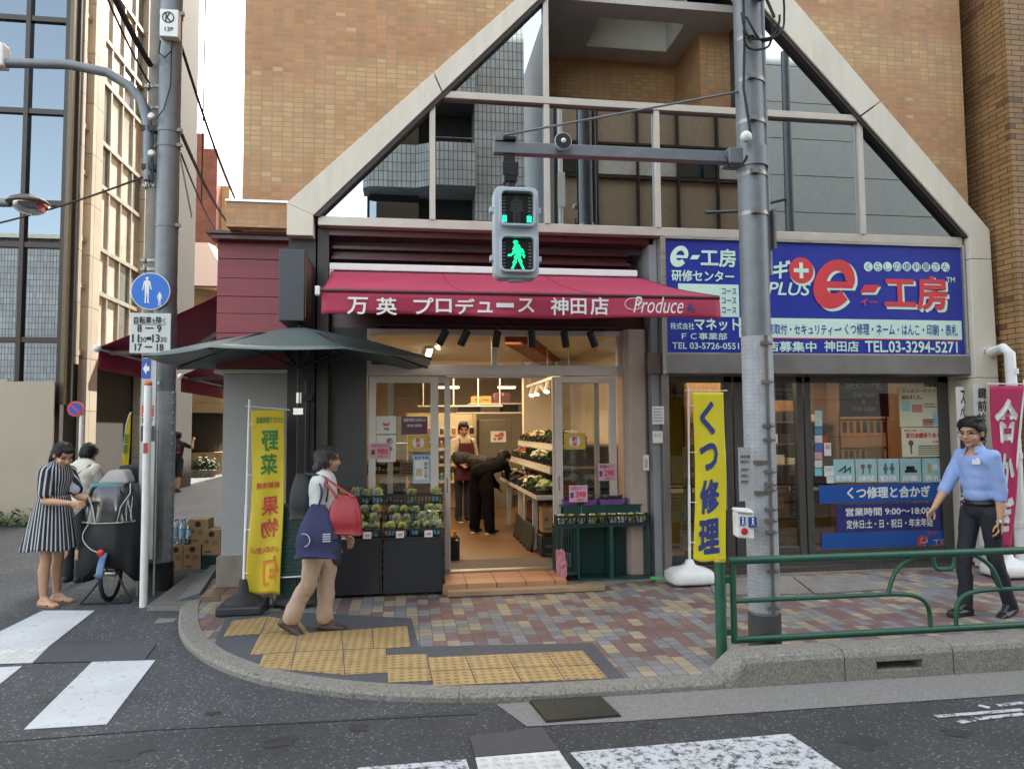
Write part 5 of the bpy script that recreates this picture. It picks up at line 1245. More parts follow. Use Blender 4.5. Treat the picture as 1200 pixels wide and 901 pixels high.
# street lamp on its arm at the left edge
lm = root('street_lamp', (-7.6,2.0,0), 'street lamp head with a clear bowl reaching in at the left edge', 'street lamp')
q = PY(33, 239, 2.0)
MB().tube([(-7.6,2.0,0),(-7.6,2.0,q.z-.1),(-7.3,2.0,q.z-.02),(q.x-.2,2.0,q.z+.0)], .05, 12).build('post', M_galv, lm)
MB().lathe([(.02,.10),(.12,.09),(.20,.05),(.24,.0),(.22,-.01),(.0,-.015)], (q.x,2.0,q.z), 24).build('hood', mk('lamp_hood', (.12,.09,.08), .4, .4), lm)
MB().lathe([(.20,-.012),(.19,-.06),(.13,-.11),(.05,-.135),(.0,-.14)], (q.x+.03,2.0,q.z), 20).build('bowl', glass('lamp_bowl', .25, (.85,.85,.82)), lm)
# overhead cables
def cable(a, b, sag, r, lab, n=14):
    a, b = V(a), V(b); tag(MB().tube([a.lerp(b, i/n)-V((0,0,sag*4*(i/n)*(1-i/n))) for i in range(n+1)], r, 6).build('overhead_cable', M_rub), lab, 'cable', 'overhead cables')
cable(PY(172,206,.9), PY(-30,268,3), .05, .012, 'thin cable running from the clamp to the lamp at the left edge')
cable(PY(176,76,.9), PY(118,-40,-.5), .05, .035, 'thick cable dropping steeply to the concrete pole')
cable(PY(175,98,.9), PY(110,-40,-.4), .06, .012, 'thin cable below the thick one at the concrete pole')
cable(PY(211,50,.9), PY(275,232,6), .1, .018, 'cable passing down from the number box towards the side street')
cable(PY(213,158,.9), PY(268,262,7), .1, .022, 'cable from the upper clamp towards the side street')
cable(PY(212,180,.9), PY(262,280,9), .15, .012, 'lowest thin cable into the side street')
cable(PY(241,-5,14), PY(236,240,16), 0, .02, 'far vertical looking cable in front of the white sky')

# ------------------------------------------------------------------ green guard rail
M_green = mk('rail_green', (.018,.085,.050), .38, var=.12, scale=12, bump=.08, bscale=80)
gr = root('guard_rail', (2.17,-2.71,0), 'dark green tubular guard rail with curved bars along the kerb', 'guard rail')
Yg = -2.70
MB().cyl((2.17,Yg-.02,.03),(2.17,Yg-.02,.755),.038,n=18).build('post', M_green, gr)
MB().cyl((2.17,Yg-.02,.756),(2.17,Yg-.02,.778),.040,n=18).build('post_cap', mk('cap_yellow', (.48,.33,.02), .5), gr)
def g(px, py): q = PY(px, py, Yg); return V((q.x, Yg, q.z))
def curve(pts, it=3):
    for _ in range(it):
        q = [pts[0]]
        for a, b in zip(pts, pts[1:]): q += [a*.75+b*.25, a*.25+b*.75]
        pts = q+[pts[-1]]
    return pts
mb = MB()
zt_, zb2, zm = .752, .205, .472
mb.tube([(2.245,Yg,zt_),(14,Yg,zt_)], .027, 14)
mb.build('top_rail', M_green, gr)
mb = MB().tube([(2.275,Yg,zb2),(14,Yg,zb2)], .0245, 12); mb.build('bottom_rail', M_green, gr)
MB().tube([(2.275,Yg,zb2-.02),(2.275,Yg,zt_)], .022, 12).build('end_upright', M_green, gr)
MB().box(2.19,2.26,Yg-.012,Yg+.012,.60,.64).box(2.19,2.26,Yg-.012,Yg+.012,.24,.28).build('coupling', M_green, gr)
P0 = 3.92     # centre of the decorative bay
def bay(c):
    m = MB()
    for s in (-1, 1):
        m.tube(curve([V((c+s*.03*0, Yg, .635)), V((c+s*.05, Yg, .635)), V((c+s*.08, Yg, .66)), V((c+s*.085, Yg, .73)), V((c+s*.17, Yg, .752)), V((c+s*.26, Yg, .735)), V((c+s*.40, Yg, .64)), V((c+s*.46, Yg, .475))]), .0165, 10)
    m.build('arch_bar', M_green, gr)
    m = MB(); e = c-.13; m.tube(curve([V((e-.0, Yg, zb2)), V((e, Yg, .36)), V((e-.06, Yg, .44)), V((e-.2, Yg, zm)), V((e-.5, Yg, zm))])+[V((c-1.64, Yg, zm))], .0165, 10)
    m.build('left_bar', M_green, gr)
    m = MB(); e = c+.08; m.tube(curve([V((e, Yg, zb2)), V((e, Yg, .36)), V((e+.06, Yg, .44)), V((e+.2, Yg, zm)), V((e+.5, Yg, zm))])+[V((c+1.75, Yg, zm))], .0165, 10)
    m.build('right_bar', M_green, gr)
bay(P0); bay(P0+3.5)

# ------------------------------------------------------------------ banners
def banner(name, base, top, cloth, mat, polemat, basefn, lab, letters, wave=.02, arm=None, Yc=None, lean=0):
    """nobori: base, pole, cross arm, cloth with its characters"""
    b = V(base); t = V(top); o = root(name, (b.x,b.y,0), lab, 'banner')
    basefn(o, b)
    m = MB().cyl(b+V((0,0,.14)), b.lerp(t,.5), .015, n=10).cyl(b.lerp(t,.5), t, .011, n=10); m.build('pole', polemat, o)
    x0, x1, z0, z1 = cloth
    MB().cyl((min(x0,t.x)-.04,t.y,z1+.02+lean),(x1+.05,t.y,z1+.02-lean), .006, n=8).build('cross_arm', polemat, o)
    Y = b.y if Yc is None else Yc
    def fn(u, v):
        x = x0+(x1-x0)*u+.03*math.sin(v*5)*v*(1-u*.3); z = z1+(z0-z1)*v-.02*math.sin(u*6)*v-.05*v*v*(u-.3)
        return V((x, Y+wave*(math.sin(u*7+v*6)+.6*math.sin(u*3-v*11))*v-.01, z))
    cl = MB().sheet(fn, 24, 60).build('cloth', mat, o, solid=.002)
    for s, c, uv, sz, m_, mir in letters:
      T = MB(); vs, fs, gx0, gx1, gy0, gy1 = glyphs(s, .006, 0)
      for kk, (ex, ey) in enumerate(shifts(max(0, c-.006))):
        out = []
        for v_ in vs:
            a = (v_.x+ex-gx0)/(gx1-gx0); bb = (v_.y+ey-gy0)/(gy1-gy0)
            if mir: a = 1-a
            q = fn(uv[0]+sz[0]*(a-.5), uv[1]-sz[1]*(bb-.5)); out.append(q+V((0,-.006-.0002*kk,0)))
        T.add(out, fs)
      T.build('lettering', m_, cl)
    mb = MB()
    for v in (.08,.36,.66,.9): 
        q = fn(0, v); pz = (q.z-b.z)/(t.z-b.z); pp = b+(t-b)*max(0,min(1,pz)); mb.beam(pp, q+V((.02,0,0)), .03, .006)
    mb.build('tab', M_wtxt, cl)
    return o
M_yflag = mk('banner_yellow', (.62,.47,.03), .75, var=.06, scale=3); M_yflag2 = mk('banner_bright_yellow', (.72,.62,.02), .75, var=.04)
M_rflag = mk('banner_crimson', (.42,.02,.09), .75, var=.06)
M_tg = mk('letter_green', (.03,.20,.05), .7); M_tr = mk('letter_red', (.50,.06,.05), .7); M_to = mk('letter_orange', (.66,.20,.03), .7); M_tb = mk('letter_navy', (.03,.05,.22), .7)
def blackbase(o, b):
    x, y = b.x, b.y
    MB().prism([(x-.20,y-.20,.05),(x+.20,y-.20,.05),(x+.20,y+.20,.05),(x-.20,y+.20,.05)], (0,0,.085)).build('base', mk('base_black', (.022,.024,.028), .45, grime=.2), o, bevel=.02)
    MB().lathe([(.17,.135),(.16,.165),(.08,.20),(.05,.22),(.04,.30),(.035,.34),(.0,.34)], (x,y,0), 24).build('base_dome', M_rub, o)
def whitebase(o, b):
    x, y = b.x, b.y
    m = MB(); pr = [(.235,.075),(.245,.10),(.24,.17),(.20,.205),(.09,.235),(.05,.26),(.035,.30),(.0,.30)]
    vs = []; n = 28
    for r, z in pr:
        for j in range(n):
            a = 2*math.pi*j/n; k = 1/max(abs(math.cos(a)), abs(math.sin(a)))**.75; vs.append((x+r*k*math.cos(a)*1.0, y+r*k*math.sin(a)*.8, z))
    m.add(vs, [(i*n+j, i*n+(j+1)%n, (i+1)*n+(j+1)%n, (i+1)*n+j) for i in range(len(pr)-1) for j in range(n)]+[tuple(range(n))[::-1]], 0, True)
    m.build('base', M_whitep, o)
b = PZ(285, 716, .05); t = PY(292.5, 468, b.y); c0, c1 = PY(295,478,b.y), PY(331,690,b.y)
banner('yellow_banner', (b.x,b.y,.05), (t.x,b.y,t.z), (c0.x,c1.x,c1.z-.02,c0.z-.02), M_yflag, M_whitep, blackbase, 'yellow produce banner seen from behind, standing in a black base by the corner pillar',
       [('野',.02,(.56,.17),(.5,.11),M_tg,True),('菜',.02,(.53,.30),(.5,.11),M_tg,True),('果',.02,(.58,.53),(.5,.10),M_tr,True),('物',.02,(.60,.65),(.5,.10),M_tr,True),('旬',.02,(.72,.88),(.5,.16),M_to,True),('とれたて産地直送',.02,(.55,.055),(.8,.035),M_tg,True),('新鮮市場',.02,(.5,.415),(.7,.035),M_tr,True),('いちばん安い！',.02,(.5,.765),(.8,.035),M_tr,True)], .022, lean=.02)
b = PY(808, 660, -.22); t = PY(806.5, 455, -.22); c0, c1 = PY(811,460,-.22), PY(852,655,-.22)
banner('bright_yellow_banner', (b.x,-.22,.05), (t.x,-.22,t.z), (c0.x,c1.x,c1.z+.0,c0.z), M_yflag2, M_whitep, whitebase, 'bright yellow banner with navy shoe repair writing in a white base',
       [('く',.04,(.45,.155),(.42,.19),M_tb,False),('つ',.04,(.45,.385),(.55,.15),M_tb,False),('修',.04,(.47,.62),(.6,.19),M_tb,False),('理',.04,(.47,.855),(.6,.19),M_tb,False)], .012)
b = PY(1181, 655, -.55); t = PY(1198, 448, -.55); c0, c1 = PY(1158,452,-.55), PY(1193,640,-.55)
o = root('crimson_banner', (b.x,-.55,0), 'crimson key banner on a leaning white pole at the right edge', 'banner'); whitebase(o, V((b.x+.05,-.5,0)))
MB().cyl((b.x,-.56,.28),(t.x+.02,-.56,t.z+.03),.013,n=10).build('pole', M_whitep, o)
MB().cyl((c0.x-.02,-.56,c0.z+.02),(t.x+.02,-.56,c0.z+.02),.007,n=8).build('cross_arm', M_whitep, o)
tz, bz = c0.z, c1.z
def fnr(u, v): 
    xr = t.x+(b.x-t.x)*v*.88
    return V((c0.x+.02*v+(xr-c0.x-.02*v)*u, -.57+.015*math.sin(u*6+v*7), tz+(bz-tz)*v))
cl = MB().sheet(fnr, 16, 40).build('cloth', M_rflag, o, solid=.002)
for ch, v0, hv in (('合',.22,.26),('か',.54,.22),('ぎ',.80,.2)):
    T = MB(); vs, fs, gx0, gx1, gy0, gy1 = glyphs(ch, .006, 0)
    for kk, (ex, ey) in enumerate(shifts(.035)): T.add([fnr(.5+.7*((q.x+ex-gx0)/(gx1-gx0)-.5), v0-hv*((q.y+ey-gy0)/(gy1-gy0)-.5))+V((0,-.006-.0002*kk,0)) for q in vs], fs); T.build('lettering', M_wtxt, cl)
# feather banner far on the left
b = PZ(142, 598, 0); o = root('feather_banner', (b.x,b.y,0), 'curved yellow feather banner by the tan building', 'banner')
pts = [V((b.x,b.y,0))]+[PY(x, y, b.y) for x, y in ((143,560),(145,520),(148,498),(151,487),(153,483))]
MB().tube(pts, .015, 8).build('pole', M_whitep, o)
def ff(u, v):
    L_ = [(153,484),(148,500),(145,520),(143,545),(142,566)]; Rr = [(154,483),(153,500),(152,520),(150,545),(148,566)]
    k = min(3, int(v*4)); f = v*4-k; l = V(L_[k]).lerp(V(L_[k+1]), f); r_ = V(Rr[k]).lerp(V(Rr[k+1]), f); p = l.lerp(r_, u); q = PY(p.x, p.y, b.y); q.y += .03*math.sin(u*5+v*5); return q
cl = MB().sheet(ff, 6, 20).build('cloth', M_yflag2, o, solid=.003)
for ch, v in (('営',.42),('業',.56),('中',.88)):
    T = MB(); q = ff(.55, v); txt(T, ch, q+V((0,-.05,0)), .11, .2, bold=.02); T.build('lettering', M_tg if v < .8 else M_tr, cl)

# ------------------------------------------------------------------ big green parasol
um = root('parasol', (-1.03,-.42,0), 'large dark green parasol beside the box sign', 'parasol')
M_umb = mk('parasol_green', (.11,.145,.135), .33, var=.12, scale=3)
cx, cy, rz, az, Ru = -1.02, -.42, 2.345, 2.69, 1.35
ang = [R(-112+45*i) for i in range(8)]
mb = MB()
for i in range(8):
    a0, a1 = ang[i], ang[(i+1) % 8]+(2*math.pi if i == 7 else 0)*0
    c0 = V((cx+Ru*math.cos(a0), cy+Ru*math.sin(a0), rz)); c1 = V((cx+Ru*math.cos(a1), cy+Ru*math.sin(a1), rz)); ap_ = V((cx,cy,az))
    def pan(u, v, c0=c0, c1=c1):
        e = c0.lerp(c1, u); p = ap_.lerp(e, v); p.z += .012*math.sin(math.pi*v)-.015*v*v*math.sin(math.pi*u); return p
    mb.sheet(pan, 8, 8)
mb.build('canopy', M_umb, um, weld=True, solid=.004)
mb = MB()
for a in ang: mb.tube([(cx,cy,az-.05),(cx+Ru*.5*math.cos(a),cy+Ru*.5*math.sin(a),(az+rz)/2+.02),(cx+Ru*math.cos(a),cy+Ru*math.sin(a),rz-.012)], .009, 6); mb.tube([(cx,cy,2.28),(cx+Ru*.45*math.cos(a),cy+Ru*.45*math.sin(a),(az+rz)/2+.0)], .007, 6)
mb.build('rib', M_blackm, um)
MB().cyl((cx,cy,.09),(cx,cy,az+.03),.02,n=14).build('pole', M_blackm, um)
MB().ball((cx,cy,az+.04),.045,12,7,sc=(1,1,.7)).build('finial', M_blackm, um)
MB().cyl((cx,cy,1.95),(cx,cy,2.05),.027,n=14).box(cx-.045,cx+.045,cy-.05,cy+.03,1.84,1.90).build('crank', M_steel, um)
MB().lathe([(.22,.085),(.22,.12),(.06,.15),(.03,.26),(.0,.26)], (cx,cy,0), 24).build('base', M_rub, um)

# ------------------------------------------------------------------ pavement ironwork and bits
M_iron = mk('cast_iron', (.05,.052,.045), .55, .5, var=.2, scale=14, bump=.2)
q = [PZ(x, y, .0) for x, y in ((620,824),(705,819),(728,841),(640,848))]
dg = MB(); z = .012
dg.prism([(p.x,p.y,z) for p in q], (0,0,-.006))
d = root('drain_grate', (q[0].x,q[0].y,0), 'dark iron drain grate in the gutter', 'drain'); dg.build('plate', M_iron, d)
mb = MB()
for k in range(1, 40):
    f = k/40
    a = q[0].lerp(q[1], f); b_ = q[3].lerp(q[2], f); mb.beam(a+V((0,0,.017)), b_+V((0,0,.017)), .010 if k % 10 else .02, .009)
mb.build('grate_bar', M_iron, d)
M_chk = dotted('checker_plate', (.20,.195,.185), .045, .22, 'floor', (1.9,1.85,1.8,1))
for i, pts in enumerate((((828,677),(927,675),(952,695),(838,697)),((929,675),(1008,674),(1036,690),(955,695)))):
    o = MB().prism([tuple(V((p.x,p.y,.062))) for p in (PZ(x,y,.06) for x,y in pts)], (0,0,-.01)).build('checker_plate', M_chk); tag(o, ('steel checker plate lying behind the traffic pole','steel checker plate lying under the shop window')[i], 'steel plate')
o = MB().prism([tuple(V((p.x,p.y,.006))) for p in (PZ(x,y,0) for x,y in ((180,731),(203,729),(208,725),(186,725)))], (0,0,-.005)).build('manhole_cover', M_gut); tag(o, 'small square concrete cover in the asphalt near the kerb', 'cover')
# ramp plates at the kerb
rp2 = root('kerb_ramp', (-2.4,.6,0), 'grey ribbed rubber kerb ramp beside the corner pillar', 'ramp')
def ramp(a, b, c, d, h, mat, nm):
    pts = [PZ(*p, 0) for p in (a, b, c, d)]; m = MB()
    lo = [V((p.x,p.y,.003)) for p in pts]; hi = [V((p.x,p.y,h_)) for p, h_ in zip(pts, h)]
    m.hexa(lo, hi); o = m.build(nm, mat, rp2)
    m = MB()
    for k in range(1, 12):
        f = k/12; m.beam(hi[0].lerp(hi[1], f)+V((0,0,.004)), hi[3].lerp(hi[2], f)+V((0,0,.004)), .02, .012)
    m.build('rib', mat, o)
ramp((172,716),(216,716),(250,676),(222,678), (.05,.05,.05,.05), M_gut, 'concrete_ramp')
ramp((205,712),(234,708),(256,672),(247,669), (.06,.10,.10,.06), mk('ramp_grey', (.14,.145,.15), .6, bump=.2), 'rubber_ramp')
o = MB().tube([PZ(774,677,.09)+V((.10*math.cos(t),.04*math.sin(t),.0)) for t in [i*.5 for i in range(13)]], .012, 6); 
tag(o.build('green_tray', mk('lime_plastic', (.05,.55,.08), .4)), 'small lime green plastic tray on the step by the steel post', 'tray')
tag(MB().box(2.62,2.86,-.14,.0,.05,.095).build('step_stone', M_stone, bevel=.01), 'rough stone block on the ground below the green tray', 'stone')
# ------------------------------------------------------------------ lamps inside the shops
def area(name, loc, sx, sy, e, col, par=None):
    l = bpy.data.lights.new(name, 'AREA'); l.shape = 'RECTANGLE'; l.size = sx; l.size_y = sy; l.energy = e; l.color = col
    o = bpy.data.objects.new(name, l); COL.objects.link(o); o.location = loc; return o
WARM = (1, .72, .42)
M_tube = emit('tube_glow', (1, .84, .58), 1.6)
for i, (x0, x1, y, z, lab) in enumerate(((.55,1.05,7.0,2.50,'glowing strip lamp over the shelves at the back of the shop'),(1.85,2.2,7.0,2.50,'short glowing strip lamp at the back right of the shop'),(.3,.36,2.6,2.78,'glowing strip lamp on the ceiling behind the transom window'))):
    o = MB().box(x0,x1,y,y+(.05 if i < 2 else 1.1),z,z+.03).build('strip_lamp', M_tube); tag(o, lab, 'lamp')
    MB().box(x0-.02,x1+.02,y+.0,y+(.05 if i < 2 else 1.1),z+.0305,z+.06).build('batten', M_whitep, o)
area('shop_lamp_light', (.6,2.2,2.75), 1.6, 2.2, 12, WARM); area('shop_lamp_light', (1.0,5.4,2.6), 1.6, 2.2, 11, WARM)
area('key_shop_light', (4.6,1.9,2.4), 2.4, 1.2, 12, (1,.80,.52))
# track with white spotlights
tk = tag(MB().box(1.98,2.03,1.0,4.3,2.36,2.40).build('light_track', M_whitep), 'white lamp track hanging below the shop ceiling', 'track')
mb = MB()
for y in (1.2,2.6,4.1): mb.cyl((2.005,y,2.40),(2.005,y,2.86),.008,n=8)
mb.build('rod', M_whitep, tk)
for i, (y, on) in enumerate(((2.55,1),(2.95,0),(3.35,1),(3.8,1))):
    o = root('track_spotlight', (2.0,y,2.36), ('glowing white track lamp nearest the doorway','unlit white track lamp turned to the wall','glowing white track lamp third from the doorway','glowing white track lamp furthest inside')[i], 'spotlight', 'lamps on the shop track')
    d = V((.5 if not on else -.25,-.35,-.7)).normalized(); a = V((2.0,y,2.29))
    MB().cyl(a-d*.05, a+d*.10, .045, n=16).cyl((2.0,y,2.36),a,.01,n=8).build('housing', M_whitep, o)
    MB().cyl(a+d*.1005, a+d*.104, .038, n=16).build('lens', M_tube if on else M_lampf, o)

# ------------------------------------------------------------------ crates, packs, boxes
M_crg = mk('crate_green', (.012,.055,.045), .42, var=.15); M_crb = mk('crate_black', (.014,.014,.015), .45, var=.2)
def crate_mb(m, x0, x1, y0, y1, z0, z1, gap=.045, bw=.012, floor=True):
    m.box(x0,x1,y0,y0+bw,z0,z0+.02); m.box(x0,x1,y1-bw,y1,z0,z0+.02); m.box(x0,x0+bw,y0+bw,y1-bw,z0,z0+.02); m.box(x1-bw,x1,y0+bw,y1-bw,z0,z0+.02)
    m.box(x0,x1,y0,y0+bw,z1-.018,z1); m.box(x0,x1,y1-bw,y1,z1-.018,z1); m.box(x0,x0+bw,y0+bw,y1-bw,z1-.018,z1); m.box(x1-bw,x1,y0+bw,y1-bw,z1-.018,z1)
    n = max(2, int((x1-x0)/gap))
    for i in range(n+1):
        x = x0+(x1-x0-bw)*i/n; m.box(x,x+bw,y0+.001,y0+bw-.001,z0+.02,z1-.018); m.box(x,x+bw,y1-bw+.001,y1-.001,z0+.02,z1-.018)
    n = max(2, int((y1-y0)/gap))
    for i in range(1, n):
        y = y0+(y1-y0-bw)*i/n; m.box(x0+.001,x0+bw-.001,y,y+bw,z0+.02,z1-.018); m.box(x1-bw+.001,x1-.001,y,y+bw,z0+.02,z1-.018)
    if floor: m.box(x0+bw,x1-bw,y0+bw,y1-bw,z0+.002,z0+.010)
    return m
def solid_crate(m, x0, x1, y0, y1, z0, z1, n):
    """a pile of n folded crates"""
    h = (z1-z0)/n
    for k in range(n): m.box(x0+.004*(k % 2),x1-.004*(k % 2),y0+.004*(k % 2),y1-.004*(k % 2),z0+h*k+.003,z0+h*(k+1)); m.box(x0+.012,x1-.012,y0+.012,y1-.012,z0+h*k,z0+h*k+.003)
    return m
# dolly with the tall pile of green crates
dl = root('crate_dolly', (-1.02,-.4,0), 'chrome handled dolly under the tall pile of green crates', 'dolly')
q0, q1 = PZ(322,712,.05), PZ(375,708,.05)
MB().tube([(q0.x,q0.y,.07),(q0.x,q0.y,.28),(q0.x+.02,q0.y,.315),(q0.x+.06,q0.y-.0,.325),(q1.x+.1,q1.y-.01,.325)], .012, 10).build('handle', M_steel, dl)
mb = MB()
for x, y in ((q0.x,q0.y),(q1.x,q0.y),(q0.x+.02,q0.y+.4),(q1.x,q0.y+.4)): mb.cyl((x-.012,y,.075),(x+.012,y,.075),.026,n=14); mb.box(x-.008,x+.008,y-.01,y+.01,.08,.10)
mb.build('caster', M_rub, dl)
yb = q0.y+.03
o = crate_mb(MB(), q0.x+.02,q1.x+.0,yb,yb+.36,.102,.33,.022,.010); o = o.build('green_crate', M_crg); tag(o, 'open green crate at the bottom of the dolly pile', 'crate')
T = MB(); txt(T, 'Midori', (q1.x-.17,yb-.014,.29), .12, .03, bold=.0, shear=.3); 
for k in range(18):
    z = .335+.0355*k; o = MB().box(q0.x+.015+.003*(k%3),q1.x+.005,yb+.003*(k%2),yb+.37,z,z+.028); 
    for j in range(9): o.box(q0.x+.03+j*.045,q0.x+.055+j*.045,yb-.004,yb+.002,z+.006,z+.022)
    o.box(q0.x+.03,q1.x-.01,yb+.01,yb+.36,z+.028,z+.0355)
    o = o.build('folded_crate', M_crg); tag(o, 'folded green crate, number %d from the bottom of the tall pile on the dolly' % (k+1), 'crate', 'folded green crates on the dolly')
# grape display on black boxes
for (x0, x1), lab in (((-.84,-.232),'black covered box under the grapes beside the woman with bags'),((-.226,.385),'black covered box under the grapes beside the doorway')):
    o = root('display_box', ((x0+x1)/2,0,.076), lab, 'display box', 'black boxes carrying the grapes')
    solid_crate(MB(), x0,x1,-.24,.285,.076,.60,12).build('crate_pile', M_crb, o)
    MB().box(x0+.004,x1-.03,-.252,-.243,.08,.598).build('front_cover', mk('cover_black', (.012,.013,.016), .6, bump=.3, bscale=30), o)
for i, (x0, x1, y0, y1, z0) in enumerate(((-.84,-.235,-.245,-.06,.602),(-.225,.38,-.245,-.06,.602),(-.84,-.235,-.055,.12,.74),(-.225,.38,-.055,.12,.74),(-.84,-.235,.125,.285,.90),(-.225,.38,.125,.285,.90))):
    m = crate_mb(MB(), x0,x1,y0,y1,z0,z0+.105,.036,.009)
    if z0 > .61: m.box(x0+.02,x1-.02,y0+.02,y1-.02,.602,z0)
    o = m.build('grape_crate', M_crb); tag(o, 'black mesh crate of grape packs, %s tier, %s side' % (('lowest','middle','top')[i//2], ('street corner','doorway')[i % 2]), 'crate')
M_gr = mk('grape_green', (.47,.47,.12), .3, var=.35, scale=30); n_ = M_gr.node_tree; b_ = n_.nodes['Principled BSDF']; oi = N(n_, 'ObjectInfo'); mr_ = N(n_, 'MapRange'); mr_.inputs[3].default_value = .82; mr_.inputs[4].default_value = 1.3; n_.links.new(oi.outputs['Random'], mr_.inputs[0])
hs_ = N(n_, 'HueSaturation'); n_.links.new(b_.inputs['Base Color'].links[0].from_socket, hs_.inputs['Color']); n_.links.new(mr_.outputs[0], hs_.inputs['Value']); n_.links.new(mr_.outputs[0], hs_.inputs['Saturation']); n_.links.new(hs_.outputs[0], b_.inputs['Base Color'])
M_gr2 = mk('grape_dark', (.035,.012,.04), .35, var=.4, scale=30)
M_clear = glass('clear_plastic', .17, (.95,.97,.97), rough=.08, power=.25); M_lblue = mk('pack_blue', (.16,.42,.62), .5)
def grape_pack(loc, lab):
    o = root('grape_pack', (0,0,0), lab, 'grape pack', 'packs of green grapes')
    m = MB(); rr = random.Random(5)
    for k in range(40):
        a = rr.uniform(0,6.28); z = rr.uniform(.02,.125); r = .042*math.sqrt(max(.1,1-((z-.065)/.075)**2))*rr.random()**.35; m.ball((r*math.cos(a),r*math.sin(a)*.9,z), .0155, 8, 5)
    m.build('grapes', M_gr, o)
    m = MB(); m.add([(-.04,-.036,.002),(.04,-.036,.002),(.04,.036,.002),(-.04,.036,.002),(-.052,-.046,.13),(.052,-.046,.13),(.052,.046,.13),(-.052,.046,.13)], [(0,1,5,4),(1,2,6,5),(2,3,7,6),(3,0,4,7),(0,3,2,1)])
    m.build('clear_tub', M_clear, o)
    MB().box(-.03,.03,-.0440,-.0425,.012,.045).box(-.03,.03,.0425,.044,.012,.045).build('label_band', M_lblue, o)
    MB().tube([(0,0,.11),(.006,.002,.135),(.016,.0,.145)], .0025, 5).build('stalk', mk('stalk_brown', (.16,.12,.04), .7), o)
    return move(o, loc)
rows = [(-.15,.615,[-.76,-.645,-.53,-.415,-.30,-.16,-.045,.10,.21,.315],'lowest tier'),(-.08,.69,[-.72,-.58,-.46,-.33,-.10,.0,.16,.27],'back of the lowest tier'),(.03,.755,[-.77,-.66,-.54,-.43,-.31,-.14,-.03,.09,.24,.32],'middle tier'),(.20,.915,[-.78,-.66,-.53,-.41,-.30,.04,.31],'top tier')]
gp0 = None; ordn = ['first','second','third','fourth','fifth','sixth','seventh','eighth','ninth','tenth']
for y, z, xs_, tn in rows:
    for i, x in enumerate(xs_):
        lab = '%s pack of green grapes from the street corner in the %s' % (ordn[i], tn)
        if gp0 is None: gp0 = grape_pack((x,y,z), lab)
        else: dup(gp0, (x,y+random.uniform(-.012,.012),z+random.uniform(0,.015)), random.uniform(-.5,.5), lab, sc_=random.uniform(1.05,1.22))
# right-hand display: green crates on their sides, trays above
def lying_crate(x0, x1, y0, y1, z0, z1, lab):
    o = root('green_crate', ((x0+x1)/2,y0,z0), lab, 'crate')
    t = .014; m = MB().box(x0,x1,y0,y1,z0,z0+t).box(x0,x1,y0,y1,z1-t,z1).box(x0,x0+t,y0,y1,z0+t,z1-t).box(x1-t,x1,y0,y1,z0+t,z1-t)
    m.box(x0-.004,x1+.004,y0-.012,y0,z0-.0,z0+.02).box(x0-.004,x1+.004,y0-.012,y0,z1-.02,z1).box(x0-.004,x0+.016,y0-.012,y0,z0+.02,z1-.02).box(x1-.016,x1+.004,y0-.012,y0,z0+.02,z1-.02)
    m.build('shell', M_crg, o, bevel=.002)
    m = MB().box(x0+t,x1-t,y1-.02,y1-.008,z0+t,z1-t)
    for k in range(14): z = z0+.03+k*(z1-z0-.06)/14; m.box(x0+t,x1-t,y1-.034,y1-.02,z,z+.010)
    for k in range(8): x = x0+.03+k*(x1-x0-.06)/8; m.box(x,x+.006,y1-.030,y1-.0205,z0+t,z1-t)
    m.build('ribbed_bottom', M_crg, o)
lying_crate(1.80,2.165,.0,.27,.078,.655,'green crate lying on its side, left of the pair by the pink pillar')
lying_crate(2.172,2.58,.0,.27,.078,.655,'green crate lying on its side, right of the pair by the pink pillar')
o = crate_mb(MB(), 1.58,1.79,-.02,.27,.15,.655,.028,.008); o.box(1.60,1.62,-.0,.25,.16,.64); tag(o.build('green_crate', M_crg), 'upright mesh crate facing the doorway at the right display', 'crate')
o = crate_mb(MB(), 1.57,2.60,-.03,.12,.66,.765,.04,.009); o = o.build('display_crate', M_crb); tag(o, 'long black mesh crate of grape packs at the right display', 'crate')
o = MB().box(1.66,2.56,.12,.285,.84,.855).box(1.68,2.54,.125,.135,.66,.84).box(1.68,2.54,.27,.28,.66,.84); tag(o.build('display_board', M_crg), 'dark board carrying the violet trays', 'board')
for i, x in enumerate((1.64,1.74,1.85,1.97,2.10,2.20,2.30,2.40,2.50)):
    dup(gp0, (x,.045+random.uniform(-.02,.02),.655), random.uniform(-1,1), '%s pack of green grapes from the doorway in the right display' % ordn[i], 'packs of green grapes at the right', sc_=.88)
M_viol = mk('tray_violet', (.17,.07,.26), .4)
def violet_tray(loc, lab):
    o = root('violet_tray', (0,0,0), lab, 'tray', 'violet trays of dark grapes')
    MB().add([(-.065,-.04,0),(.065,-.04,0),(.065,.04,0),(-.065,.04,0),(-.078,-.05,.055),(.078,-.05,.055),(.078,.05,.055),(-.078,.05,.055)], [(0,3,2,1),(0,1,5,4),(1,2,6,5),(2,3,7,6),(3,0,4,7)]).build('tray', M_viol, o, solid=.003)
    m = MB(); rr = random.Random(3)
    for k in range(34): m.ball((rr.uniform(-.06,.06),rr.uniform(-.036,.036),rr.uniform(.03,.085)), .0145, 7, 5)
    m.build('grapes', M_gr2, o); return move(o, loc)
vt = violet_tray((1.76,.20,.857), 'violet tray of dark grapes nearest the doorway')
for x, l in ((1.98,'second violet tray of dark grapes from the doorway'),(2.15,'third violet tray of dark grapes from the doorway'),(2.28,'violet tray of dark grapes pushed against the third'),(2.47,'last violet tray of dark grapes, by the pink pillar')): dup(vt, (x,.18+random.uniform(-.03,.03),.857), random.uniform(-.3,.3), l)
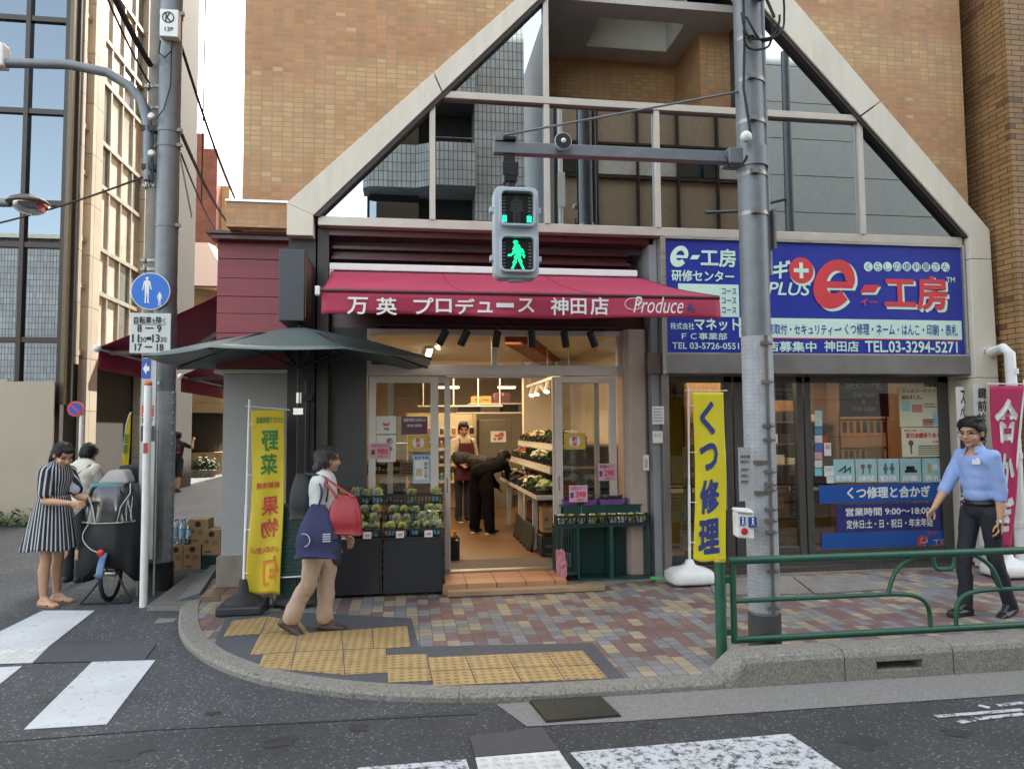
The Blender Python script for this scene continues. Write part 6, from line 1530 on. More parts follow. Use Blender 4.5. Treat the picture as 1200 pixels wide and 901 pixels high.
price((667,568.5,688.5,588), .10, '398', 'pink price card standing in front of the violet trays', '山形ぶどう')
MB().box(1.87,1.875,.103,.108,.76,.86).build('stick', M_steel, bpy.data.objects['price_card.002'])
pbm = MB().sheet(lambda u, v: V((1.555+(.085+.03*math.sin(v*2.6))*u+.012*noise.noise(V((v*5,u*3,1))), -.045-.03*math.sin(u*3.1)*(.4+.6*v)-.03*noise.noise(V((u*5,v*6,4))), .42-.34*v-.02*noise.noise(V((u*4,2,v))))), 12, 18)
tag(pbm.build('plastic_bag', mk('bag_pink', (.52,.20,.24), .35, var=.15), solid=.004), 'pink plastic bag hanging on the mesh crate by the doorway', 'bag')

# ------------------------------------------------------------------ inside the greengrocer
M_shelf = mk('shelf_white', (.56,.53,.47), .5, var=.05)
sh = root('produce_stand', (2.2,2.2,.15), 'long white stepped produce stand along the right wall of the shop', 'stand')
MB().box(1.53,2.74,.95,4.38,.84,.885).build('counter', M_shelf, sh)
MB().box(1.70,2.74,.95,4.38,1.20,1.225).box(1.70,1.72,.95,4.38,1.14,1.20).build('middle_shelf', M_shelf, sh)
MB().box(1.84,2.74,.95,4.38,1.46,1.485).box(1.84,1.86,.95,4.38,1.40,1.46).build('top_shelf', M_shelf, sh)
for y in (1.6,2.8,4.0): MB().box(1.60,1.66,y,y+.06,.152,.84).build('leg', M_shelf, sh)
T = MB()
for k in range(22): y = 1.0+k*.15; T.box(1.696,1.6995,y,y+.08,1.15,1.19); T.box(1.836,1.8395,y+.04,y+.12,1.41,1.45)
T.build('price_strip', M_paper, sh)
veg = {
 'leafy greens': ('leaf', (.07,.15,.03)), 'pale cabbages': ('ball', (.33,.38,.16), .055), 'yellow fruit': ('ball', (.55,.40,.06), .035), 'red tomatoes': ('ball', (.42,.04,.025), .03),
 'white radishes': ('long', (.58,.55,.44)), 'brown potatoes': ('ball', (.22,.13,.06), .032), 'green cucumbers': ('long', (.05,.11,.025)), 'purple aubergines': ('long', (.05,.015,.05)), 'yellow bananas': ('long', (.60,.42,.05))}
vp = {}
def veg_crate(kind):
    o = root('produce_crate', (0,0,0), 'x', 'produce crate')
    crate_mb(MB(), -.16,.16,-.14,.14,0,.10,.04,.008).build('crate', M_crb if kind != 'brown potatoes' else M_crg, o)
    spec = veg[kind]; m = MB(); rr = random.Random(hash(kind) % 97 if False else len(kind)*7)
    mat = mk('veg_'+kind.replace(' ', '_'), spec[1], .5, var=.45, scale=14)
    if spec[0] == 'ball':
        n = int(26*(.035/spec[2])**1.3)
        for k in range(n):
            x, y = rr.uniform(-.13,.13), rr.uniform(-.11,.11); m.ball((x,y,.05+.09*(1-(x/.16)**2)*(1-(y/.15)**2)*rr.uniform(.6,1)), spec[2]*rr.uniform(.85,1.1), 9, 6)
    elif spec[0] == 'long':
        for k in range(18):
            x = rr.uniform(-.13,.13); z = .04+.10*rr.random(); a = rr.uniform(-.12,.12); m.tube([(x-a,-.13,z),(x,0,z+.03),(x+a,.12,z+.01)], [.010,.024,.014], 8)
    else:
        for k in range(140):
            p = V((rr.uniform(-.14,.14),rr.uniform(-.12,.12),rr.uniform(.03,.16))); d = V((rr.uniform(-1,1),rr.uniform(-1,1),rr.uniform(-.2,1))).normalized(); e = d.orthogonal().normalized()
            m.add([p-d*.05,p+e*.025,p+d*.05,p-e*.025], [(0,1,2,3)])
    m.build('vegetables', mat, o); return o
order = {'counter': (1.70,.887,['pale cabbages','leafy greens','white radishes','brown potatoes','purple aubergines','leafy greens','pale cabbages','brown potatoes']), 'middle': (1.88,1.227,['leafy greens','green cucumbers','white radishes','pale cabbages','leafy greens','yellow fruit','red tomatoes','brown potatoes']), 'top': (2.02,1.487,['white radishes','yellow bananas','leafy greens','yellow fruit','white radishes','red tomatoes','yellow fruit','brown potatoes'])}
for tier, (x, z, ks) in order.items():
    for i, k in enumerate(ks):
        lab = 'crate of %s on the %s of the produce stand, %s from the doorway' % (k, {'counter':'counter','middle':'middle step','top':'top step'}[tier], ordn[i])
        if k not in vp: vp[k] = veg_crate(k); r_ = move(vp[k], (x,1.2+i*.42,z)); r_['label'] = lab; r_['group'] = 'crates on the produce stand'
        else: dup(vp[k], (x,1.2+i*.42,z), random.choice((0,math.pi)), lab, 'crates on the produce stand')
o = plate('picture_board', (575,505,593,518), 4.3, M_paper, 'white picture board of red fruit hanging over the produce stand', 'sign'); T = MB(); q = PY(584,511,4.29)
for k in range(14): T.ball((q.x+random.uniform(-.08,.08),4.296,q.z+random.uniform(-.05,.05)), .022, 8, 5, sc=(1,.05,1))
T.build('fruit_print', mk('fruit_print', (.5,.12,.04), .5, var=.4, scale=30), o)
# a pile of black crates in the middle of the shop, more stock on top
solid_ = solid_crate(MB(), 1.02,1.40,4.75,5.6,.152,.98,10); tag(solid_.build('crate_stack', M_crb), 'pile of black crates in the middle of the shop beyond the bending person', 'crates')
for i, (k, y) in enumerate((('brown potatoes',4.92),('yellow fruit',5.22),('red tomatoes',5.48))): dup(vp[k], (1.21,y,.982), 0, 'crate of %s on the pile in the middle of the shop' % k, 'crates in the middle of the shop')
for i, (k, y) in enumerate((('leafy greens',1.15),('white radishes',1.57),('pale cabbages',1.99),('yellow fruit',2.41),('leafy greens',2.83),('red tomatoes',3.25))): dup(vp[k], (2.33,y,.887), 0, 'crate of %s at the back of the counter, %s from the doorway' % (k, ordn[i]), 'crates at the back of the counter')
for i, (x, z) in enumerate(((-.60,.60),(-.38,.60),(-.06,.60),(.22,.60))):
    o = MB().box(x-.04,x+.04,-.2505,-.2475,z+.02,z+.085).build('price_tag', M_paper); tag(o, '%s small white price tag clipped to the grape crates from the street corner' % ordn[i], 'price tag', 'tags on the grape crates')
    T = MB(); txt(T, ('480','500','580','498')[i], (x,-.2515,z+.05), .05, .028, bold=.02); T.build('lettering', M_sred, o)
# boxes and cloth under the counter
M_card = mk('cardboard', (.36,.22,.105), .8, var=.12, scale=5, stretch=(1,6,1)); M_card2 = mk('cardboard_dark', (.25,.15,.075), .8, var=.15)
def carton(x0, x1, y0, y1, z0, z1, lab, mat=None, text=None, hole=False, group=None):
    o = root('cardboard_box', ((x0+x1)/2,(y0+y1)/2,z0), lab, 'box', group)
    MB().box(x0,x1,y0,y1,z0,z1).build('carton', mat or M_card, o, bevel=.004)
    MB().box(x0+.002,x1-.002,(y0+y1)/2-.02,(y0+y1)/2+.02,z1+.0005,z1+.002).box((x0+x1)/2-.02,(x0+x1)/2+.02,y0-.002,y0-.0005,z1-.05,z1).build('tape', mk('tape', (.42,.30,.17), .3), o) if not hole else MB().lathe([(.035,0),(.035,.001)], ((x0+x1)/2,y0-.0015,z1-.055), 14, 0, False, 'y').build('handle_hole', M_rub, o)
    T = MB(); w_, h = x1-x0, z1-z0
    for k, (a, b, c, d) in enumerate(((.12,.45,.34,.60),(.52,.45,.86,.50),(.52,.54,.80,.57),(.12,.10,.5,.18),(.52,.38,.86,.40))): T.box(x0+w_*a,x0+w_*c,y0-.002,y0-.001,z0+h*b,z0+h*d)
    T.build('print', mk('box_print', (.15,.09,.05), .8), o)
carton(1.62,1.83,1.05,1.3,.44,.74,'upright cardboard box under the counter nearest the doorway'); carton(1.85,2.2,1.02,1.3,.40,.70,'wide cardboard box under the counter beside the upright one', M_card2)
carton(1.60,2.0,1.02,1.35,.155,.395,'dark box on the floor under the counter',M_crb); carton(1.8,2.2,2.9,3.3,.36,.60,'cardboard box with a rosy side in the middle under the counter', mk('card_rose', (.26,.10,.08), .8)); carton(1.8,2.2,2.9,3.3,.155,.355,'dark box below the rosy one', M_crb)
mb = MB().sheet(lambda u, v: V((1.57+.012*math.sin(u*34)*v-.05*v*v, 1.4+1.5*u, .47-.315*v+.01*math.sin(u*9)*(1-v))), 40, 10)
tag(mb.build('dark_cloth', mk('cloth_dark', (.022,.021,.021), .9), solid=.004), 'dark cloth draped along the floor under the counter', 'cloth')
tag(crate_mb(MB(), .46,.62,1.0,1.4,.155,.42,.05,.01).box(.465,.615,1.01,1.39,.16,.38).build('black_crate', M_crb), 'black crate on the floor just inside the doorway', 'crate')
m = MB()
for k in range(14): m.ball((random.uniform(.49,.59),random.uniform(1.03,1.35),.40+random.uniform(0,.05)), .032, 9, 6)
tag(m.build('orange_fruit', mk('fruit_orange', (.55,.22,.02), .45)), 'orange fruit heaped in the black crate inside the doorway', 'fruit')
# left stand behind the glass
ls_ = root('left_stand', (-.5,1.6,.15), 'white shelf of goods behind the left glass door', 'shelf')
for z in (.85,1.15,1.5): MB().box(-1.1,.05,.9,1.5,z,z+.025).build('shelf', M_shelf, ls_)
MB().box(-1.12,-1.08,.9,1.5,.152,1.9).box(.04,.07,.9,1.5,.152,1.5).build('upright', M_shelf, ls_)
for i, x in enumerate((-.85,-.5,-.16)): dup(vp[('brown potatoes','yellow fruit','leafy greens')[i]], (x,1.15,.877), 0, 'crate of %s on the low shelf behind the left glass door' % ('brown potatoes','yellow fruit','leafy greens')[i], 'crates behind the left door')
for i, x in enumerate((-.8,-.45,-.13)): dup(vp[('yellow fruit','white radishes','red tomatoes')[i]], (x,1.15,1.177), 0, 'crate of %s on the upper shelf behind the left glass door' % ('yellow fruit','white radishes','red tomatoes')[i], 'crates behind the left door')
# back shelf of jars
bsx = root('back_shelf', (.7,6.6,.15), 'pale back shelf of jars behind the standing shop assistant', 'shelf')
MB().box(.0,1.34,6.75,6.8,.152,2.0).box(1.30,1.34,6.4,6.75,.152,2.0).box(.0,.04,6.4,6.75,.152,2.0).build('carcass', mk('shelf_cream', (.50,.44,.32), .6), bsx)
M_jar = [mk('jar_amber', (.36,.17,.05), .3), mk('jar_red', (.36,.06,.04), .3), mk('jar_dark', (.05,.03,.025), .3), mk('jar_yellow', (.55,.40,.08), .3), mk('jar_teal', (.08,.30,.32), .3)]
jn = ('amber jar with a pale lid','red jar with a pale lid','dark jar with a pale lid','yellow tub with a pale lid','teal tub with a pale lid')
jp = {}
for r_, z in enumerate((.70,1.02,1.32,1.58)):
    MB().box(.04,1.30,6.4,6.75,z-.02,z).box(.04,1.30,6.39,6.4,z-.05,z).build('shelf_board', M_shelf if r_ else M_shelf, bsx)
    for i in range(11):
        k = ((i//2+r_*2) % 3) if r_ > 1 else (3+(i//3) % 2 if r_ == 0 else (i//2) % 4); x = .10+i*.115; lab = '%s, %s shelf board up, %s from the wall' % (jn[k], ordn[r_], (ordn+['eleventh'])[i])
        if k not in jp:
            o = root('jar', (0,0,0), lab, 'jar', 'jars on the back shelf'); MB().lathe([(.035,0),(.04,.01),(.04,.10),(.03,.12)], (0,0,0), 12).build('glass_body', M_jar[k], o); MB().lathe([(.034,.12),(.034,.145),(0,.145)], (0,0,0), 12).build('lid', M_paper, o); move(o, (x,6.47,z)); jp[k] = o
        else: dup(jp[k], (x,6.47,z), 0, lab, sc_=random.uniform(.85,1.1))
tag(MB().box(1.40,2.05,6.5,7.1,.152,1.86).build('fridge', mk('fridge_grey', (.20,.19,.16), .4), bevel=.01), 'tall plain grey fridge beside the back shelf', 'fridge')
o = root('ceiling_rack', (1.0,5.6,2.0), 'white hanging rack of bars below the shop ceiling', 'rack')
mb = MB().beam((.2,5.6,2.10),(1.75,5.6,2.10),.025,.025)
for x in (.3,.85,1.3,1.7): mb.cyl((x,5.6,2.11),(x,5.6,2.86),.012,n=8)
mb.build('bar', M_whitep, o); MB().box(.9,2.4,5.62,6.1,1.96,1.985).build('board', M_shelf, o); MB().box(1.15,2.2,5.62,6.1,2.13,2.15).build('board', M_shelf, o)
tag(crate_mb(MB(), .95,1.35,5.66,6.0,1.987,2.115,.04,.01).box(.97,1.33,5.68,5.98,1.99,2.09).build('black_crate', M_crb), 'black crate on the lower board of the hanging rack', 'crate')
tag(crate_mb(MB(), 1.75,2.05,5.66,6.0,1.987,2.115,.04,.01).box(1.77,2.03,5.68,5.98,1.99,2.09).build('black_crate', M_crb), 'smaller black crate at the far end of the hanging rack', 'crate')
carton(1.2,1.55,5.65,6.0,2.152,2.28,'yellowish box on the top board of the hanging rack', mk('card_yellow', (.42,.28,.08), .8)); carton(1.62,1.9,5.65,6.0,2.152,2.34,'plum coloured box on the top board of the hanging rack', mk('card_plum', (.14,.05,.09), .8))

# ------------------------------------------------------------------ inside the key shop
cb_ = MB(); rect(cb_, 984,436,1041,488, .56, 0, .02); o = cb_.build('chalkboard', mk('chalk_black', (.018,.024,.020), .8, var=.3)); tag(o, 'black welcome chalkboard hanging behind the shop window', 'chalkboard')
T = MB()
for i, ch in enumerate('WELCOME'):
    t = (i-3)/3; txtf(T, ch, 991+i*6.2,446+2.4*t*t,996.4+i*6.2,454+2.4*t*t, .556, bold=.0)
txtf(T, 'Shoe repair', 1000,459,1026,466, .556, bold=0); txtf(T, '&', 1010,468,1015,473, .556, bold=0); txtf(T, 'Key copy', 1000,475,1026,483, .556, bold=0)
T.build('lettering', mk('chalk', (.75,.77,.66), .9), o)
rk = root('key_rack', (4.9,.62,1.5), 'rack of hanging key cases below the chalkboard', 'rack')
q0, q1 = PY(984,492,.6), PY(1040,492,.6); MB().box(q0.x,q1.x,.6,.61,q0.z-.01,q0.z+.01).box(q0.x,q1.x,.6,.61,q0.z-.36,q0.z-.34).box(q0.x,q0.x+.012,.61,.63,q0.z-.5,q0.z+.1).box(q1.x-.012,q1.x,.61,.63,q0.z-.5,q0.z+.1).build('rail', M_blackm, rk)
cols = [(.30,.06,.05),(.30,.16,.07),(.28,.07,.06),(.10,.10,.05),(.20,.13,.07),(.03,.03,.03),(.04,.04,.04)]
kmm = [mk('case_leather', c, .5) for c in cols]; kn = ('red','tan','dark red','olive','brown','black','charcoal')
for i in range(7):
    x = q0.x+.05+i*(q1.x-q0.x-.1)/6; o = MB().box(x-.026,x+.026,.575,.598,q0.z-.16,q0.z-.02).box(x-.004,x+.004,.585,.59,q0.z-.02,q0.z); o = o.build('key_case', kmm[i], bevel=.006); tag(o, '%s leather case hanging in the upper row of the key rack' % kn[i], 'key case', 'cases on the key rack')
for i in range(4):
    x = q0.x+.06+i*.075; o = MB().box(x-.022,x+.022,.575,.598,q0.z-.47,q0.z-.37).build('key_case', kmm[5 if i % 2 else 4], bevel=.006); tag(o, '%s key case in the lower row of the key rack, %s from its left end' % (('brown','black')[i % 2], ordn[i]), 'key case', 'lower cases on the key rack')
o = MB(); rect(o, 1016,523,1036,540, .58); tag(o.build('orange_card', mk('card_orange', (.42,.22,.05), .6)), 'small orange card below the key rack', 'card')
ct = root('counter', (3.9,1.6,.14), 'wooden counter inside the key shop', 'counter')
MB().box(3.2,5.6,1.5,2.1,.14,.80).build('front', mk('counter_wood', (.33,.21,.10), .5, var=.25, stretch=(8,8,1)), ct); MB().box(3.15,5.65,1.45,2.15,.80,.84).build('top', M_steeld, ct)
o = MB(); rect(o, 903,570,925,606, 1.44); o = o.build('poster', mk('poster_brown', (.30,.15,.06), .6)); tag(o, 'brown poster on the counter front behind the grey pole', 'poster'); T = MB(); rect(T, 905,573,921,577, 1.435, 0, .001); rect(T, 907,582,919,596, 1.435, 0, .001); T.build('print', mk('print_gold', (.45,.28,.10), .6), o)
dc = root('drawer_cabinet', (4.6,1.4,.84), 'black cabinet of small drawers on the key shop counter', 'cabinet')
q0 = PY(928,605,1.42); q1 = PY(947,566,1.42)
MB().box(q0.x,q1.x,1.40,1.445,q0.z,q1.z).build('case', M_blackm, dc)
for k in range(6): z = q0.z+.02+k*(q1.z-q0.z-.02)/6; MB().box(q0.x+.01,q1.x-.01,1.385,1.399,z,z+(q1.z-q0.z)/8).build('drawer', M_steeld, dc)
m = root('grinding_machine', (4.3,1.8,.84), 'dark key cutting machine standing on the counter', 'machine')
MB().box(4.0,4.35,1.6,1.95,.842,.98).build('bed', M_blackm, m, bevel=.015); MB().cyl((4.05,1.75,1.12),(4.32,1.75,1.12),.085,n=18).box(4.12,4.2,1.70,1.8,.98,1.1).build('motor', M_steeld, m); MB().cyl((4.33,1.75,1.12),(4.37,1.75,1.12),.06,n=18).build('wheel', M_galv, m)
o = MB(); rect(o, 898,448,942,469, 1.2); o = o.build('menu_board', mk('menu_dark', (.03,.05,.04), .7)); tag(o, 'dark menu board high up behind the grey pole', 'sign'); T = MB(); rect(T, 904,455,934,458, 1.196, 0, .001); rect(T, 908,461,930,463, 1.196, 0, .001); T.build('lettering', mk('menu_ink', (.25,.32,.22), .7), o)
ws = root('wall_shelf', (5.0,2.4,1.3), 'wooden wall shelf of small boxes at the back of the key shop', 'shelf')
for z in (1.12,1.42,1.74): MB().box(4.1,6.2,2.28,2.495,z,z+.02).build('board', M_steeld, ws)
bcol = (('white',(.5,.5,.47)),('red',(.35,.05,.04)),('navy',(.04,.06,.2)),('yellow',(.5,.38,.06)),('green',(.06,.2,.1)),('black',(.03,.03,.03)))
bmt = [mk('small_box_'+n, c, .5) for n, c in bcol]
for j, z in enumerate((1.141,1.441,1.761)):
    x = 4.15; i = 0
    while x < 6.0:
        w_ = random.uniform(.07,.2); k = random.randrange(6); o = MB().box(x,x+w_,2.30,2.45,z,z+random.uniform(.08,.2)).build('small_box', bmt[k]); tag(o, 'small %s box on the %s board of the key shop shelf, %s along' % (bcol[k][0], ('lowest','middle','top')[j], (ordn+['eleventh','twelfth','thirteenth','fourteenth','fifteenth','sixteenth'])[i]), 'box', 'boxes on the key shop shelf'); x += w_+random.uniform(.01,.08); i += 1
mr_ = root('leaflet_rack', (3.0,.6,.14), 'leaflet rack behind the glass door of the key shop', 'rack')
MB().box(2.90,2.93,.5,.7,.14,1.45).box(3.26,3.29,.5,.7,.14,1.45).build('side', M_blackm, mr_); 
for z in (.3,.62,.98): MB().box(2.93,3.26,.5,.7,z,z+.02).build('shelf', M_blackm, mr_)
for i, (px, c) in enumerate((((787,534,803,566),(.30,.27,.20)),((787,580,804,612),(.36,.36,.33)),((797,612,812,645),(.44,.42,.36)))):
    o = MB(); rect(o, *px, .49); o = o.build('leaflet', mk('leaflet_tone', c, .5, var=.4, scale=9)); tag(o, ('brown picture leaflet on the top shelf of the rack','pale leaflet on the middle shelf of the rack','white sheet low on the leaflet rack')[i], 'leaflet')
    T = MB()
    for k in range(3): rect(T, px[0]+2,px[1]+3+k*4,px[2]-3-k,px[1]+4.5+k*4, .486, 0, .001)
    T.build('print', M_steeld, o)
tag(MB().box(2.84,2.85,0,0,0,0).build('x', M_ink)) if False else None

# ------------------------------------------------------------------ boxes and bottles at the street corner
def pxbox(x0, x1, ytop, ybot, Y): a = PY(x0,ybot,Y); b = PY(x1,ytop,Y); return a.x, b.x, Y, Y+.28, a.z, b.z
zA = .0; Yb = 1.85
def cb(px, z0, h, lab, dy=0):
    a = PY(px[0], 650, Yb+dy).x; b = PY(px[1], 650, Yb+dy).x
    carton(a, b, Yb+dy, Yb+dy+.27, z0, z0+h, lab, hole=True, group='brown boxes by the corner pillar')
cb((197,214.5), .0, .30, 'brown box on the ground under the pack of bottles'); cb((215,235.5), .0, .30, 'brown box on the ground under the tall middle box'); cb((219,243.5), .302, .30, 'brown box topmost of the middle stack', .02); cb((237,258), .17, .31, 'brown box on the green crate against the pillar', -.02)
a = PY(237,650,Yb).x; crx = crate_mb(MB(), a,a+.26,Yb,Yb+.28,.0,.165,.03,.01).box(a+.012,a+.248,Yb+.015,Yb+.265,.01,.14); tag(crx.build('green_crate', M_crg), 'green crate on the ground under the box by the pillar', 'crate')
M_pet = glass('bottle_clear', .18, (.72,.82,.88), rough=.1, power=.3); M_capb = mk('cap_blue', (.06,.20,.5), .4)
bx = PY(199,650,Yb).x; b0 = None
for r_ in range(2):
    for i in range(3):
        lab = 'clear bottle with a blue cap, %s row of the pack, %s from the pole' % (('front','back')[r_], ordn[i])
        if b0 is None:
            o = root('water_bottle', (0,0,0), lab, 'bottle', 'pack of bottles on the brown box')
            MB().lathe([(.036,0),(.04,.01),(.04,.09),(.036,.10),(.04,.11),(.04,.19),(.034,.225),(.014,.265),(.014,.285)], (0,0,0), 14).build('bottle_body', M_pet, o)
            MB().lathe([(.041,.10),(.041,.18)], (0,0,0), 14).build('label', mk('bottle_label', (.35,.55,.66), .4), o)
            MB().lathe([(.016,.285),(.016,.305),(0,.305)], (0,0,0), 10).build('cap', M_capb, o); b0 = move(o, (bx+.04+i*.085,Yb+.05,.302))
        else: dup(b0, (bx+.04+i*.085,Yb+.05+r_*.09,.302), 0, lab)
# plant pots at the far house
for i in range(6):
    q = PY(226+i*4.6, 547, 20.3); o = root('potted_plant', (q.x,20.3,0), '%s potted plant in front of the rounded house' % ordn[i], 'plant', 'pots by the rounded house')
    MB().lathe([(.10,0),(.14,.22),(.15,.24),(.0,.22)], (q.x,20.3,0), 12).build('pot', mk('pot_pale', (.5,.46,.40), .7), o)
    leafy('leaves', M_leaf if i % 2 else M_leaf2, 130, lambda q=q: (q.x+random.gauss(0,.12),20.3+random.gauss(0,.1),.28+abs(random.gauss(0,.18))), .07, o)

# ------------------------------------------------------------------ bicycle with a covered child seat (seen from behind)
bk = root('bicycle', (-2.93,.1,0), 'bicycle with a black covered child seat and clear rain cover, parked at the kerb', 'bicycle')
X, Yr = -2.93, .28
M_tyre = mk('tyre_black', (.02,.02,.02), .8, bump=.3)
def wheel(y, nm):
    pts = [V((X, y+.255*math.cos(a), .275+.255*math.sin(a))) for a in [i*math.pi/16 for i in range(33)]]
    w_ = MB().tube(pts, .021, 10, caps=False).build(nm, M_tyre, bk)
    MB().tube([V((X, y+.228*math.cos(a), .275+.228*math.sin(a))) for a in [i*math.pi/16 for i in range(33)]], .010, 8, caps=False).build('rim', M_steel, w_)
    m = MB()
    for i in range(14): a = i*math.pi/7; m.cyl((X+.02*(-1)**i,y,.275),(X,y+.228*math.cos(a),.275+.228*math.sin(a)),.0015,n=4)
    m.cyl((X-.05,y,.275),(X+.05,y,.275),.03,n=12); m.build('spokes', M_steel, w_)
wheel(Yr, 'rear_wheel'); wheel(Yr+1.12, 'front_wheel')
M_bfr = mk('frame_blue', (.05,.10,.16), .35, .3)
MB().tube([(X,Yr,.275),(X,Yr+.42,.27)], .018, 8).tube([(X,Yr+.42,.27),(X,Yr+.30,.78)], .02, 8).tube([(X,Yr+.40,.33),(X,Yr+.85,.80)], .024, 8).tube([(X,Yr+1.12,.275),(X,Yr+.86,.95)], .02, 8).tube([(X-.05,Yr,.275),(X-.05,Yr+.28,.62)], .012, 8).tube([(X+.05,Yr,.275),(X+.05,Yr+.28,.62)], .012, 8).build('frame', M_bfr, bk)
MB().sheet(lambda u, v: V((X+(u-.5)*.065, Yr+.285*math.cos(R(-10)+R(130)*(1-v)+R(60)), .275+.285*math.sin(R(-10)+R(130)*(1-v)+R(60)))), 4, 14).build('mudguard', mk('mudguard_blue', (.10,.17,.27), .3, .4), bk, solid=.004)
MB().ball((X,Yr-.27,.52),.035,12,8,sc=(1,.5,1)).build('tail_reflector', mk('reflector_red', (.6,.02,.02), .2), bk)
MB().tube(curve([V((X-.06,Yr,.30)),V((X-.10,Yr-.02,.20)),V((X-.22,Yr-.10,.02)),V((X-.24,Yr-.14,.012)),V((X+.24,Yr-.14,.012)),V((X+.22,Yr-.10,.02)),V((X+.10,Yr-.02,.20)),V((X+.06,Yr,.30))]), .010, 8).build('stand', M_blackm, bk)
MB().box(X-.22,X-.10,Yr+.38,Yr+.46,.28,.305).box(X+.10,X+.22,Yr+.38,Yr+.46,.28,.305).build('pedal', M_rub, bk)
def loft(rings, n=28, p=2.6, wob=.0):
    vs = []
    for k, (cx, cy, z, hx, hy) in enumerate(rings):
        for j in range(n):
            a = 2*math.pi*j/n; c, s = math.cos(a), math.sin(a)
            r = 1+wob*math.sin(5*a+k*1.3)*(.5+.5*math.sin(k*.9))
            vs.append(V((cx+hx*r*math.copysign(abs(c)**(2/p), c), cy+hy*r*math.copysign(abs(s)**(2/p), s), z+.012*wob*20*math.sin(3*a+k))))
    fs = [(i*n+j, i*n+(j+1) % n, (i+1)*n+(j+1) % n, (i+1)*n+j) for i in range(len(rings)-1) for j in range(n)]
    m = MB(); m.add(vs, fs, 0, True); m.add(vs[-n:], [tuple(range(n))]); m.add(vs[:n], [tuple(range(n))[::-1]]); return m
M_blkc = mk('rain_cloth', (.016,.016,.018), .55, var=.3, bump=.5, bscale=14)
rg = [(X-.01,Yr+.10,.35,.26,.22),(X-.01,Yr+.10,.37,.30,.25),(X-.01,Yr+.10,.58,.285,.265),(X,Yr+.10,.70,.265,.26),(X+.01,Yr+.10,.86,.235,.25),(X+.01,Yr+.11,1.0,.22,.24),(X+.01,Yr+.12,1.08,.20,.22),(X+.01,Yr+.14,1.15,.16,.18)]
sc_m = loft(rg, 56, 2.6, .04); n_ = 56
for i_, v_ in enumerate(sc_m.v[:n_*len(rg)]):
    a_ = 2*math.pi*(i_ % n_)/n_; k_ = max(0, 1-(i_//n_)/3.2); fl = noise.noise(V((v_[0]*9, v_[1]*9, v_[2]*3)))*.035
    sc_m.v[i_] = (v_[0]+fl*(v_[0]-X)/.25, v_[1]+fl*(v_[1]-Yr-.1)/.25, v_[2]-k_*.17*max(0, abs(math.cos(a_))-.35)/.65)
for q_ in (0, 1): sc_m.v[n_*len(rg)+q_*n_:n_*len(rg)+(q_+1)*n_] = sc_m.v[n_*(len(rg)-1):n_*len(rg)] if q_ == 0 else sc_m.v[:n_]
sc_m.build('seat_cover', M_blkc, bk)
M_vinyl = glass('clear_vinyl', .06, (.80,.84,.86), rough=.16, power=.25)
def front(rg, k0, f): return f
vin = loft([(X+.01,Yr+.09,.80,.255,.285),(X+.01,Yr+.09,.90,.245,.28),(X+.01,Yr+.09,1.0,.235,.27),(X+.01,Yr+.10,1.10,.215,.25),(X+.01,Yr+.11,1.17,.19,.22)], 72, 3.2, .05)
for i_, v_ in enumerate(vin.v):
    k_ = noise.noise(V((v_[0]*22, v_[1]*22, v_[2]*7)))*.016; vin.v[i_] = (v_[0]+k_*(v_[0]-X)/.2, v_[1]+k_*(v_[1]-Yr-.1)/.2, v_[2])
vin.build('clear_rain_cover', M_vinyl, bk)
mb = MB()
for s in (-1, 1): mb.tube([V((X+.01+s*.10,Yr-.185,.80)),V((X+.01+s*.13,Yr-.18,.95)),V((X+.01+s*.20,Yr-.13,1.08)),V((X+.01+s*.18,Yr-.08,1.17))], .006, 6)
mb.tube([V((X-.24,Yr-.10,.80)),V((X-.10,Yr-.19,.795)),V((X+.12,Yr-.19,.795)),V((X+.25,Yr-.10,.80))], .006, 6).tube(curve([V((X-.16,Yr-.14,.80)),V((X-.22,Yr-.19,.66)),V((X-.12,Yr-.20,.54)),V((X-.02,Yr-.25,.52))]), .005, 6)
mb.build('piping', mk('piping_grey', (.5,.5,.5), .5), bk)
MB().prism([(X-.14,Yr-.06,1.17),(X+.17,Yr-.06,1.17),(X+.09,Yr+.02,1.30),(X-.06,Yr+.02,1.30)], (0,.22,0)).build('hood', mk('hood_grey', (.36,.34,.31), .8), bk, bevel=.03)
MB().box(X-.07,X+.24,Yr+.30,Yr+.62,1.08,1.335).build('front_box', M_rub, bk, bevel=.03)
MB().box(X-.18,X+.12,Yr-.085,Yr-.055,1.145,1.175).build('teal_trim', mk('trim_teal', (.08,.38,.42), .5), bk)
MB().tube([(X-.27,Yr+.62,1.02),(X-.15,Yr+.78,1.06),(X,Yr+.85,1.04),(X+.15,Yr+.78,1.06),(X+.29,Yr+.62,1.02)], .012, 8).build('handlebar', M_steel, bk)
MB().cyl((X+.24,Yr+.68,1.035),(X+.31,Yr+.57,1.01),.02,n=10).box(X+.16,X+.22,Yr+.62,Yr+.70,1.06,1.12).build('grip', M_rub, bk)
MB().tube([(X,Yr+.86,.95),(X,Yr+.85,1.05)], .018, 8).build('stem', M_steel, bk)
MB().box(X+.20,X+.30,Yr+.3,Yr+.6,.62,.98).build('side_bag', mk('bag_pale', (.42,.41,.38), .8), bk, bevel=.03)
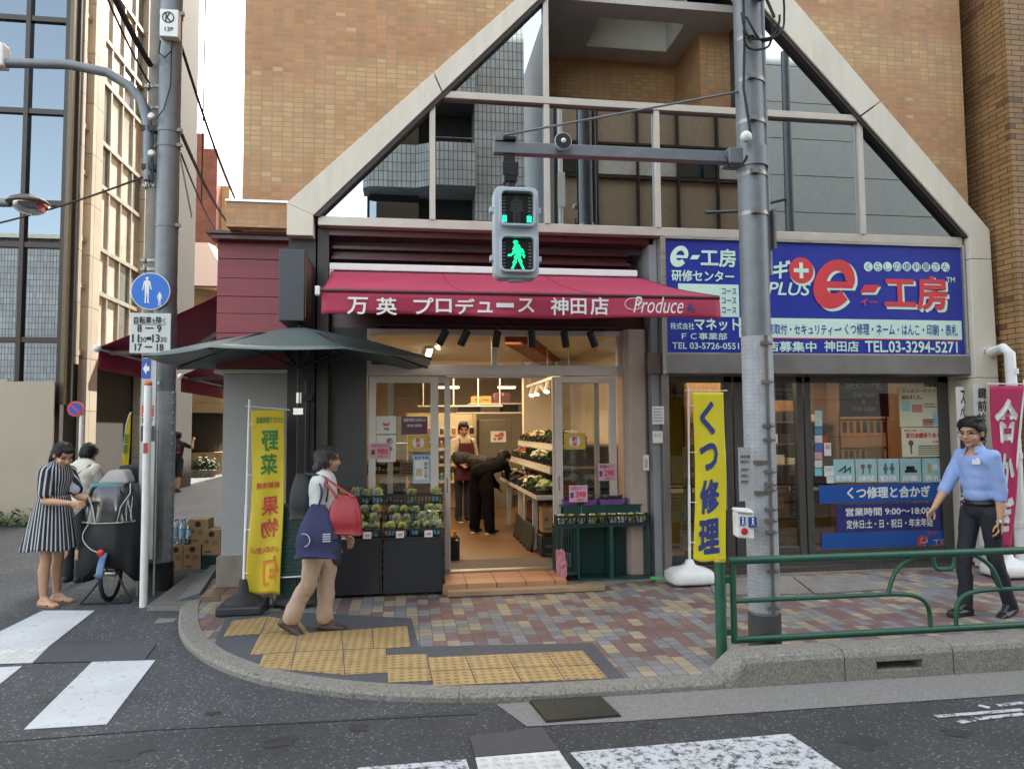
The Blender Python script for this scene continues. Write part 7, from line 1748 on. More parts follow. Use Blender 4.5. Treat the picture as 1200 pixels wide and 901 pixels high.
# ------------------------------------------------------------------ people
def skin(name, c): return mk(name, c, .5, var=.08, scale=20)
M_skin = skin('skin', (.54,.30,.185)); M_skin2 = skin('skin_tan', (.42,.235,.15)); M_hair = mk('hair_black', (.012,.010,.009), .55, var=.5, scale=40, stretch=(1,1,.15), spec=.35); M_hairg = mk('hair_greying', (.035,.031,.029), .45, var=.7, scale=50, stretch=(1,1,.2))
M_eye = mk('eye_dark', (.02,.015,.012), .25); M_brow = mk('brow', (.05,.03,.025), .7); M_lip = mk('lips', (.34,.12,.10), .5)
def remesh(mb, name, mats, parent, voxel, matfn=None, disp=0, dscale=12, smooth=2, dfn=None):
    me = bpy.data.meshes.new(name); me.from_pydata(mb.v, [], mb.f); me.update()
    t = bpy.data.objects.new(name, me); COL.objects.link(t)
    w_ = t.modifiers.new('w', 'WELD'); w_.merge_threshold = 1e-5
    r = t.modifiers.new('r', 'REMESH'); r.mode = 'VOXEL'; r.voxel_size = voxel; r.use_smooth_shade = True
    s = t.modifiers.new('s', 'SMOOTH'); s.iterations = smooth; s.factor = .5
    m = bpy.data.meshes.new_from_object(t.evaluated_get(bpy.context.evaluated_depsgraph_get()))
    bpy.data.objects.remove(t); bpy.data.meshes.remove(me)
    m.name = name; m.materials.clear()
    for x in (mats if isinstance(mats, (list, tuple)) else [mats]): m.materials.append(x)
    if disp or dfn:
        ns = [v.normal.copy() for v in m.vertices]
        for v, n_ in zip(m.vertices, ns):
            c = v.co
            if disp: v.co = c+n_*(noise.noise(c*dscale)*disp+noise.noise(c*dscale*2.3)*disp*.5)
            if dfn: v.co = v.co+n_*dfn(c)
    for p in m.polygons:
        p.use_smooth = True
        if matfn: p.material_index = matfn(p.center)
        else: p.material_index = 0
    m.update(); o = bpy.data.objects.new(name, m); COL.objects.link(o)
    o.parent = parent; return o
def cap(mb, a, b, ra, rb=None, flat=None):
    rb = ra if rb is None else rb; a = V(a); b = V(b)
    if (b-a).length < 1e-4: b = a+V((0,0,1e-3))
    mb.tube([a, b], [ra, rb], 14); mb.ball(a, ra, 14, 9); mb.ball(b, rb, 14, 9)
def ell(mb, c, r, rot=None): mb.ball(c, 1.0, 20, 13, 0, r, rot)
def chain(mb, pts, rs):
    for i in range(len(pts)-1): cap(mb, pts[i], pts[i+1], rs[i], rs[i+1])
class Fig:
    """local axes: +x is the person's left, -y is forward, z up"""
    def __init__(s, name, H, loc, rz, label, female=False, lean=0, twist=0, head=(0, 0, 0), legs=None, arms=None, hands=(.5, .5), skinm=None, zoff=0, slim=1.0):
        s.H = H; s.fem = female; s.slim = slim
        D = lambda a: V((a[0], -a[1], a[2])).normalized()       # (side, forward, up)
        hipw = .050*H; shw = (.088 if female else .099)*H*(.5+.5*slim)
        legs = legs or (((0,.02,-1),(0,-.03,-1)),)*2
        s.hip = [V((hipw,0,0)), V((-hipw,0,0))]
        s.knee = [s.hip[i]+D(legs[i][0])*.240*H for i in (0,1)]
        s.ank = [s.knee[i]+D(legs[i][1])*.235*H for i in (0,1)]
        low = min(a.z for a in s.ank)-.042*H
        up = V((0,0,-low+zoff))
        s.hip = [p+up for p in s.hip]; s.knee = [p+up for p in s.knee]; s.ank = [p+up for p in s.ank]
        s.pel = (s.hip[0]+s.hip[1])/2+V((0,0,.03*H))
        ax = D((0, math.sin(lean), math.cos(lean))); s.ax = ax
        s.waist = s.pel+ax*.09*H; s.chest = s.pel+ax*.20*H; s.neck = s.pel+ax*.290*H
        tw = Matrix.Rotation(twist, 3, ax)
        s.sh = [s.pel+ax*.250*H+tw @ V((shw,0,0)), s.pel+ax*.250*H+tw @ V((-shw,0,0))]
        arms = arms or (((.10,0,-1),(.05,.15,-1)),)*2
        s.elb = [s.sh[i]+D(arms[i][0])*.170*H for i in (0,1)]
        s.wri = [s.elb[i]+D(arms[i][1])*.145*H for i in (0,1)]
        s.hd = [D(a[2]) if len(a) > 2 else D(a[1]) for a in arms]
        hp, hy, hr = head      # pitch down, yaw to own left, roll
        s.Rh = Matrix.Rotation(hy, 3, 'Z') @ Matrix.Rotation(hp, 3, 'X') @ Matrix.Rotation(hr, 3, 'Y')
        s.hh = .066*H
        s.headc = s.neck+ax*.028*H+s.Rh @ V((0,-.018*H,.052*H))
        s.root = root(name, (0,0,0), label, 'person'); s.loc = loc; s.rz = rz
        s.sk = skinm or M_skin; s.curl = hands; s.legdir = legs
    def hp(s, side, fwd, up): return s.headc+s.Rh @ V((side*s.hh, -fwd*s.hh, up*s.hh))
    def hand(s, mb, i, palm):
        H = s.H; d = s.hd[i]; w_ = s.wri[i]; n = V(palm).normalized(); n = (n-d*n.dot(d)).normalized(); sd = d.cross(n).normalized()
        pc = w_+d*.030*H
        for k in (-1.2,-.4,.4,1.2): cap(mb, w_+sd*.004*H*k+d*.006*H, w_+d*.052*H+sd*.0072*H*k, .0085*H, .0072*H)
        c = s.curl[i]; L_ = (.036,.042,.040,.031)
        for k in range(4):
            p = w_+d*.052*H+sd*.0098*H*(k-1.5); q = d; ang = c*.9
            pts = [p]; 
            for j, f in enumerate((.45,.32,.23)):
                q = (q*math.cos(ang)+n*math.sin(ang)).normalized(); p = p+q*L_[k]*H*f; pts.append(p); ang = c*.8
                n2 = n
            chain(mb, pts, [.0056*H,.0050*H,.0046*H,.0038*H])
        t0 = w_+d*.014*H-sd*.012*H*1; td = (d*.75-sd*.6+n*.35).normalized(); t1 = t0+td*.026*H; t2 = t1+(d*.9+n*.35).normalized()*.022*H
        chain(mb, [t0,t1,t2], [.0075*H,.0062*H,.0048*H])
    def torso(s, mb, k=1.0, hem=0, chestd=1.0, tuck=False):
        H = s.H; q = s.ax.rotation_difference(V((0,0,1))).inverted().to_matrix()
        w_k = s.slim
        if tuck:
            sl_ = s.slim
            for d, r in ((.205,(.098,.066,.075)),(.165,(.097,.068,.075)),(.12,(.096,.069,.07)),(.06,(.093,.070,.05))): ell(mb, s.pel+s.ax*d*H, (r[0]*H*sl_,r[1]*H,r[2]*H), q)
            for i in (0,1): cap(mb, s.sh[i], s.neck-s.ax*.016*H, .029*H, .031*H); cap(mb, s.sh[i], s.chest, .037*H, .066*H)
            return
        w1, w2, w3 = (.088*w_k,.070*w_k,.092*w_k) if s.fem else (.096*w_k,.082*w_k,.084*w_k)
        ell(mb, s.chest+s.ax*.015*H, (w1*H*k,.062*H*k*chestd,.095*H*k), q); ell(mb, s.waist+s.ax*(.012*H if tuck else 0), (w2*H*k,.052*H*k,(.052 if tuck else .075)*H*k), q)
        if not tuck: ell(mb, s.pel-s.ax*.01*H, (w3*H*k,.066*H*k,.062*H*k), q)
        ell(mb, s.chest-s.ax*.05*H, ((w1+w2)/2*H*k,.057*H*k,.08*H*k), q)
        for i in (0,1): cap(mb, s.sh[i], s.neck-s.ax*.016*H, .026*H*k, .028*H*k); cap(mb, s.sh[i], s.chest, .033*H*k, .058*H*k)
    def head(s, mb):
        h = s.hh; R_ = s.Rh
        ell(mb, s.hp(0,-.10,.22), (.74*h,.92*h,.78*h), R_); ell(mb, s.hp(0,.18,-.22), (.62*h,.66*h,.68*h), R_); ell(mb, s.hp(0,.36,-.60), (.44*h,.42*h,.36*h), R_)
        ell(mb, s.hp(0,.62,-.86), (.22*h,.18*h,.14*h), R_)
        cap(mb, s.hp(0,.80,.06), s.hp(0,.98,-.26), .07*h, .12*h); ell(mb, s.hp(.10,.86,-.30), (.09*h,.09*h,.07*h), R_); ell(mb, s.hp(-.10,.86,-.30), (.09*h,.09*h,.07*h), R_)
        ell(mb, s.hp(0,.76,-.55), (.25*h,.13*h,.10*h), R_); ell(mb, s.hp(0,.66,.24), (.5*h,.2*h,.10*h), R_)
        for k in (-1, 1): ell(mb, s.hp(.74*k,-.08,-.10), (.09*h,.18*h,.26*h), R_); ell(mb, s.hp(.40*k,.56,-.30), (.24*h,.24*h,.24*h), R_)
        cap(mb, s.hp(0,-.25,-.50), s.neck-s.ax*.015*s.H, .43*h, .48*h)
    def facemat(s, c):
        v = s.Rh.inverted() @ (c-s.headc); x, y, z = v.x/s.hh, -v.y/s.hh, v.z/s.hh
        if abs(x) < 1 and y > .35 and abs(z) < 1.1:
            ax_ = abs(x)
            if abs(ax_-.33) < .155 and abs(z-.02) < .075-(ax_-.33)**2*1.4: return 1
            if abs(ax_-.35) < .22 and abs(z-.225-.04*(1-abs(ax_-.33)*4)) < .045: return 2
            if ax_ < .24 and abs(z+.555) < .058 and y > .6: return 3
        return 0
    def body(s, palms=((0,-1,0),(0,-1,0)), feet=True, footdir=None, vox=.0062, bare=True):
        H = s.H; mb = MB()
        s.head(mb); s.torso(mb, .90)
        for i in (0,1):
            chain(mb, [s.sh[i],s.elb[i]], [.027*H,.021*H]); m = s.elb[i].lerp(s.wri[i],.3); chain(mb, [s.elb[i],m,s.wri[i]], [.021*H,.0225*H,.0145*H]); cap(mb, s.wri[i], s.wri[i]+s.hd[i]*.012*H, .0145*H, .012*H)
            s.hand(mb, i, palms[i])
            chain(mb, [s.hip[i],s.knee[i]], [.044*H,.030*H]); d = (s.ank[i]-s.knee[i]); cf = s.knee[i]+d*.3+V((0,.010*H,0)); chain(mb, [s.knee[i],cf,s.ank[i]], [.028*H,.0325*H,.0195*H])
            if feet: s.foot(mb, i, 1.0, footdir)
        return remesh(mb, 'body', [s.sk, M_eye, M_brow, M_lip], s.root, vox, s.facemat, smooth=2)
    def fdir(s, i, footdir):
        return V((footdir[i][0], -footdir[i][1], footdir[i][2])).normalized() if footdir else V((.12 if i == 0 else -.12,-1,0)).normalized()
    def foot(s, mb, i, k=1.0, footdir=None, heel=0):
        H = s.H; f = s.fdir(i, footdir); a = s.ank[i]; up = V((0,0,1)); sd = f.cross(up).normalized(); u2 = sd.cross(f).normalized()
        hl = a-u2*.022*H-f*.022*H; ball_ = a-u2*.028*H+f*.075*H; toe = a-u2*.030*H+f*.105*H
        cap(mb, a, hl, .021*H*k, .020*H*k)
        for q in (-1, 1): cap(mb, hl+sd*.004*H*q, ball_+sd*.011*H*q, .0175*H*k, .0135*H*k); cap(mb, ball_+sd*.011*H*q, toe+sd*.009*H*q, .0135*H*k, .010*H*k)
        cap(mb, a+f*.01*H, ball_, .022*H*k, .013*H*k)
    def shoes(s, mat, footdir=None, k=1.22, sole=None):
        for i in (0,1):
            mb = MB(); s.foot(mb, i, k, footdir); o = remesh(mb, 'shoe', mat, s.root, .006, smooth=2)
            if sole:
                H = s.H; f = s.fdir(i, footdir); up = V((0,0,1)); sd = f.cross(up).normalized(); u2 = sd.cross(f).normalized(); a = s.ank[i]-u2*.043*H
                pts = [a+f*(x*H)+sd*(y*H) for x, y in ((-.045,-.012),(-.045,.012),(-.03,.02),(.03,.02),(.08,.027),(.115,.018),(.122,0),(.115,-.018),(.08,-.027),(.03,-.02),(-.03,-.02))]
                q = MB().prism(pts, u2*(.012*H)); q.build('sole', sole, None, bevel=.003).parent = o
    def sleeve(s, mb, i, t, k=1.45, end=1.5, arm2=0):
        H = s.H; e = s.elb[i]; p = s.sh[i].lerp(e, t)
        cap(mb, s.sh[i], p, .0245*H*k, .0215*H*end)
        if arm2: cap(mb, e, e.lerp(s.wri[i], arm2), .0235*H*end, .021*H*end)
    def trousers(s, mat, k=1.3, hemk=1.6, wide=1.0, disp=.006, length=.9, top=.02, name='trousers'):
        H = s.H; mb = MB(); q = s.ax.rotation_difference(V((0,0,1))).inverted().to_matrix()
        w3 = .097 if s.fem else .092
        w3 = w3*s.slim
        ell(mb, s.pel-s.ax*.012*H, (w3*H,.070*H,.060*H), q); ell(mb, s.pel+s.ax*.030*H, (w3*.93*H,.063*H,.045*H), q)
        for i in (0,1):
            h = s.knee[i].lerp(s.ank[i], length); chain(mb, [s.hip[i],s.hip[i].lerp(s.knee[i],.5),s.knee[i],s.knee[i].lerp(h,.5),h], [.052*H*max(1,wide*.95),.043*H*k/1.3*wide,.033*H*k/1.2*wide,.031*H*k/1.2*wide,.0215*H*hemk])
        def fold(c): 
            return (noise.noise(V((c.x*7,c.y*7,c.z*8+c.x*6)))*disp+noise.noise(V((c.x*19,c.y*19,c.z*14-c.y*12)))*disp*.5)
        return remesh(mb, name, mat, s.root, .009, smooth=3, dfn=fold)
    def top(s, mat, name='shirt', k=1.13, sl=.8, slk=1.45, send=1.5, fore=0, hem=.0, disp=.006, collar=True, hemr=(1.0,1.0), tuck=False):
        H = s.H; mb = MB(); s.torso(mb, k, tuck=tuck)
        q = s.ax.rotation_difference(V((0,0,1))).inverted().to_matrix()
        if hem: ell(mb, s.pel-s.ax*hem*H*.4, ((.10 if s.fem else .096)*H*hemr[0],.074*H*hemr[1],(.06+hem*.5)*H), q)
        for i in (0,1): s.sleeve(mb, i, sl, slk, send, fore)
        def fold(c): return noise.noise(V((c.x*6+c.z*6,c.y*6,c.z*3-c.x*4)))*disp*1.2+noise.noise(V((c.x*16+c.z*15,c.y*14,c.z*5-c.x*9)))*disp*.55
        # cut to a hem: nothing below the belt line unless the shirt hangs over it
        return remesh(mb, name, mat, s.root, .008, smooth=28 if tuck else 5, dfn=fold)
    def collar(s, mat):
        H = s.H; mb = MB(); c = s.neck-s.ax*.004*H; q = s.ax.rotation_difference(V((0,0,1))).inverted().to_matrix()
        def f(u, v):
            a = R(-150)+R(300)*u+math.pi/2; r = .036*H+.010*H*v*1.2
            front = max(0, -math.sin(a))
            p = V((r*math.cos(a)*1.05, r*math.sin(a)-.006*H, .022*H*(1-v)-.012*H*front*(1+v)))
            return c+q @ p
        mb.sheet(f, 26, 4); o = mb.build('collar', mat, None, solid=.004); o.parent = s.root; return o
    def hair(s, mat, kind):
        h = s.hh; R_ = s.Rh; mb = MB()
        ell(mb, s.hp(0,-.22,.32), (.82*h,.92*h,.80*h), R_); ell(mb, s.hp(0,-.42,-.0), (.76*h,.70*h,.78*h), R_)
        if kind == 'short':
            for k in (-1,1): ell(mb, s.hp(.62*k,.10,.42), (.20*h,.42*h,.36*h), R_); ell(mb, s.hp(.70*k,-.12,.12), (.11*h,.22*h,.34*h), R_)
            for a in (-.55,-.3,-.05,.2,.45): ell(mb, s.hp(a,.55-.2*abs(a),.70-.15*abs(a)), (.20*h,.28*h,.24*h), R_)
            ell(mb, s.hp(-.12,.30,.90), (.58*h,.46*h,.26*h), R_); ell(mb, s.hp(.05,-.15,1.0), (.62*h,.62*h,.26*h), R_)
        elif kind in ('pony','bun'):
            for k in (-1,1): ell(mb, s.hp(.60*k,.02,.40), (.22*h,.50*h,.42*h), R_); ell(mb, s.hp(.66*k,-.22,.0), (.16*h,.36*h,.40*h), R_)
            ell(mb, s.hp(0,.34,.68), (.56*h,.42*h,.28*h), R_)
            if kind == 'pony':
                p = s.hp(0,-1.12,.18); ell(mb, p, (.30*h,.26*h,.26*h), R_); chain(mb, [p, s.hp(.05,-1.42,-.5), s.hp(.1,-1.35,-1.3)+V((0,.01,0)), s.hp(.1,-1.2,-2.1), s.hp(.12,-1.05,-2.9)], [.22*h,.25*h,.24*h,.19*h,.08*h])
            else: p = s.hp(0,-.92,-.62); ell(mb, p, (.36*h,.32*h,.30*h), R_); ell(mb, s.hp(0,-.72,-.35), (.5*h,.4*h,.45*h), R_)
        def st(c):
            v = R_.inverted() @ (c-s.headc); return noise.noise(V((v.x*90,v.y*30,v.z*14)))*.0035
        o = remesh(mb, 'hair', mat, s.root, .006, smooth=1, dfn=st)
        # loose strands over the mass so that its outline is not a shell
        rr = random.Random(8); ms = MB(); vs = o.data.vertices; nv = len(vs); fw = R_ @ V((0,-1,0)); dn = R_ @ V((0,0,-1))
        for _ in range(700 if kind == 'short' else 850):
            v = vs[rr.randrange(nv)]; p = v.co.copy(); n_ = v.normal; rel = R_.inverted() @ (p-s.headc)
            flow = (dn*.8-fw*(.35 if rel.y < 0 else -.15)+R_ @ V((rr.uniform(-.5,.5),rr.uniform(-.3,.3),0))*(1.0 if kind == 'short' else .5))
            if kind == 'short' and rel.z > .5*s.hh: flow = fw*.8+dn*.25+R_ @ V((rr.uniform(-.7,.7),0,0))
            t = flow-n_*flow.dot(n_)
            if t.length < .1: continue
            t.normalize(); L_ = s.hh*rr.uniform(.25,.6); w_ = n_.cross(t)*.0016
            a0, a1, a2 = p+n_*.0005, p+t*L_*.5+n_*(.004+rr.uniform(0,.004)), p+t*L_-n_*rr.uniform(-.004,.006)
            ms.add([a0-w_,a0+w_,a1+w_,a1-w_,a2], [(0,1,2,3),(3,2,4)])
        q = ms.build('strands', mat, None); q.parent = o
        return o
    def done(s, sc_=1.0): move(s.root, s.loc, s.rz); return s.root
    def wx(s, p): return Matrix.Rotation(s.rz, 3, 'Z') @ p+V(s.loc)

def local(mb, name, mat, fig, **kw):
    o = mb.build(name, mat, None, **kw); o.parent = fig.root; return o

# --- man in a blue shirt, striding left along the rail
q = PZ(1152, 721, .05)
f = Fig('person', 1.74, (q.x+.02,q.y,.05), R(-76), 'man in a light blue shirt and black trousers striding along the rail', lean=R(3), twist=R(-6), head=(R(6),R(6),0), slim=.86,
        legs=(((.0,-.10,-1),(0,-.42,-1)),((.02,.30,-1),(0,.02,-1))), arms=(((.06,-.16,-1),(.03,.10,-1),(.02,.15,-1)),((-.14,.50,-1),(-.02,.90,-1),(.0,.95,-.75))), hands=(.75,.28))
fd = ((.1,1,-.25),(.0,1,.06)); f.body(palms=((-1,0,0),(1,0,-.2)), feet=False)
M_shirt = mk('shirt_blue', (.29,.40,.72), .75, var=.05, bump=.15, bscale=120); M_navy2 = mk('trouser_navy', (.016,.017,.024), .8, var=.15)
f.top(M_shirt, k=1.14, sl=1.0, slk=1.45, send=1.5, fore=.22, disp=.008, tuck=True); f.collar(M_shirt)
f.trousers(M_navy2, k=1.32, hemk=1.55, disp=.008, length=.97)
M_shoe2 = mk('shoe_black', (.012,.012,.013), .25); f.shoes(M_shoe2, fd, 1.25, M_rub)
mb = MB(); c = f.pel+f.ax*.018*f.H
vs = []; 
mb.sheet(lambda u, v: c+V((.0825*f.H*math.cos(u*6.2832), .0685*f.H*math.sin(u*6.2832), .032*(v-.5))), 36, 1); local(mb, 'belt', M_shoe2, f, solid=.004)
mb = MB(); p = f.sh[0]*.30+f.chest*.70+V((.020*f.H,-.062*f.H,.01)); 
mb.add([p+V((-.035,-.012,-.01)),p+V((.03,-.004,-.012)),p+V((.035,-.006,.02)),p+V((.012,-.012,.045)),p+V((-.01,-.014,.025)),p+V((-.03,-.012,.035))], [(0,1,2,3,4,5)]); local(mb, 'pocket_cloth', M_wtxt, f, solid=.006)
f.hair(M_hair, 'short')
M_specs = mk('spectacle_brown', (.10,.06,.04), .3)
mb = MB()
for k in (-1,1):
    mb.tube([f.hp(k*.36+.27*math.cos(a),.95-.10*abs(math.cos(a)),.0+.19*math.sin(a)) for a in [i*math.pi/8 for i in range(17)]], .0022, 6)
    mb.tube([f.hp(k*.63,.85,.06), f.hp(k*.80,.4,.04), f.hp(k*.80,-.1,.02)], .0022, 6)
mb.tube([f.hp(-.09,.98,.03), f.hp(0,1.0,.06), f.hp(.09,.98,.03)], .0022, 6); local(mb, 'spectacles', M_specs, f)
mb = MB(); w_ = f.wri[0]; mb.cyl(w_-f.hd[0]*.012, w_+f.hd[0]*.012, .0165*f.H, n=18); mb.cyl(w_+V((.0,-.026,0)), w_+V((.0,-.033,0)), .018, n=16); local(mb, 'watch', M_steel, f)
f.done(); ph = f.wx(f.wri[0]+f.hd[0]*.085+V((-.012,-.012,0)))
o = MB().box(ph.x-.004,ph.x+.004,ph.y-.034,ph.y+.034,ph.z-.06,ph.z+.075).build('phone', M_blackm, bevel=.003); tag(o, 'dark phone held low by the man in the blue shirt', 'phone')

# --- woman with the red bag, walking to the shop
q = PZ(374, 741, .05)
f = Fig('person', 1.53, (q.x,q.y,.05), R(76), 'woman in a white shirt and beige trousers carrying bags past the grapes', female=True, slim=.9, lean=R(4), twist=R(4), head=(R(2),R(38),0),
        legs=(((0,.10,-1),(0,-.06,-1)),((0,-.16,-1),(0,-.52,-1))), arms=(((.06,.22,-1),(.0,.55,-1),(0,.4,-1)),((-.10,.08,-1),(.03,.55,-1),(.05,.5,-1))), hands=(.8,.7), skinm=M_skin2)
fd = ((.05,1,0),(-.02,1,-.55)); f.body(palms=((-1,0,0),(1,0,0)), feet=False, vox=.0068)
M_wshirt = mk('shirt_white', (.55,.55,.53), .8, var=.05, bump=.15, bscale=90); M_beige = mk('trouser_beige', (.42,.29,.21), .8, var=.08)
f.top(M_wshirt, k=1.16, sl=1.0, slk=1.5, send=1.6, fore=.35, hem=.03, disp=.010); f.collar(M_wshirt)
f.trousers(M_beige, k=1.6, hemk=2.2, wide=1.06, disp=.016, length=.88)
M_brown = mk('shoe_brown', (.055,.030,.025), .45); f.shoes(M_brown, fd, 1.30, M_rub); f.hair(M_hairg, 'bun'); f.done()
W = f
# her bags (things of their own)
def bag(name, mat, c, fwd, sx, sy, sz, lab, taper=.75, wob=.05, p=3.2):
    o = root(name, c, lab, 'bag'); sd = V((-fwd.y,fwd.x,0)).normalized(); rg = []
    for k in range(9):
        t = k/8; w_ = (taper+(1-taper)*(1-t)) if taper < 1 else (1+(taper-1)*(1-t)); bulge = math.sin(math.pi*min(1,t*1.05))**.4 if k not in (0,) else .78
        rg.append((0,0,-sz/2+sz*t, sx*w_*max(.5,bulge*.35+.65), sy*(1-.55*t)*max(.6,bulge)))
    m = loft(rg, 30, p, wob); ang = math.atan2(fwd.y, fwd.x); M_ = Matrix.Rotation(ang, 3, 'Z')
    m.v = [tuple(M_ @ V(v)+V(c)) for v in m.v]; b_ = m.build('body', mat, o); return o, M_
fwd = V((math.cos(R(-14)), math.sin(R(-14)), 0)); side = V((fwd.y,-fwd.x,0))     # her right side faces the street
M_red = mk('leather_red', (.30,.020,.028), .42, var=.12, bump=.2, bscale=40)
cR = W.wx(W.sh[1])
c = PY(404, 603, cR.y-.12); o, M_ = bag('red_tote_bag', M_red, (c.x,c.y,c.z), fwd, .155, .075, .30, 'red leather tote bag on the shoulder of the woman in white', .72, .03)
mb = MB(); 
for dy in (-.025,.025):
    a = V(c)+fwd*.07+V((0,dy,.14)); b = V(c)-fwd*.07+V((0,dy,.14)); t = cR+V((.02,-.0,.055)); mb.tube(curve([a, a.lerp(t,.6), t+fwd*.02, t-fwd*.02, b.lerp(t,.5), b], 2), .009, 8)
mb.build('strap', M_red, o)
M_nav = mk('cloth_navy', (.025,.027,.085), .75, var=.1, bump=.25, bscale=25)
c = PY(372, 622, cR.y-.10); o, M_ = bag('navy_tote_bag', M_nav, (c.x,c.y,c.z), fwd, .20, .085, .40, 'navy cloth shoulder bag hanging behind the red one', .45, .05)
mb = MB()
for dy in (-.02,.02): mb.tube(curve([V(c)+V((0,dy,.18)), V(c)+V((.04,dy,.30)), cR+V((-.01,dy*.5,.05)), cR+V((.0,.06,.04))], 2), .007, 8)
mb.build('strap', M_nav, o)
T = MB()
T.tube([V(c)-fwd*(.10+.05*math.cos(a))+V((0,-.088,-.06+.05*math.sin(a))) for a in [i*.3+1.2 for i in range(12)]], .004, 5)
for k in range(4): T.box(c.x+.05,c.x+.11,c.y-.092,c.y-.09,c.z-.02-.018*k,c.z-.01-.018*k)
T.build('print', mk('print_pale', (.45,.45,.50), .7), o)
M_bpk = mk('backpack_black', (.02,.02,.022), .7, bump=.2, bscale=30); bkp = W.wx(W.chest+V((0,.17,-.04)))
o, M_ = bag('backpack', M_bpk, (bkp.x,bkp.y,bkp.z), fwd, .105, .13, .36, 'black backpack on the back of the woman in white', .8, .03)
mb = MB()
for i in (0,1):
    s0 = W.wx(W.sh[i]+V((.0-.02*(1 if i == 0 else -1),0,.05))); mb.tube(curve([bkp+V((0,0,.15))+(s0-bkp)*.2, s0+V((0,0,.012)), s0+fwd*.07+V((0,0,-.05)), s0+fwd*.05+V((0,0,-.2))], 2), .013, 8)
mb.build('strap', M_bpk, o)
c = PY(392, 640, cR.y-.13); g_ = MB(); cap(g_, (0,0,.06), (.02,0,-.12), .05, .035); o = remesh(g_, 'dark_jacket', mk('jacket_dark', (.02,.022,.035), .8), None, .008, disp=.012, dscale=18); move(o, c); tag(o, 'dark folded jacket hanging over the arm of the woman in white', 'jacket')

# --- woman in the striped dress beside the bicycle
def stripes():
    m, n, b = new_mat('striped_dress'); L = n.links; at = N(n, 'UVMap'); tc = N(n, 'TexCoord'); sp = N(n, 'SeparateXYZ'); L.new(tc.outputs['UV'], sp.inputs[0])
    mu = N(n, 'Math', operation='FRACT'); L.new(sp.outputs[0], mu.inputs[0]); cp_ = N(n, 'ValToRGB'); cp_.color_ramp.interpolation = 'CONSTANT'; e = cp_.color_ramp.elements
    e[0].color = (.018,.019,.030,1); e[1].position = .66; e[1].color = (.50,.50,.52,1); L.new(mu.outputs[0], cp_.inputs[0]); L.new(cp_.outputs[0], b.inputs['Base Color']); b.inputs['Roughness'].default_value = .85
    return m
M_str = stripes()
def stripe_uv(o, cx, cy, count):
    me = o.data; uv = me.uv_layers.new(name='UVMap')
    for p in me.polygons:
        us = [math.atan2(me.vertices[me.loops[l].vertex_index].co.y-cy, me.vertices[me.loops[l].vertex_index].co.x-cx)/(2*math.pi) for l in p.loop_indices]
        m_ = max(us)
        for l, u in zip(p.loop_indices, us):
            if m_-u > .5: u += 1
            uv.data[l].uv = (u*count, me.vertices[me.loops[l].vertex_index].co.z)
q = PZ(58, 708, 0)
f = Fig('person', 1.63, (q.x,q.y,0), R(68), 'woman with a long black ponytail in a striped dress beside the bicycle', female=True, lean=R(7), head=(R(30),R(-14),0),
        legs=(((.0,.03,-1),(.02,-.06,-1)),((.0,.06,-1),(0,-.03,-1))), arms=(((.05,.40,-1),(-.12,1,-.12),(-.1,1,-.05)),((-.12,.16,-1),(.28,1,-.08),(.3,1,-.1))), hands=(.6,.6))
f.body(palms=((-1,0,-.3),(1,0,-.2)), feet=True, vox=.0062); f.hair(M_hair, 'pony')
H = f.H; mb = MB(); f.torso(mb, 1.17)
for i in (0,1): f.sleeve(mb, i, .72, 1.6, 1.9)
o = remesh(mb, 'dress_top', M_str, f.root, .009, smooth=3, disp=.005, dscale=12); stripe_uv(o, 0, -.03, 30)
wz = f.waist.z+.03; n = 96; rows_ = 26; mb = MB(); wy = f.waist.y
def skirt(u, v):
    a = 2*math.pi*u; z = wz-(wz-.545)*v; k = v**.8
    hx = .148+.085*k; hy = .115+.135*k; pl_ = 1+.045*k*math.sin(a*15+1.5*math.sin(a*3))+.02*k*math.sin(a*7+2)
    return V((hx*pl_*math.cos(a), wy*(1-v)+.02*v+hy*pl_*math.sin(a), z+.012*math.sin(a*4)*v))
mb.sheet(skirt, n, rows_); o = local(mb, 'skirt', M_str, f, weld=False, solid=.004); stripe_uv(o, 0, 0, 38)
mb = MB()
for i in (0,1):
    d = f.fdir(i, None); a = f.ank[i]; sd = d.cross(V((0,0,1))); g0 = V((a.x,a.y,0))
    pts = [g0+d*(x*H)+sd*(y*H)+V((0,0,.001)) for x, y in ((-.047,-.015),(-.047,.015),(0,.022),(.07,.030),(.115,.020),(.125,0),(.115,-.020),(.07,-.030),(0,-.022))]
    s_ = MB().prism(pts, (0,0,.014)); so_ = local(s_, 'sandal', mk('sandal_sole', (.22,.12,.09), .6), f)
    m2 = MB().tube([g0+d*.06*H+sd*.03*H+V((0,0,.02)), g0+d*.07*H+V((0,0,.048)), g0+d*.06*H-sd*.03*H+V((0,0,.02))], .006, 6); m2.build('sandal_strap', M_brown, None).parent = so_
f.done()
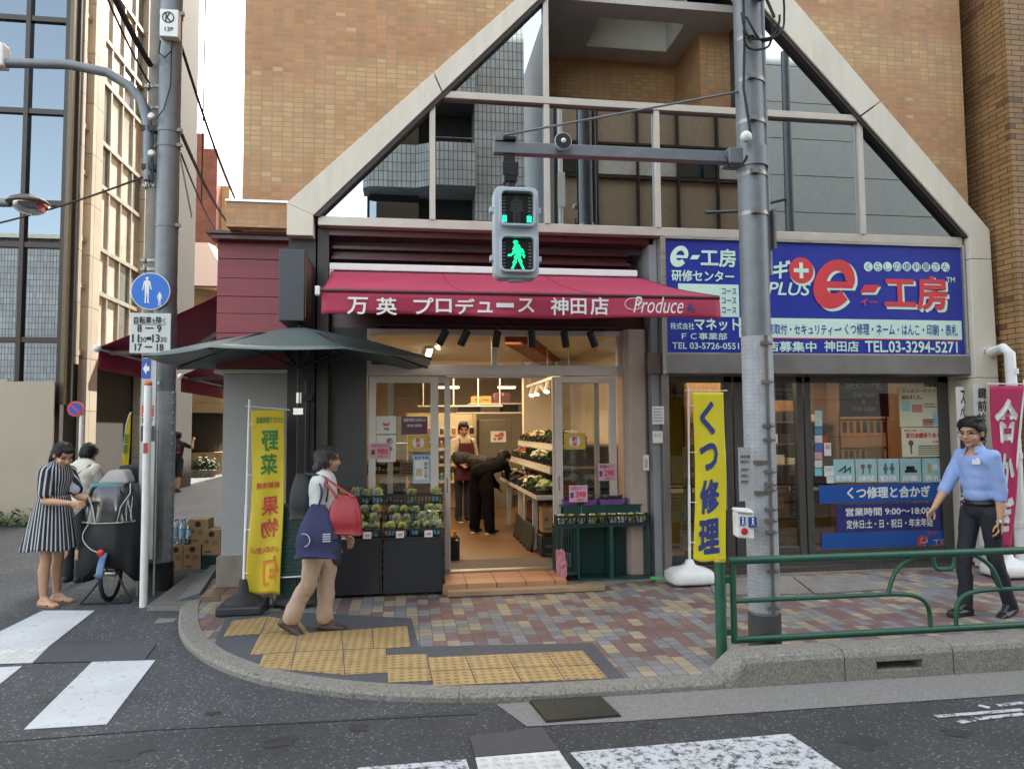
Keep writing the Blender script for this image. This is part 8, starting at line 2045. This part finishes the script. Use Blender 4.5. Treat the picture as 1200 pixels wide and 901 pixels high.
# --- man behind her
f = Fig('person', 1.60, (-3.72,1.35,0), R(160), 'man in a cream T-shirt with a navy strap, standing behind the bicycle', lean=R(14), head=(R(32),R(20),0), arms=(((.08,.15,-1),(0,.5,-1)),((-.1,.3,-1),(.1,.9,-.5))), skinm=M_skin2)
f.body(feet=False, vox=.008); f.top(mk('shirt_cream', (.58,.54,.45), .8, bump=.1), k=1.17, sl=.75, slk=1.6, send=1.9, hem=.05, disp=.008); f.trousers(M_navy2, k=1.4, hemk=1.8, length=.96); f.shoes(M_rub); f.hair(M_hair, 'short')
mb = MB().tube([f.sh[1]+V((.03,.04,.05)), f.chest+V((0,.125,0)), f.pel+V((.14,.10,.06))], .022, 8, flat=.4).tube([f.sh[1]+V((.03,.02,.05)), f.chest+V((.02,-.12,0)), f.pel+V((.14,-.05,.06))], .022, 8, flat=.4); local(mb, 'shoulder_strap', M_nav, f); f.done()
# --- far pedestrian
q = PZ(207, 577, 0)
f = Fig('person', 1.68, (q.x,q.y,0), R(178), 'far pedestrian in dark clothes walking away down the side street', legs=(((0,.2,-1),(0,-.1,-1)),((0,-.15,-1),(0,-.4,-1))), arms=(((.2,.3,-.8),(-.2,.5,.8)),((-.25,.3,-.2),(.1,.6,.9))))
f.body(feet=False, vox=.012); f.top(M_bpk, k=1.16, sl=.6, slk=1.5, send=1.7, hem=.04); f.trousers(mk('shorts_dark', (.03,.03,.035), .8), k=1.5, hemk=2.0, length=.05, name='shorts'); f.shoes(M_rub); f.hair(M_hair, 'short')
g_ = MB(); ell(g_, (0,.16,1.12), (.15,.10,.22)); o = remesh(g_, 'backpack', M_bpk, None, .015); move(o, f.loc, f.rz); tag(o, 'dark backpack with a red band on the far pedestrian', 'bag')
m_ = MB().beam((-.15,.255,1.10),(.15,.255,1.10),.012,.025); m_.build('red_band', M_sred, None).parent = o
f.done()
# --- shop staff
q = PY(540, 560, 4.6)
f = Fig('person', 1.66, (q.x+.04,4.6,.152), R(18), 'shop assistant in a cream T-shirt and plum apron standing in the shop', head=(R(8),R(-14),0), arms=(((.22,-.05,-1),(-.15,.5,-.9),(-.4,.5,-.6)),((-.15,.2,-1),(.3,.8,-.4))), skinm=M_skin2)
f.body(feet=False, vox=.008); f.top(mk('shirt_ecru', (.55,.48,.38), .8), k=1.17, sl=.85, slk=1.6, send=1.95, hem=.05, disp=.006); f.trousers(mk('jeans_dark', (.02,.025,.05), .8), k=1.35, hemk=1.7, length=.97); f.shoes(M_rub, sole=M_wtxt); f.hair(M_hair, 'short')
mb = MB().sheet(lambda u, v: V(((u-.5)*(.26+.16*v), f.chest.y-.135-.02*v-.03*math.cos((u-.5)*3), f.chest.z+.06-.62*v)), 12, 20); local(mb, 'apron', mk('apron_plum', (.085,.018,.03), .8), f, solid=.006)
mb = MB()
for s in (-1,1): mb.tube([V((s*.11,f.chest.y-.14,f.chest.z+.06)), f.sh[0 if s > 0 else 1]*.55+f.neck*.45+V((0,-.03,.05)), f.neck+V((s*.02,.05,.02))], .012, 6)
local(mb, 'apron_strap', mk('apron_plum2', (.085,.018,.03), .8), f); f.done()
g_ = MB(); p = f.wx(f.waist+V((.03,-.24,-.02))); cap(g_, (-.2,0,.02), (.24,-.02,-.08), .11, .12); o = remesh(g_, 'dark_jacket', M_bpk, None, .012, disp=.02, dscale=10); move(o, p); tag(o, 'black bundle held in front of the shop assistant', 'jacket')
q = PY(565, 600, 3.0)
f = Fig('person', 1.66, (q.x,3.15,.152), R(138), 'person in black bending forward over the goods in the shop', lean=R(78), head=(R(35),0,0), legs=(((.05,.05,-1),(.05,-.05,-1)),((-.12,.0,-1),(-.1,-.06,-1))), arms=(((.1,.6,-1),(0,.8,-.7)),((-.1,.5,-1),(0,.8,-.7))))
f.body(feet=False, vox=.010); f.top(mk('top_black', (.006,.006,.007), .9, spec=.1), k=1.16, sl=1.0, slk=1.4, send=1.5, fore=.7, hem=.03, disp=.012); f.trousers(mk('trouser_black', (.006,.006,.008), .9, spec=.1), k=1.75, hemk=2.2, wide=1.15, length=.97); f.shoes(M_rub, sole=M_wtxt); f.hair(M_hair, 'short'); f.done()
